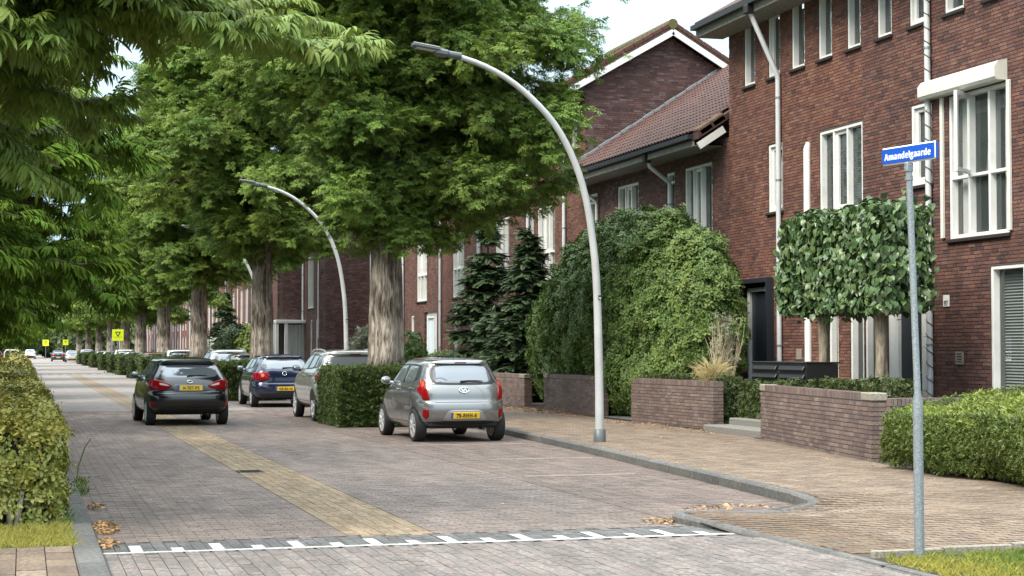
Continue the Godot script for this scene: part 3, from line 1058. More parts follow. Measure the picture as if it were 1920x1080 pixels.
# roof tiles laid in courses on a slope that rises towards +X. origin at the lower near corner
func roof_tiles(house: Node3D, roof: Node3D, z0: float, z1: float, xe: float, ye: float, slope: float, run: float, xcut := 99.0) -> void:
	var st := SurfaceTool.new()
	st.begin(Mesh.PRIMITIVE_TRIANGLES)
	st.set_smooth_group(-1)
	var prof := [Vector2(-.5, .0), Vector2(-.38, .22), Vector2(-.2, .30), Vector2(-.02, .22), Vector2(.12, .02), Vector2(.32, -.04), Vector2(.5, .0)]
	for i in prof.size() - 1:
		var a: Vector2 = prof[i]
		var b: Vector2 = prof[i + 1]
		var k := 0.26
		quad(st, Vector3(0, b.y * k + .07, -b.x), Vector3(0, a.y * k + .07, -a.x), Vector3(1, a.y * k, -a.x), Vector3(1, b.y * k, -b.x))
		quad(st, Vector3(0, b.y * k - .03, -b.x), Vector3(0, a.y * k - .03, -a.x), Vector3(0, a.y * k + .07, -a.x), Vector3(0, b.y * k + .07, -b.x))
	st.index()
	st.generate_normals()
	var mesh := st.commit()
	var sl := sqrt(1.0 + slope * slope)
	var dx := Vector3(1, slope, 0) / sl
	var up := Vector3(-slope, 1, 0) / sl
	var rows := int(run * sl / 0.30)
	var n := int((z0 - z1) / 0.205)
	var pitch := (z0 - z1) / n
	var xf := []
	var tones := []
	for r in rows:
		for k in n:
			var o := Vector3(xe, ye + 0.165, z0 - pitch * (k + 0.5)) + dx * (r * 0.30) + up * rnd(0.0, 0.006)
			xf.append(Transform3D(Basis(dx * 0.36, up * 0.36 * 0.9, Vector3(0, 0, pitch * 0.99)), o))
			tones.append(rng.randi() % 6)
	pieces("tile", mesh, xf, tones, PAL.tile, PALM.tile, PALV.tile, house, 300, -9.0, "tiling")

# ---------------------------------------------------------------- cars
# A body is a stack of plan outlines (superellipses). Rows: [height, half width, reach to the front, reach to the rear]; front is -Z, rear is +Z.
class Body:
	var rows: Array
	var af := 3.0
	var bf := 6.0
	var ar := 4.0
	var br := 12.0
	func at(y: float) -> Array:
		if y <= rows[0][0]: return rows[0]
		for i in range(1, rows.size()):
			if y <= rows[i][0]:
				var t: float = (y - rows[i - 1][0]) / maxf(1e-5, rows[i][0] - rows[i - 1][0])
				var p0: Array = rows[maxi(i - 2, 0)]
				var p1: Array = rows[i - 1]
				var p2: Array = rows[i]
				var p3: Array = rows[mini(i + 1, rows.size() - 1)]
				var out := [y, 0.0, 0.0, 0.0]
				for k in [1, 2, 3]:
					# monotone cubic (Fritsch-Carlson) so that flats stay flat
					var h: float = p2[0] - p1[0]
					var d1: float = (p2[k] - p1[k]) / maxf(1e-5, h)
					var d0: float = (p1[k] - p0[k]) / maxf(1e-5, p1[0] - p0[0]) if i >= 2 else d1
					var d2: float = (p3[k] - p2[k]) / maxf(1e-5, p3[0] - p2[0]) if i < rows.size() - 1 else d1
					var m1 := 0.0 if d0 * d1 <= 0 else 2.0 * d0 * d1 / (d0 + d1)
					var m2 := 0.0 if d1 * d2 <= 0 else 2.0 * d1 * d2 / (d1 + d2)
					var t2 := t * t
					var t3 := t2 * t
					out[k] = (2 * t3 - 3 * t2 + 1) * p1[k] + (t3 - 2 * t2 + t) * h * m1 + (-2 * t3 + 3 * t2) * p2[k] + (t3 - t2) * h * m2
				return out
		return rows[-1]
	func rear(x: float, y: float) -> Vector3:
		var r := at(y)
		var q := clampf(absf(x) / maxf(r[1], 1e-3), 0.0, 0.9995)
		return Vector3(x, y, r[3] * pow(1.0 - pow(q, ar), 1.0 / br))
	func side(z: float, y: float, s: float) -> Vector3:
		var r := at(y)
		var L: float = r[3] if z > 0 else r[2]
		var ex := ar if z > 0 else af
		var ez := br if z > 0 else bf
		var q := clampf(absf(z) / maxf(L, 1e-3), 0.0, 0.9995)
		return Vector3(s * r[1] * pow(1.0 - pow(q, ez), 1.0 / ex), y, z)
	func front(x: float, y: float) -> Vector3:
		var r := at(y)
		var q := clampf(absf(x) / maxf(r[1], 1e-3), 0.0, 0.9995)
		return Vector3(x, y, -r[2] * pow(1.0 - pow(q, af), 1.0 / bf))
	# surface point by (a, y): where is "rear", "left", "right" or "front"
	func on(where: String, a: float, y: float) -> Vector3:
		match where:
			"rear": return rear(a, y)
			"left": return side(a, y, -1.0)
			"right": return side(a, y, 1.0)
		return front(a, y)
	func normal(where: String, a: float, y: float) -> Vector3:
		var e := 0.012
		var du := on(where, a + e, y) - on(where, a - e, y)
		var dv := on(where, a, y + e) - on(where, a, y - e)
		var n := du.cross(dv).normalized()
		var p := on(where, a, y)
		var out := Vector3(p.x, 0.15, p.z) if where == "left" or where == "right" else Vector3(0, 0.15, p.z)
		return n if n.dot(out) > 0 else -n

func body_mesh(b: Body, n := 112) -> ArrayMesh:
	var st := SurfaceTool.new()
	st.begin(Mesh.PRIMITIVE_TRIANGLES)
	st.set_smooth_group(0)
	var ys := []
	for i in b.rows.size() - 1:
		var h: float = b.rows[i + 1][0] - b.rows[i][0]
		var k := maxi(1, int(ceil(h / 0.03)))
		for j in k: ys.append(b.rows[i][0] + h * j / k)
	ys.append(b.rows[-1][0])
	var rings := []
	for y in ys:
		var r := b.at(y)
		var ring := []
		for k in n:
			# spread by direction, so that flat sides get points too
			var a := TAU * k / n
			var dx := cos(a)
			var dz := sin(a)
			var L: float = r[3] if dz > 0 else r[2]
			var ea := b.ar if dz > 0 else b.af
			var eb := b.br if dz > 0 else b.bf
			var A := pow(absf(dx), ea)
			var B := pow(absf(dz), eb)
			var s := 1.0 / maxf(absf(dx), absf(dz))
			for it in 7:
				var fa := A * pow(s, ea)
				var fb := B * pow(s, eb)
				s -= (fa + fb - 1.0) * s / (ea * fa + eb * fb)
			ring.append(Vector3(dx * s * float(r[1]), y, dz * s * L))
		rings.append(ring)
	for i in rings.size() - 1:
		for k in n:
			var k2 := (k + 1) % n
			quad(st, rings[i][k], rings[i + 1][k], rings[i + 1][k2], rings[i][k2])
	var top: Vector3 = Vector3(0, ys[-1] + 0.004, (b.rows[-1][3] - b.rows[-1][2]) * 0.5)
	var bot: Vector3 = Vector3(0, ys[0], 0)
	for k in n:
		var k2 := (k + 1) % n
		tri(st, rings[-1][k], top, rings[-1][k2])
	st.set_smooth_group(-1)
	for k in n:
		var k2 := (k + 1) % n
		tri(st, rings[0][k2], bot, rings[0][k])
	st.index()
	st.generate_normals()
	return st.commit()

func chaikin(p: Array, times: int, keep := 0.25) -> Array:
	for t in times:
		var q := []
		for i in p.size():
			var a: Vector2 = p[i]
			var b: Vector2 = p[(i + 1) % p.size()]
			q.append(a.lerp(b, keep))
			q.append(a.lerp(b, 1.0 - keep))
		p = q
		keep = 0.25
	return p

# a thin skin piece over the body, following its curves. poly in (a, y)
func skin(b: Body, where: String, poly: Array, off: float, rounds := 2, keep := 0.12) -> SurfaceTool:
	var st := SurfaceTool.new()
	st.begin(Mesh.PRIMITIVE_TRIANGLES)
	st.set_smooth_group(0)
	skin_on(st, b, where, poly, off, rounds, keep)
	return st

func skin_on(st: SurfaceTool, b: Body, where: String, poly: Array, off: float, rounds := 2, keep := 0.12) -> void:
	var p := chaikin(poly, rounds, keep) if rounds > 0 else poly
	# subdivide long edges
	var q := []
	for i in p.size():
		var a: Vector2 = p[i]
		var c: Vector2 = p[(i + 1) % p.size()]
		var k := maxi(1, int(a.distance_to(c) / 0.05))
		for j in k: q.append(a.lerp(c, float(j) / k))
	var cen := Vector2()
	for v in q: cen += v
	cen /= q.size()
	var flip := where == "right" or where == "front"
	var area := 0.0
	for i in q.size():
		var a: Vector2 = q[i]; var c: Vector2 = q[(i + 1) % q.size()]
		area += a.cross(c)
	if area < 0: flip = not flip
	if where == "left" or where == "right": pass
	var rings := 7
	var prev := []
	for r in rings + 1:
		var cur := []
		var s := 1.0 - float(r) / rings
		for v in q:
			var u: Vector2 = cen + ((v as Vector2) - cen) * s
			cur.append(b.on(where, u.x, u.y) + b.normal(where, u.x, u.y) * (off if r > 0 else off * 0.15))
		if r > 0:
			for i in q.size():
				var i2 := (i + 1) % q.size()
				if flip: quad(st, prev[i2], prev[i], cur[i], cur[i2])
				else: quad(st, prev[i], prev[i2], cur[i2], cur[i])
		prev = cur

func seam(st: SurfaceTool, b: Body, where: String, line: Array, w := 0.007, off := 0.0025) -> void:
	for i in line.size() - 1:
		var a: Vector2 = line[i]
		var c: Vector2 = line[i + 1]
		var k := maxi(1, int(a.distance_to(c) / 0.06))
		var nrm := (c - a).orthogonal().normalized() * w * 0.5
		for j in k:
			var u := a.lerp(c, float(j) / k)
			var v := a.lerp(c, float(j + 1) / k)
			var P := []
			for e in [u - nrm, v - nrm, v + nrm, u + nrm]:
				P.append(b.on(where, e.x, e.y) + b.normal(where, e.x, e.y) * off)
			quad(st, P[0], P[1], P[2], P[3])

func mirrored(poly: Array) -> Array:
	var o := []
	for p in poly: o.append(Vector2(-p.x, p.y))
	return o

func wheel_meshes(r: float, w: float, spokes: int) -> Array:
	var st := SurfaceTool.new()
	st.begin(Mesh.PRIMITIVE_TRIANGLES)
	st.set_smooth_group(0)
	var n := 40
	var prof := [Vector2(r * .72, -w * .46), Vector2(r * .82, -w * .5), Vector2(r * .95, -w * .47), Vector2(r, -w * .36), Vector2(r, w * .36), Vector2(r * .95, w * .47), Vector2(r * .82, w * .5), Vector2(r * .72, w * .46), Vector2(r * .62, 0)]
	for k in n:
		for i in prof.size() - 1:
			var q := []
			for e in [[i, k], [i + 1, k], [i + 1, k + 1], [i, k + 1]]:
				var a = TAU * e[1] / n
				var p: Vector2 = prof[e[0]]
				q.append(Vector3(p.y, sin(a) * p.x, cos(a) * p.x))
			quad(st, q[0], q[1], q[2], q[3])
	st.index(); st.generate_normals()
	var tyre := st.commit()
	# rim: outer ring, spokes and hub, on both faces
	var rs := st_new()
	for sg in [-1.0, 1.0]:
		for k in 32:
			var a := TAU * k / 32.0
			var a2 := TAU * (k + 1) / 32.0
			var o1 := Vector3(0, sin(a), cos(a)); var o2 := Vector3(0, sin(a2), cos(a2))
			var X := Vector3(sg * w * 0.47, 0, 0)
			var X2 := Vector3(sg * w * 0.30, 0, 0)
			quad(rs, X + o1 * r * .74, X + o2 * r * .74, X + o2 * r * .60, X + o1 * r * .60)
			quad(rs, X + o1 * r * .60, X + o2 * r * .60, X2 + o2 * r * .58, X2 + o1 * r * .58)
		for k in spokes:
			var a := TAU * k / spokes
			var d := Vector3(0, sin(a), cos(a))
			cbox(rs, d * r * .34 + Vector3(sg * w * .40, 0, 0), Vector3(0.035, r * .55, r * .13), 0.008, Basis(Vector3.RIGHT, d, Vector3.RIGHT.cross(d)))
		tube(rs, [Vector3(sg * w * .30, 0, 0), Vector3(sg * w * .46, 0, 0)], [r * .16, r * .14], 16)
	var rim := done(rs)
	var ds := st_new()
	tube(ds, [Vector3(-w * .24, 0, 0), Vector3(w * .24, 0, 0)], [r * .60, r * .60], 28)
	return [tyre, rim, done(ds)]

# d: the car's numbers and shapes (see the calls)
func car(label: String, at: Vector3, turn: float, d: Dictionary) -> Node3D:
	var t := thing("parked_car" if not d.has("called") else d.called, label, "car", at, turn, d.get("group", "cars parked in the bays"))
	var b := Body.new()
	b.rows = d.rows
	b.ar = d.get("ar", 4.0)
	b.br = d.get("br", 12.0)
	var paint: Material = d.paint
	part("body", body_mesh(b), paint, t)
	var glass: Material = M.car_glass
	# glazing
	put("rear_window", skin(b, "rear", d.rear_glass, 0.006, 3, 0.14), glass, t)
	if d.has("rear_frame"): put("tailgate_trim", skin(b, "rear", d.rear_frame, 0.004, 2, 0.12), M.black, t)
	for s in ["left", "right"]:
		var fr := skin(b, s, d.side_frame, 0.004, 2, 0.12)
		put("window_surround", fr, M.black, t)
		for g in d.side_glass:
			put("side_window", skin(b, s, g, 0.008, 2, 0.10), glass, t)
	put("windscreen", skin(b, "front", d.front_glass, 0.006, 2, 0.12), glass, t)
	# lights
	for i in 2:
		var lp: Array = d.lamp if i == 0 else mirrored(d.lamp)
		var o := put("tail_light", skin(b, "rear", lp, 0.016, 2, 0.12), M.lamp_red, t)
		if d.has("lamp_inner"):
			put("reversing_light", skin(b, "rear", d.lamp_inner if i == 0 else mirrored(d.lamp_inner), 0.020, 2, 0.14), d.get("inner_mat", M.lamp_pale), o)
		if d.has("lamp_side"):
			put("lamp_side", skin(b, "left" if i == 0 else "right", d.lamp_side, 0.014, 2, 0.12), M.lamp_red, o)
		if d.has("reflector"):
			put("reflector", skin(b, "rear", d.reflector if i == 0 else mirrored(d.reflector), 0.010, 2, 0.12), M.lamp_red, t)
	if d.has("bumper_trim"):
		put("bumper_trim", skin(b, "rear", d.bumper_trim, 0.008, 1, 0.06), d.get("trim_mat", M.black_matt), t)
	if d.has("recess"):
		put("plate_recess", skin(b, "rear", d.recess, 0.007, 1, 0.10), d.get("recess_mat", paint), t)
	if d.has("crease"):
		for c in d.crease: put("crease", skin(b, "rear", c, 0.012, 2, 0.14), paint, t)
	# number plate
	if d.has("plate_y"):
		var py: float = d.plate_y
		var p := b.rear(d.get("plate_x", 0.0), py)
		var nn := b.normal("rear", d.get("plate_x", 0.0), py)
		var tilt := Basis(Vector3.RIGHT, -asin(clampf(nn.y, -.6, .6)))
		var ps := st_new()
		cbox(ps, Vector3.ZERO, Vector3(0.52, 0.112, 0.012), 0.003)
		var po := put("number_plate", ps, M.plate, t)
		po.transform = Transform3D(tilt, p + nn * 0.022)
		var bs := st_new()
		box(bs, Vector3(-0.24, 0, 0.0075), Vector3(0.04, 0.11, 0.003))
		put("country_strip", bs, M.plate_blue, po)
		letters("plate_text", d.get("plate", ""), 0.072, M.text_black, po, Vector3(0.02, -0.004, 0.008), Basis(), 0.86)
	# emblem, wiper, spoiler, aerial, seams
	if d.has("emblem"):
		var e: Array = d.emblem
		var p := b.rear(0, e[0])
		var nn := b.normal("rear", 0, e[0])
		var es := st_new()
		es.set_smooth_group(0)
		var ring := []
		var n := 24
		for k in n + 1:
			var a := TAU * k / n
			ring.append(Vector3(cos(a) * e[1], sin(a) * e[2], 0.012))
		tube(es, ring, ring.map(func(_v): return 0.009), 6, false)
		for k in e[3]:
			var x = lerpf(-0.5, 0.5, (k + 0.5) / e[3]) * e[1] * 1.2
			box(es, Vector3(x, 0, 0.012), Vector3(0.014, e[2] * 1.3, 0.008), Basis(Vector3.BACK, 0.5 if int(k) % 2 == 0 else -0.5))
		var eo := put("emblem", es, M.chrome, t)
		eo.transform = Transform3D(Basis(Vector3.RIGHT, -asin(clampf(nn.y, -.9, .9))), p + nn * 0.004)
	if d.has("wiper"):
		var ws := st_new()
		var wy: float = d.wiper
		var pts := []
		for k in 7:
			var x = lerpf(-0.05, 0.36, k / 6.0) * d.get("wiper_dir", 1.0)
			pts.append(b.rear(x, wy + 0.012 * sin(k * 0.5)) + b.normal("rear", x, wy) * 0.028)
		tube(ws, pts, [0.018, 0.014, 0.013, 0.012, 0.012, 0.011, 0.008], 6)
		put("wiper", ws, M.black_matt, t)
	if d.has("spoiler"):
		put("spoiler", skin(b, "rear", d.spoiler, 0.03, 2, 0.12), d.get("spoiler_mat", paint), t)
		if d.has("brake_light"): put("brake_light", skin(b, "rear", d.brake_light, 0.036, 1, 0.1), M.lamp_dark, t)
	if d.has("aerial"):
		var a := st_new()
		var p: Vector3 = d.aerial
		tube(a, [p, p + Vector3(0, 0.06, 0.02), p + Vector3(0, 0.20, 0.10)], [0.014, 0.006, 0.004], 6)
		put("aerial", a, M.black_matt, t)
	var ss := st_new()
	for s in d.get("seams_rear", []): seam(ss, b, "rear", s)
	for s in d.get("seams_side", []):
		seam(ss, b, "left", s)
		seam(ss, b, "right", s)
	put("panel_gap", ss, M.black_matt, t)
	for s in ["left", "right"]:
		for h in d.get("handles", []):
			var hs := st_new()
			var p := b.on(s, h.x, h.y) + b.normal(s, h.x, h.y) * 0.02
			cbox(hs, p, Vector3(0.035, 0.03, 0.17), 0.012)
			put("door_handle", hs, paint, t)
		var sg := -1.0 if s == "left" else 1.0
		var mp: Vector2 = d.mirror
		var mb := b.on(s, mp.x, mp.y)
		var ms := SurfaceTool.new()
		ms.begin(Mesh.PRIMITIVE_TRIANGLES)
		ellipsoid(ms, mb + Vector3(sg * 0.12, 0.05, -0.01), Vector3(0.095, 0.072, 0.075))
		tube(ms, [mb, mb + Vector3(sg * 0.10, 0.02, 0)], [0.035, 0.03], 8)
		var mo := put("door_mirror", ms, d.get("mirror_mat", paint), t)
		var gs := SurfaceTool.new()
		gs.begin(Mesh.PRIMITIVE_TRIANGLES)
		ellipsoid(gs, mb + Vector3(sg * 0.12, 0.05, 0.03), Vector3(0.080, 0.056, 0.050))
		put("mirror_glass", gs, M.car_glass, mo)
	if d.has("rails"):
		for sg in [-1.0, 1.0]:
			var rs := st_new()
			var ra: Array = d.rails
			var pts := []
			for k in 9:
				var u := k / 8.0
				pts.append(Vector3(sg * (ra[2] + 0.02 * sin(PI * u)), ra[3] + 0.065 * pow(sin(PI * u), 0.35), lerpf(ra[0], ra[1], u)))
			tube(rs, pts, pts.map(func(_v): return 0.017), 8)
			put("roof_rail", rs, M.rail, t)
	# underbody and wheels
	var us := st_new()
	var w: float = d.track
	cbox(us, Vector3(0, d.under + 0.08, 0), Vector3(w * 1.75, 0.16, (d.zr - d.zf) + 0.9), 0.05)
	tube(us, [Vector3(w * 0.5, d.under, d.zr + 0.2), Vector3(w * 0.5, d.under, d.rows[2][3] - 0.04)], [0.028, 0.028], 10)
	put("underbody", us, M.black_matt, t)
	var r: float = d.wheel
	var wm := wheel_meshes(r, 0.205, d.get("spokes", 7))
	for zz in [d.zf, d.zr]:
		for sg in [-1.0, 1.0]:
			var side := "left" if sg < 0 else "right"
			# dark wheel arch and the wheel in it
			var poly := []
			for k in 22:
				var a := lerpf(-0.42, PI + 0.42, k / 21.0)
				poly.append(Vector2(zz + cos(a) * (r + 0.055), maxf(r + sin(a) * (r + 0.055), d.rows[0][0] + 0.005)))
			put("wheel_arch", skin(b, side, poly, 0.003, 0), M.black_matt, t)
			var wo := part("wheel", wm[0], M.tyre, t, Vector3(sg * w, r, zz))
			part("rim", wm[1], d.get("rim_mat", M.rim), wo)
			part("brake_disc", wm[2], M.black_matt, wo)
	return t

func make_car_materials() -> void:
	var g := mat(lin(.16, .18, .20), 0.04, 0.35)
	g.metallic_specular = 0.9
	M.car_glass = g
	var red := mat(lin(.20, .004, .006), 0.14)
	red.metallic_specular = 0.35
	M.lamp_red = red
	M.lamp_dark = mat(lin(.10, .008, .008), 0.2)
	M.lamp_pale = mat(lin(.55, .36, .34), 0.12)
	M.lamp_amber = mat(lin(.45, .06, .015), 0.12)
	M.chrome = mat(lin(.72, .73, .74), 0.12, 0.95)
	M.rail = mat(lin(.60, .61, .62), 0.25, 0.7)
	M.tyre = mat(lin(.016, .016, .017), 0.85)
	M.rim = mat(lin(.62, .63, .64), 0.3, 0.6)
	M.rim_dark = mat(lin(.10, .10, .11), 0.3, 0.7)

func V(a: Array) -> Array:
	var o := []
	for i in range(0, a.size(), 2): o.append(Vector2(a[i], a[i + 1]))
	return o

# ---------------------------------------------------------------- the place
func _ready() -> void:
	var cam := Camera3D.new()
	cam.name = "camera"
	add_child(cam)
	cam.position = Vector3(0, 1.62, 0)
	cam.rotation = Vector3(deg_to_rad(2.058), deg_to_rad(-15.957), 0)
	cam.fov = 19.157
	cam.near = 0.1
	cam.far = 1500.0
	cam.current = true
	CAMX = cam.transform
	var we := WorldEnvironment.new()
	we.name = "environment"
	var env := Environment.new()
	env.background_mode = Environment.BG_SKY
	var sky := Sky.new()
	var sm := ProceduralSkyMaterial.new()
	sm.sky_top_color = Color(0.94, 0.975, 1.0)
	sm.sky_horizon_color = Color(0.315, 0.385, 0.41)
	sm.sky_curve = 1.1
	sm.sky_energy_multiplier = 1.28
	sm.ground_bottom_color = Color(0.25, 0.24, 0.22)
	sm.ground_horizon_color = Color(0.45, 0.46, 0.45)
	sm.sun_angle_max = 1.0
	var cn := FastNoiseLite.new()
	cn.seed = 9
	cn.frequency = 0.006
	cn.fractal_octaves = 5
	var ci := Image.create(512, 256, false, Image.FORMAT_RGBA8)
	for y in 256:
		for x in 512:
			var a := TAU * x / 512.0
			var e := PI * (0.5 - y / 256.0)
			var v := cn.get_noise_3d(cos(a) * cos(e) * 120.0, sin(e) * 260.0, sin(a) * cos(e) * 120.0)
			ci.set_pixel(x, y, Color(1, 1, 1, clampf(0.12 + v * 0.35, 0.0, 0.35)))
	sm.sky_cover = ImageTexture.create_from_image(ci)
	sm.sky_cover_modulate = Color(0.13, 0.14, 0.15)
	sky.sky_material = sm
	env.sky = sky
	env.tonemap_mode = Environment.TONE_MAPPER_LINEAR
	env.tonemap_exposure = 3.55
	env.sdfgi_enabled = true
	env.ssao_enabled = true
	env.ssil_enabled = true
	we.environment = env
	add_child(we)
	var sun := DirectionalLight3D.new()
	sun.name = "sun"
	sun.light_color = Color(1.0, 0.97, 0.92)
	sun.light_energy = 0.5
	sun.light_angular_distance = 26.0
	sun.shadow_enabled = true
	sun.rotation_degrees = Vector3(-48, -62, 0)
	add_child(sun)
	rng.seed = 1
	make_materials()
	make_car_materials()
	make_leaf_meshes()
	make_ground()
	make_houses()
	make_far_houses()
	make_gardens()
	make_trees()
	make_street_things()
	make_cars()
	make_small_things()

var KERB := [Vector2(6.15, -8.0), Vector2(6.15, -12.4), Vector2(6.12, -13.7), Vector2(6.0, -14.35), Vector2(5.88, -14.75), Vector2(5.86, -14.98), Vector2(5.93, -15.2), Vector2(6.12, -15.34), Vector2(6.45, -15.43), Vector2(7.2, -15.66), Vector2(7.66, -15.84), Vector2(7.76, -16.1), Vector2(7.80, -16.6), Vector2(8.0, -19.0), Vector2(8.22, -22.0), Vector2(8.43, -24.6), Vector2(8.66, -28.5), Vector2(8.80, -31.5), Vector2(8.85, -36.0), Vector2(8.85, -400.0)]

func sw_y(x: float, z: float) -> float:
	var y := 0.115
	var d := Vector2(x - 7.05, (z + 15.7) * 1.2).length()
	y -= 0.085 * exp(-d * d / 0.62)
	y -= 0.035 * smoothstep(-16.5, -15.0, z) + 0.070 * smoothstep(-15.0, -13.6, z) * (1.0 - smoothstep(6.1, 9.5, x))
	return y

func kerb_x(z: float) -> float:
	if z > -15.0: return 5.86 if z < -14.7 else lerpf(5.88, 6.15, clampf((z + 14.75) / 2.0, 0, 1))
	for i in range(9, KERB.size() - 1):
		if z <= KERB[i].y and z > KERB[i + 1].y:
			return lerpf(KERB[i].x, KERB[i + 1].x, (z - KERB[i].y) / (KERB[i + 1].y - KERB[i].y))
	if z > -15.66:
		return lerpf(5.95, 7.2, clampf((-15.2 - z) / 0.46, 0, 1))
	return 8.85

func wall_x(z: float) -> float:
	if z > -27.0: return lerpf(12.0, 10.9, clampf((z + 27.0) / 6.6, 0, 1.2))
	return 12.25

func sheet(called: String, x0: float, x1: float, z0: float, z1: float, y: float, m: Material) -> MeshInstance3D:
	var st := st_new()
	quad(st, Vector3(x0, y, z0), Vector3(x1, y, z0), Vector3(x1, y, z1), Vector3(x0, y, z1))
	return setting(called, st, m)

# pavers: length along x or z, bond 0 stacked, 1 running. accept(x, z) is done by the caller's limits
func paver_field(owner_node: Node3D, key: String, x0: float, x1: float, z0: float, z1: float, along_x: bool, running: bool, called := "paver", most := 300, mode := "") -> void:
	var mesh := BoxMesh.new()
	mesh.size = Vector3(1, 1, 1)
	var lx := 0.205 if along_x else 0.105
	var lz := 0.105 if along_x else 0.205
	var xf := []
	var tones := []
	var nx := int(round((x1 - x0) / lx))
	var px := (x1 - x0) / nx if mode == "" else lx
	var nz := int(round((z0 - z1) / lz))
	var pz := (z0 - z1) / nz
	var ncol: int = PAL[key].size()
	for j in nz:
		for i in nx + 1:
			var cx := x0 + (i + 0.5) * px
			var cz := z0 - (j + 0.5) * pz
			if running and along_x and j % 2 == 1: cx -= px * 0.5
			if running and not along_x and i % 2 == 1: cz += pz * 0.5
			var w := px - 0.007
			var a := cx - w * 0.5
			var b := cx + w * 0.5
			var hi := x1
			var lo := x0
			var y := 0.0
			if mode == "walk":
				lo = maxf(lo, kerb_x(cz) + 0.13)
				hi = minf(hi, wall_x(cz) - 0.02)
			elif mode == "bay":
				hi = minf(hi, kerb_x(cz) - 0.012)
			a = maxf(a, lo + 0.003); b = minf(b, hi - 0.003)
			if b - a < 0.03: continue
			if mode == "walk": y = sw_y(cx, cz)
			var tilt := Basis.from_euler(Vector3(rnd(-.012, .012), 0, rnd(-.012, .012)))
			xf.append(Transform3D(tilt * Basis.from_scale(Vector3(b - a, 0.05, pz - 0.007)), Vector3((a + b) * 0.5, y - 0.025 + rnd(-.0015, .0015), cz)))
			tones.append(rng.randi() % ncol)
	pieces(called, mesh, xf, tones, PAL[key], PALM[key], PALV[key], owner_node, most, -9.0, "paving")

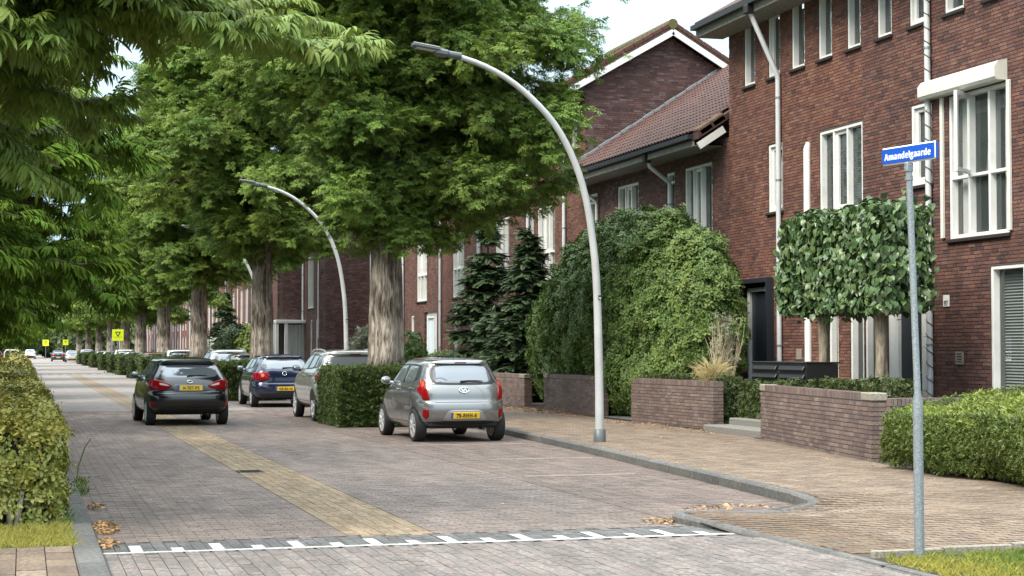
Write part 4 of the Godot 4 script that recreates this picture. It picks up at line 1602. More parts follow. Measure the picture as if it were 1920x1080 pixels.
func make_ground() -> void:
	sheet("ground", -300, 300, 60, -700, -0.09, M.lawn)
	# road bed with its pavers
	var road := sheet("road", 0.60, 9.4, 2.0, -46.0, -0.014, M.sand)
	rng.seed = 11
	paver_field(road, "pave_road", 0.62, 2.72, -14.72, -46.0, true, true, "paver", 220)
	paver_field(road, "pave_road", 3.50, 5.92, -14.72, -46.0, true, true, "paver", 220)
	var bay := sheet("parking_bay_ground", 5.95, 9.3, -15.0, -46.0, -0.011, M.sand)
	paver_field(bay, "pave_bay", 5.93, 9.0, -15.02, -46.0, true, false, "paver", 300, "bay")
	var strip := sheet("road_centre_strip", 2.72, 3.50, -14.72, -46.0, -0.010, M.sand)
	paver_field(strip, "pave_strip", 2.725, 3.495, -14.72, -46.0, false, true)
	var ramp := sheet("road_ramp", 0.62, 6.2, -13.9, -14.72, -0.009, M.sand)
	paver_field(ramp, "pave_ramp", 0.62, 6.14, -13.93, -14.72, false, true)
	var table := sheet("road_table", 0.62, 6.14, -6.0, -13.93, -0.008, M.sand)
	paver_field(table, "pave_grey", 0.62, 6.13, -8.5, -13.93, false, true)
	# far road: pavers too small to tell apart
	var pi := Image.create(512, 512, false, Image.FORMAT_RGB8)
	pi.fill(Color(.37, .35, .34))
	var r2 := RandomNumberGenerator.new()
	r2.seed = 5
	for j in 40:
		for i in 21:
			var f := r2.randf_range(0.86, 1.1)
			var xx := i * 25 - (12 if j % 2 == 1 else 0)
			pi.fill_rect(Rect2i(maxi(xx, 0), int(j * 12.8), 24, 12), Color(.515 * f, .485 * f, .465 * f))
	var fm := mat(Color.WHITE, 0.9)
	fm.albedo_texture = ImageTexture.create_from_image(pi)
	fm.uv1_triplanar = true
	fm.uv1_world_triplanar = true
	fm.uv1_scale = Vector3(.25, .25, .25)
	sheet("far_road", 0.60, 6.0, -46.0, -430, 0.0, fm)
	sheet("far_parking_bays", 6.0, 8.85, -46.0, -430, -0.002, grain(mat(lin(.225, .185, .168), 0.9), M.blotch, 0.5))
	sheet("far_centre_strip", 2.72, 3.50, -46.0, -110, 0.004, grain(mat(lin(.33, .25, .168), 0.9), M.blotch, 0.6))
	# white lines and the teeth of the speed table
	var ln := st_new()
	box2(ln, Vector3(0.62, 0.001, -13.975), Vector3(6.05, 0.005, -13.91))
	setting("white_line", ln, M.paint)
	for k in 16:
		var x := 0.84 + k * 0.325
		var long := k % 2 == 0
		var st := st_new()
		var L := 0.46 if long else 0.24
		quad(st, Vector3(x, 0.006, -13.95), Vector3(x + 0.095, 0.006, -13.95), Vector3(x + 0.095, 0.006, -13.95 - L), Vector3(x, 0.006, -13.95 - L))
		var o := setting("road_marking", st, M.paint)
		o.name = "road_marking" if k == 0 else "road_marking_%03d" % k
	for zz in [-112.0, -114.5, -184.0]:
		for k in 9:
			var st := st_new()
			var x := 1.2 + k * 0.6
			quad(st, Vector3(x, 0.008, zz), Vector3(x + 0.3, 0.008, zz), Vector3(x + 0.3, 0.008, zz - 1.0), Vector3(x, 0.008, zz - 1.0))
			var o := setting("road_marking", st, M.paint)
	# pale bay dividers, laid in lighter pavers
	for e in [[-20.95, 6.15, 7.65], [-24.3, 6.6, 8.2], [-28.2, 6.2, 8.3]]:
		var st := st_new()
		box2(st, Vector3(e[1], 0.0, e[0] - 0.05), Vector3(e[2], 0.0045, e[0] + 0.05))
		setting("bay_marking", st, M.bay_line)
	# pavement
	var walk := st_new()
	for j in 90:
		var za := -6.0 - j * 0.5
		var zb := za - 0.5
		for i in 16:
			var q := []
			for e in [[0, za], [1, za], [1, zb], [0, zb]]:
				var x := lerpf(kerb_x(e[1]) + 0.02, 13.0, (i + e[0]) / 16.0)
				q.append(Vector3(x, sw_y(x, e[1]) - 0.013, e[1]))
			quad(walk, q[0], q[1], q[2], q[3])
	var wk := setting("pavement", walk, M.sand)
	rng.seed = 12
	paver_field(wk, "pave_red", 5.9, 7.0, -12.3, -15.3, true, true, "paver", 120, "walk")
	paver_field(wk, "pave_walk", 7.0, 12.3, -12.3, -15.3, true, true, "paver", 120, "walk")
	paver_field(wk, "pave_walk", 6.9, 12.4, -15.3, -48.0, true, true, "paver", 300, "walk")
	sheet("far_pavement", 8.9, 12.3, -48.0, -430, 0.112, grain(mat(lin(.29, .228, .16), 0.9), M.blotch, 0.5))
	# kerb stones along the pavement, each a stone
	var kp := st_new()
	box2(kp, Vector3(8.86, -0.05, -52.0), Vector3(9.0, 0.10, -53.0))
	var kerb := setting("kerb", kp, PALM.kerb[0])
	rng.seed = 13
	for i in KERB.size() - 1:
		var a: Vector2 = KERB[i]
		var b: Vector2 = KERB[i + 1]
		if b.y < -60.0: b = Vector2(a.x, -52.0)
		var L := a.distance_to(b)
		var n := maxi(1, int(round(L / 0.9)))
		for k in n:
			var p := a.lerp(b, float(k) / n)
			var q := a.lerp(b, float(k + 1) / n)
			var d := (q - p).normalized()
			var out := Vector2(-d.y, d.x)   # towards the pavement
			if out.x < 0 and absf(out.x) > 0.3: out = -out
			if i >= 5 and i <= 9 : out = Vector2(-d.y, d.x)
			var c := (p + q) * 0.5 + out * 0.06
			var y0 := sw_y(p.x + 0.1, p.y) + 0.006
			var y1 := sw_y(q.x + 0.1, q.y) + 0.006
			var st := st_new()
			var dd := Vector3(q.x - p.x, y1 - y0, q.y - p.y)
			var w := Vector3(out.x, 0, out.y)
			var bs := Basis(dd.normalized(), w.cross(dd.normalized()) * -1.0, w)
			if bs.determinant() < 0: bs = Basis(dd.normalized(), w.cross(dd.normalized()), w)
			if bs.y.y < 0: bs = Basis(bs.x, -bs.y, -bs.z)
			cbox(st, Vector3(c.x, (y0 + y1) * 0.5 - 0.10, c.y), Vector3(dd.length() - 0.006, 0.20, 0.13), 0.025, bs)
			put("kerb_stone", st, PALM.kerb[rng.randi() % 3], kerb)
	var fk := st_new()
	box2(fk, Vector3(8.86, -0.05, -53.0), Vector3(9.0, 0.115, -430.0))
	setting("far_kerb", fk, PALM.kerb[1])
	# left kerb: flat concrete stones
	var lk := st_new()
	box2(lk, Vector3(0.42, -0.05, -60.0), Vector3(0.61, 0.045, -430.0))
	var lkerb := setting("left_kerb", lk, PALM.kerb[2])
	for k in 54:
		var st := st_new()
		var z := -6.0 - k
		cbox(st, Vector3(0.50, -0.03 + rnd(-.004, .004), z - 0.5), Vector3(0.215, 0.16, 0.992), 0.015)
		put("kerb_stone", st, PALM.kerb[rng.randi() % 3], lkerb)
	# left pavement of large dull pavers, then the dry grass before the hedge
	var lp := sheet("left_pavement", -2.5, 0.39, -5.0, -14.15, 0.030, M.sand)
	var xf := []
	var tones := []
	var bm := BoxMesh.new()
	for i in 13:
		for j in 18:
			xf.append(Transform3D(Basis.from_scale(Vector3(0.205, 0.05, 0.405)), Vector3(0.28 - i * 0.213, 0.022 + rnd(-.003, .003), -14.15 + 0.21 + j * 0.413 - (0.2 if i % 2 else 0.0))))
			tones.append(rng.randi() % 8)
	pieces("paver", bm, xf, tones, PAL.pave_walk, PALM.pave_walk, PALV.pave_walk, lp, 200, -9.0, "paving")
	sheet("left_verge", -14.0, 0.40, -14.15, -430, 0.035, M.lawn)
	sheet("front_gardens", 12.2, 15.6, -19.0, -430, 0.13, M.earth)
	var ls := st_new()
	quad(ls, Vector3(6.16, 0.0, -2.0), Vector3(16, 0.07, -2.0), Vector3(16, 0.10, -11.95), Vector3(6.16, 0.012, -11.95))
	setting("near_verge", ls, M.earth)

func house_base(called: String, label: String, z0: float, z1: float, X := 15.4) -> Node3D:
	return thing(called, label, "house", Vector3(X, 0.1, (z0 + z1) * 0.5))

# a facade facing the street. openings: [near z, far z, y0, y1] in world numbers; returns holes in wall numbers
func facade(h: Node3D, z0: float, z1: float, height: float, ops: Array, key: String, split := true, backing: Material = null) -> void:
	var zm := (z0 + z1) * 0.5
	var holes := []
	for o in ops:
		holes.append([z0 - o[0], z0 - o[1], o[2] - 0.1, o[3] - 0.1])
	var O := Vector3(0, 0, z0 - zm)
	var st := st_new()
	wall_cells(st, O, Vector3.FORWARD, Vector3.LEFT, z0 - z1, height, holes)
	put("wall", st, M.mortar, h)
	var br := bricks(O, Vector3.FORWARD, Vector3.LEFT, z0 - z1, height, holes)
	var bm := BoxMesh.new()
	pieces("brick", bm, br[0], br[1], PAL[key], PALM[key], PALV[key], h, 300 if split else 0, 1.3, "brickwork")

func make_houses() -> void:
	rng.seed = 21
	# ---- nearest house, with the big shuttered window
	var z0 := -20.5
	var z1 := -29.44
	var zm := (z0 + z1) * 0.5
	var h := house_base("row_house", "nearest tall brick row house, with a white shutter box over its big window", z0, z1)
	var ops := [[-24.42, -26.30, 3.52, 6.0], [-26.85, -27.60, 4.56, 6.02], [-24.0, -25.02, 0.5, 3.0], [-26.98, -28.75, 0.1, 3.02], [-28.93, -29.41, 0.35, 3.0]]
	var tops := [[-28.28, -28.83], [-27.0, -27.62], [-25.76, -26.39], [-24.5, -25.1], [-23.2, -23.85], [-22.0, -22.6]]
	for t in tops: ops.append([t[0], t[1], 7.46, 8.88])
	facade(h, z0, z1, 8.95, ops, "brick_red")
	for t in tops: window(h, t[0] - zm, t[1] - zm, 7.36, 8.78, [], [], [[0, 0]] if t == tops[1] else [], "roller" if t == tops[2] else "", true, 0.055)
	var w := window(h, -24.42 - zm, -26.30 - zm, 3.42, 5.90, [0.333, 0.667], [4.47], [], "curtain")
	# the casement that stands open, hinged on its left side
	var cs := st_new()
	var hb := Basis(Vector3.UP, deg_to_rad(-52))
	var hinge := Vector3(0.03, 4.50, -25.68 - zm)
	for e in [[Vector3(0, 0.68, -0.035), Vector3(0.06, 1.36, 0.07)], [Vector3(0, 0.68, 0.565), Vector3(0.06, 1.36, 0.07)], [Vector3(0, 0.035, 0.265), Vector3(0.058, 0.07, 0.53)], [Vector3(0, 1.325, 0.265), Vector3(0.058, 0.07, 0.53)]]:
		cbox(cs, hinge + hb * (e[0] as Vector3), e[1], 0.006, hb)
	put("open_casement", cs, M.white, w)
	var cg := st_new()
	quad(cg, hinge + hb * Vector3(0, 0.07, 0), hinge + hb * Vector3(0, 0.07, 0.53), hinge + hb * Vector3(0, 1.29, 0.53), hinge + hb * Vector3(0, 1.29, 0))
	put("casement_pane", cg, M.pane, w)
	var dr := st_new()
	for k in 10:
		var a := k / 10.0
		var b := (k + 1) / 10.0
		quad(dr, Vector3(0.28 + 0.03 * sin(k * 1.9), 4.5, -25.10 - zm - 0.45 * a), Vector3(0.28 + 0.03 * sin((k + 1) * 1.9), 4.5, -25.10 - zm - 0.45 * b), Vector3(0.28, 5.85, -25.10 - zm - 0.28 * b), Vector3(0.28, 5.85, -25.10 - zm - 0.28 * a))
	put("drape", dr, M.drape, w)
	var sb := st_new()
	var pf := [Vector2(-.20, 0.0), Vector2(-.24, .05), Vector2(-.24, .22), Vector2(-.17, .31), Vector2(0, .35), Vector2(0, 0)]
	for i in pf.size():
		var a: Vector2 = pf[i]
		var b: Vector2 = pf[(i + 1) % pf.size()]
		quad(sb, Vector3(a.x - .003, 5.92 + a.y, -24.43 - zm), Vector3(a.x - .003, 5.92 + a.y, -26.92 - zm), Vector3(b.x - .003, 5.92 + b.y, -26.92 - zm), Vector3(b.x - .003, 5.92 + b.y, -24.43 - zm))
	for zz in [-24.43, -26.92]:
		for i in range(1, pf.size() - 1):
			tri(sb, Vector3(pf[0].x - .003, 5.92 + pf[0].y, zz - zm), Vector3(pf[i].x - .003, 5.92 + pf[i].y, zz - zm), Vector3(pf[i + 1].x - .003, 5.92 + pf[i + 1].y, zz - zm))
	put("shutter_box", sb, M.white_old, h)
	for zz in [-24.36, -26.46]:
		var gs := st_new()
		cbox(gs, Vector3(-0.03, 4.68, zz - zm), Vector3(0.05, 2.46, 0.085), 0.006)
		put("shutter_guide", gs, M.white_old, h)
	window(h, -26.85 - zm, -27.60 - zm, 4.46, 5.92, [], [], [[0, 0]], "")
	window(h, -24.0 - zm, -25.02 - zm, 0.4, 2.9, [], [], [], "pale")
	window(h, -28.93 - zm, -29.41 - zm, 0.25, 2.9, [], [], [], "blind")
	var d := door(h, -27.42 - zm, -28.28 - zm, 0.05, 2.75, M.anthracite, M.white, 0.14)
	var dp := st_new()
	cbox(dp, Vector3(0.10, 1.45, -27.16 - zm), Vector3(0.05, 2.9, 0.30), 0.01)
	cbox(dp, Vector3(0.16, 1.45, -28.52 - zm), Vector3(0.05, 2.9, 0.42), 0.01)
	cbox(dp, Vector3(0.13, 2.88, -27.9 - zm), Vector3(0.06, 0.08, 1.6), 0.01)
	put("door_surround", dp, M.white, h)
	pipe(h, -26.86 - zm, 0.0, 8.9, M.pvc, 0.055)
	# climbing stem wound round the downpipe
	var vine := st_new()
	var vp := []
	var vr := []
	for k in 260:
		var u := k / 259.0
		var a := u * TAU * 33.0
		vp.append(Vector3(-0.075 + 0.063 * cos(a), 0.4 + 8.2 * u, -26.86 - zm + 0.063 * sin(a)))
		vr.append(0.009)
	tube(vine, vp, vr, 4, false)
	for k in 40:
		var p: Vector3 = vp[k * 6]
		tube(vine, [p, p + Vector3(rnd(-.06, .0), rnd(-.04, .08), rnd(-.14, .14))], [0.006, 0.003], 4, false)
	var vn := thing("climbing_plant", "bare stems of a climber wound round the white downpipe", "plant", Vector3(15.4, 0.1, zm))
	put("stem", vine, M.twig, vn)
	var np := label_plate("house_number", h, Vector3(-0.01, 2.36, -26.40 - zm), 0.20, 0.20, M.white)
	letters("number_text", "97", 0.085, M.text_black, np, Vector3(-0.019, 2.32, -26.40 - zm), Basis(Vector3.UP, -PI / 2))
	var vb := label_plate("vent_plate", h, Vector3(-0.01, 1.37, -25.98 - zm), 0.26, 0.22, M.stone)
	var vs := st_new()
	for k in 4: cbox(vs, Vector3(-0.018, 1.31 + k * 0.045, -25.98 - zm), Vector3(0.006, 0.015, 0.15), 0.002)
	put("vent_slot", vs, M.sill, vb)
	var rf := saddle_roof(h, z0 + 0.3 - zm, z1 - zm, -0.70, 8.83, 2.6, 0.58, 6.0, M.tile_sheet, true, false)
	gutter(h, z0 + 0.3 - zm, z1 + 0.002 - zm, -0.70, 8.83)
	shell(h, z0 - zm, z1 - zm, 5.2, 8.7, [2.75, 5.55, 8.45], M.room)
	var ew := st_new()
	box2(ew, Vector3(0.012, 0, z0 - zm - 0.02), Vector3(5.39, 8.9, z0 - zm + 0.09))
	tri(ew, Vector3(-0.3, 8.9, z0 - zm + 0.09), Vector3(5.5, 8.9, z0 - zm + 0.09), Vector3(2.6, 10.62, z0 - zm + 0.09))
	put("end_wall", ew, M.mortar, h)
	var ebr := bricks(Vector3(0.002, 0, z0 - zm + 0.10), Vector3.RIGHT, Vector3.BACK, 5.4, 10.6, [], [2.6, 10.66, 0.58])
	pieces("brick", BoxMesh.new(), ebr[0], ebr[1], PAL.brick_dark, PALM.brick_dark, PALV.brick_dark, h, 0, 0.0, "brickwork")
	# ---- second tall house, with the dark door surround
	z0 = -29.44
	z1 = -35.87
	zm = (z0 + z1) * 0.5
	h = house_base("row_house", "tall brick row house with a dark box surround round its front door", z0, z1)
	ops = [[-29.47, -31.30, 3.0, 6.0], [-33.03, -33.76, 4.56, 6.02], [-33.62, -35.16, 0.1, 3.06], [-29.47, -30.02, 0.35, 3.0], [-30.52, -30.92, 0.35, 3.0]]
	tops = [[-34.43, -35.01], [-33.14, -33.73], [-31.95, -32.56], [-30.72, -31.31], [-29.51, -30.06]]
	for t in tops: ops.append([t[0], t[1], 7.46, 8.88])
	facade(h, z0, z1, 8.95, ops, "brick_orange")
	for t in tops: window(h, t[0] - zm, t[1] - zm, 7.36, 8.78, [], [], [[0, 0]] if t == tops[1] else [], "roller" if t == tops[3] else "", true, 0.055)
	window(h, -29.47 - zm, -31.30 - zm, 2.9, 5.90, [0.36, 0.68], [4.27], [[1, 1]], "blind")
	window(h, -33.03 - zm, -33.76 - zm, 4.46, 5.92, [], [], [[0, 0]], "curtain")
	window(h, -29.47 - zm, -30.02 - zm, 0.25, 2.9, [], [], [], "blind")
	window(h, -30.52 - zm, -30.92 - zm, 0.25, 2.9, [], [], [], "blind")
	door(h, -33.80 - zm, -34.80 - zm, 0.05, 2.78, M.door_dark, M.white, 0.06)
	var fs := st_new()
	for zz in [-33.54, -35.24]: box2(fs, Vector3(-0.17, 0, zz - zm - 0.035), Vector3(0.20, 3.06, zz - zm + 0.035))
	box2(fs, Vector3(-0.17, 2.965, -35.205 - zm), Vector3(0.20, 3.058, -33.575 - zm))
	box2(fs, Vector3(0.145, 0.0, -35.20 - zm), Vector3(0.20, 2.96, -34.93 - zm))
	put("door_surround", fs, M.anthracite, h)
	pipe(h, -33.08 - zm, 0.0, 7.25, M.pvc, 0.055)
	var el := st_new()
	tube(el, [Vector3(-0.075, 7.24, -33.08 - zm), Vector3(-0.10, 7.36, -33.08 - zm), Vector3(-0.70, 8.62, -33.08 - zm), Vector3(-0.72, 8.80, -33.08 - zm)], [.055, .055, .055, .055], 14)
	put("downpipe_bend", el, M.pvc, h)
	var hop := st_new()
	cbox(hop, Vector3(-0.74, 8.70, -33.08 - zm), Vector3(0.18, 0.20, 0.20), 0.02)
	put("hopper", hop, M.black, h)
	var du := st_new()
	tube(du, [Vector3(-0.05, 0.2, -31.75 - zm), Vector3(-0.05, 5.62, -31.75 - zm), Vector3(-0.02, 5.74, -31.75 - zm)], [.075, .075, .05], 14)
	put("white_duct", du, M.white, h)
	np = label_plate("house_number", h, Vector3(-0.01, 2.35, -32.62 - zm), 0.19, 0.19, M.white)
	letters("number_text", "99", 0.08, M.text_black, np, Vector3(-0.019, 2.315, -32.62 - zm), Basis(Vector3.UP, -PI / 2))
	label_plate("vent_plate", h, Vector3(-0.01, 1.42, -32.27 - zm), 0.24, 0.22, M.stone)
	saddle_roof(h, z0 - zm, z1 - 0.33 - zm, -0.70, 8.83, 2.6, 0.58, 6.0, M.tile_sheet, false, true)
	gutter(h, z0 - 0.002 - zm, z1 - 0.33 - zm, -0.70, 8.83)
	shell(h, z0 - zm, z1 - zm, 5.2, 8.7, [2.75, 5.55, 8.45], M.room)
	# ---- two low houses between the tall blocks
	var lows := [[-35.88, -41.0, "low brick house with a tiled roof that meets the tall red brick wall"], [-41.0, -46.22, "low brick house with a tiled roof, against the tall dark gable"]]
	var low_ops := [[[-36.89, -38.59, 4.0, 6.0], [-39.27, -39.81, 4.0, 6.0], [-36.9, -38.5, 0.5, 2.9]], [[-41.85, -43.47, 4.0, 6.0], [-45.17, -45.95, 4.0, 6.0], [-42.0, -43.4, 0.5, 2.9]]]
	for i in 2:
		z0 = lows[i][0]
		z1 = lows[i][1]
		zm = (z0 + z1) * 0.5
		h = house_base("low_house", lows[i][2], z0, z1)
		ops = low_ops[i]
		facade(h, z0, z1, 6.35, ops, "brick_dark" if i == 1 else "brick_red", i == 0)
		window(h, ops[0][0] - zm, ops[0][1] - zm, 3.9, 5.9, [0.42, 0.70] if i == 0 else [0.36, 0.66], [], [[1, 0]], "curtain")
		window(h, ops[1][0] - zm, ops[1][1] - zm, 3.9, 5.9, [], [5.65], [], "")
		window(h, ops[2][0] - zm, ops[2][1] - zm, 0.4, 2.8, [0.5], [], [], "curtain")
		var roof := saddle_roof(h, z0 + (0.0 if i == 1 else -0.05) - zm, z1 - zm, -0.72, 6.30, 4.6, 0.65, 8.0, M.tile_under, false, false)
		roof_tiles(h, roof, z0 - zm - (0.38 if i == 0 else 0.0), z1 - zm + (0.12 if i == 1 else 0.0), -0.76, 6.32, 0.65, 5.3)
		gutter(h, z0 - (0.40 if i == 0 else 0.002) - zm, z1 + 0.002 - zm, -0.74, 6.36)
		shell(h, z0 - (0.02 if i == 0 else 0.0) - zm, z1 - zm, 8.0, 6.1, [2.75, 5.86], M.room)
		var pz: float = -39.37 if i == 0 else -45.0
		pipe(h, pz - zm, 0.0, 5.55, M.pvc, 0.05)
		var eb := st_new()
		tube(eb, [Vector3(-0.075, 5.53, pz - zm), Vector3(-0.10, 5.64, pz - zm), Vector3(-0.62, 6.02, pz - zm), Vector3(-0.66, 6.2, pz - zm)], [.05, .05, .05, .05], 12)
		put("downpipe_bend", eb, M.pvc, h)
		var hp := st_new()
		cbox(hp, Vector3(-0.70, 6.22, pz - zm), Vector3(0.17, 0.24, 0.2), 0.02)
		put("hopper", hp, M.black, h)
		if i == 0:
			# hipped end with its red end tiles and white board
			var vg := st_new()
			var sl := Vector3(1, 0.65, 0).normalized()
			for k in 2:
				cbox(vg, Vector3(-0.70, 6.44, z0 - zm - 0.22) + sl * (0.19 + k * 0.375), Vector3(0.37, 0.20, 0.34), 0.03, Basis(sl, Vector3(-sl.y, sl.x, 0), Vector3.BACK))
			put("verge_tile", vg, PALM.pave_red[1], h)
			var wb := st_new()
			box(wb, Vector3(-0.42, 6.33, z0 - zm - 0.03), Vector3(0.75, 0.16, 0.04), Basis(sl, Vector3(-sl.y, sl.x, 0), Vector3.BACK))
			put("barge_board", wb, M.white, h)
		else:
			# lead flashing up the gable wall, with one pale patch
			var lf := st_new()
			var sl := Vector3(1, 0.65, 0).normalized()
			for k in 15:
				cbox(lf, Vector3(-0.60, 6.62, z1 - zm + 0.05) + sl * (0.2 + k * 0.40), Vector3(0.39, 0.13 + 0.03 * (k % 2), 0.09), 0.01, Basis(sl, Vector3(-sl.y, sl.x, 0), Vector3.BACK))
			put("flashing", lf, M.lead, h)
	# ---- tall block beyond, five houses, the first with the gable towards us
	make_tall_row()

func make_tall_row() -> void:
	var zs := [-46.24, -51.9, -57.9, -63.75, -70.45, -77.3]
	var labels := ["tall brick house whose wide gable with white boards faces us", "tall brick house behind the dark layered fir", "tall brick house with a white downpipe, right of the light blue door", "tall brick house with the pale blue front door", "tall brick house half hidden behind the nearest redwood trunk"]
	var opsl := [
		[[-49.17, -50.95, 3.0, 6.02], [-51.4, -51.85, 4.2, 6.02], [-46.9, -47.5, 7.46, 8.88], [-48.3, -48.9, 7.46, 8.88], [-49.7, -50.3, 7.46, 8.88], [-51.0, -51.6, 7.46, 8.88]],
		[[-54.2, -55.9, 3.55, 6.02], [-53.0, -54.2, 0.2, 2.9], [-52.4, -53.0, 7.46, 8.88], [-53.8, -54.4, 7.46, 8.88], [-55.2, -55.8, 7.46, 8.88], [-56.6, -57.2, 7.46, 8.88]],
		[[-60.2, -61.9, 3.55, 6.02], [-57.98, -58.5, 3.3, 6.02], [-58.6, -59.3, 0.3, 3.0], [-61.2, -61.7, 0.3, 3.0], [-58.2, -58.8, 7.46, 8.88], [-59.6, -60.2, 7.46, 8.88], [-61.0, -61.6, 7.46, 8.88], [-62.4, -63.0, 7.46, 8.88]],
		[[-66.2, -67.95, 3.55, 6.02], [-64.5, -66.6, 0.1, 3.1], [-68.5, -69.0, 0.3, 3.0], [-64.6, -65.2, 7.46, 8.88], [-66.0, -66.6, 7.46, 8.88], [-67.4, -68.0, 7.46, 8.88], [-68.9, -69.5, 7.46, 8.88]],
		[[-72.5, -74.2, 3.55, 6.02], [-75.6, -77.0, 0.1, 3.1], [-71.3, -71.9, 7.46, 8.88], [-72.7, -73.3, 7.46, 8.88], [-74.1, -74.7, 7.46, 8.88]]]
	for i in 5:
		rng.seed = 60 + i
		var z0: float = zs[i]
		var z1: float = zs[i + 1]
		var zm := (z0 + z1) * 0.5
		var h := house_base("tall_house", labels[i], z0, z1)
		var ops: Array = opsl[i]
		facade(h, z0, z1, 8.95, ops, "brick_red" if i % 2 else "brick_orange", false)
		for o in ops:
			if o[2] > 7.0: window(h, o[0] - zm, o[1] - zm, 7.36, 8.78, [], [], [], "", true, 0.055)
			elif o[1] < o[0] - 1.5 and o[3] > 5.0: window(h, o[0] - zm, o[1] - zm, o[2] - 0.1, 5.92, [0.36, 0.68], [4.5], [[1, 1]], "curtain")
			elif o[3] > 5.0: window(h, o[0] - zm, o[1] - zm, o[2] - 0.1, 5.92, [], [4.6], [], "")
			elif o[2] < 0.15:
				var dz: float = o[0] - zm
				if i == 3:
					door(h, dz - 0.75, dz - 1.75, 0.02, 2.75, mat(lin(.55, .66, .74), 0.4), M.white, 0.12)
					var sp := st_new()
					cbox(sp, Vector3(0.13, 1.5, dz - 0.30), Vector3(0.08, 2.98, 0.58), 0.01)
					cbox(sp, Vector3(0.13, 2.93, dz - 1.3), Vector3(0.08, 0.14, 1.4), 0.01)
					cbox(sp, Vector3(0.13, 1.5, dz - 1.97), Vector3(0.08, 2.98, 0.2), 0.01)
					put("door_surround", sp, M.white, h)
				else:
					door(h, dz - 0.25, dz - 1.15, 0.02, 2.75, mat(lin(.010, .020, .075), 0.4), M.anthracite, 0.12)
			else: window(h, o[0] - zm, o[1] - zm, o[2] - 0.1, o[3] - 0.1, [], [], [], "curtain")
		pipe(h, z1 + 0.12 - zm, 0.0, 8.7, M.pvc, 0.055)
		if i == 0: pipe(h, -48.01 - zm, 0.0, 8.7, M.pvc, 0.055)
		var trf := saddle_roof(h, z0 + (0.25 if i == 0 else 0.0) - zm, z1 - zm, -0.62, 8.87, 2.6, 0.58, 5.9, M.tile_sheet, i == 0, false)
		if i == 0: roof_tiles(h, trf, z0 - zm + 0.0, z1 - zm, -0.66, 8.87, 0.58, 3.2)
		gutter(h, z0 - 0.05 - zm, z1 + 0.002 - zm, -0.62, 8.87)
		shell(h, z0 - (0.26 if i == 0 else 0.0) - zm, z1 - zm, 5.2, 8.7, [2.75, 5.55, 8.45], M.room)
		if i == 0:
			# gable wall, real bricks
			var O := Vector3(0.002, 0, z0 - zm)
			var gab := [2.6, 10.66, 0.58]
			var wst := st_new()
			box2(wst, Vector3(0.012, 0, z0 - zm - 0.25), Vector3(5.19, 8.9, z0 - zm - 0.009))
			tri(wst, Vector3(-0.35, 8.9, z0 - zm - 0.009), Vector3(5.5, 8.9, z0 - zm - 0.009), Vector3(2.6, 10.62, z0 - zm - 0.009))
			put("gable_wall", wst, M.mortar, h)
			var br := bricks(O, Vector3.RIGHT, Vector3.BACK, 5.2, 10.6, [], gab, 5.6)
			pieces("brick", BoxMesh.new(), br[0], br[1], PAL.brick_dark, PALM.brick_dark, PALV.brick_dark, h, 300, 6.0, "brickwork")
			# ridge and verge tiles
			var rt := st_new()
			for sgn in [-1.0, 1.0]:
				var sl := Vector3(sgn, -0.58, 0).normalized()
				for k in 11:
					var c := Vector3(2.6, 10.97, z0 - zm + 0.14) + sl * (0.22 + k * 0.335)
					cbox(rt, c + Vector3(0, 0.0, -0.02), Vector3(0.35, 0.15, 0.30), 0.03, Basis(sl, Vector3(0.58 * sgn, 1, 0).normalized() , sl.cross(Vector3(0.58 * sgn, 1, 0).normalized())))
			put("verge_tile", rt, PALM.tile[1], h)
			var rg := st_new()
			for k in 16: tube(rg, [Vector3(2.6, 10.95, z0 - zm + 0.28 - k * 0.36), Vector3(2.6, 10.95, z0 - zm - 0.06 - k * 0.36)], [0.15, 0.14], 10)
			put("ridge_tile", rg, M.moss, h)

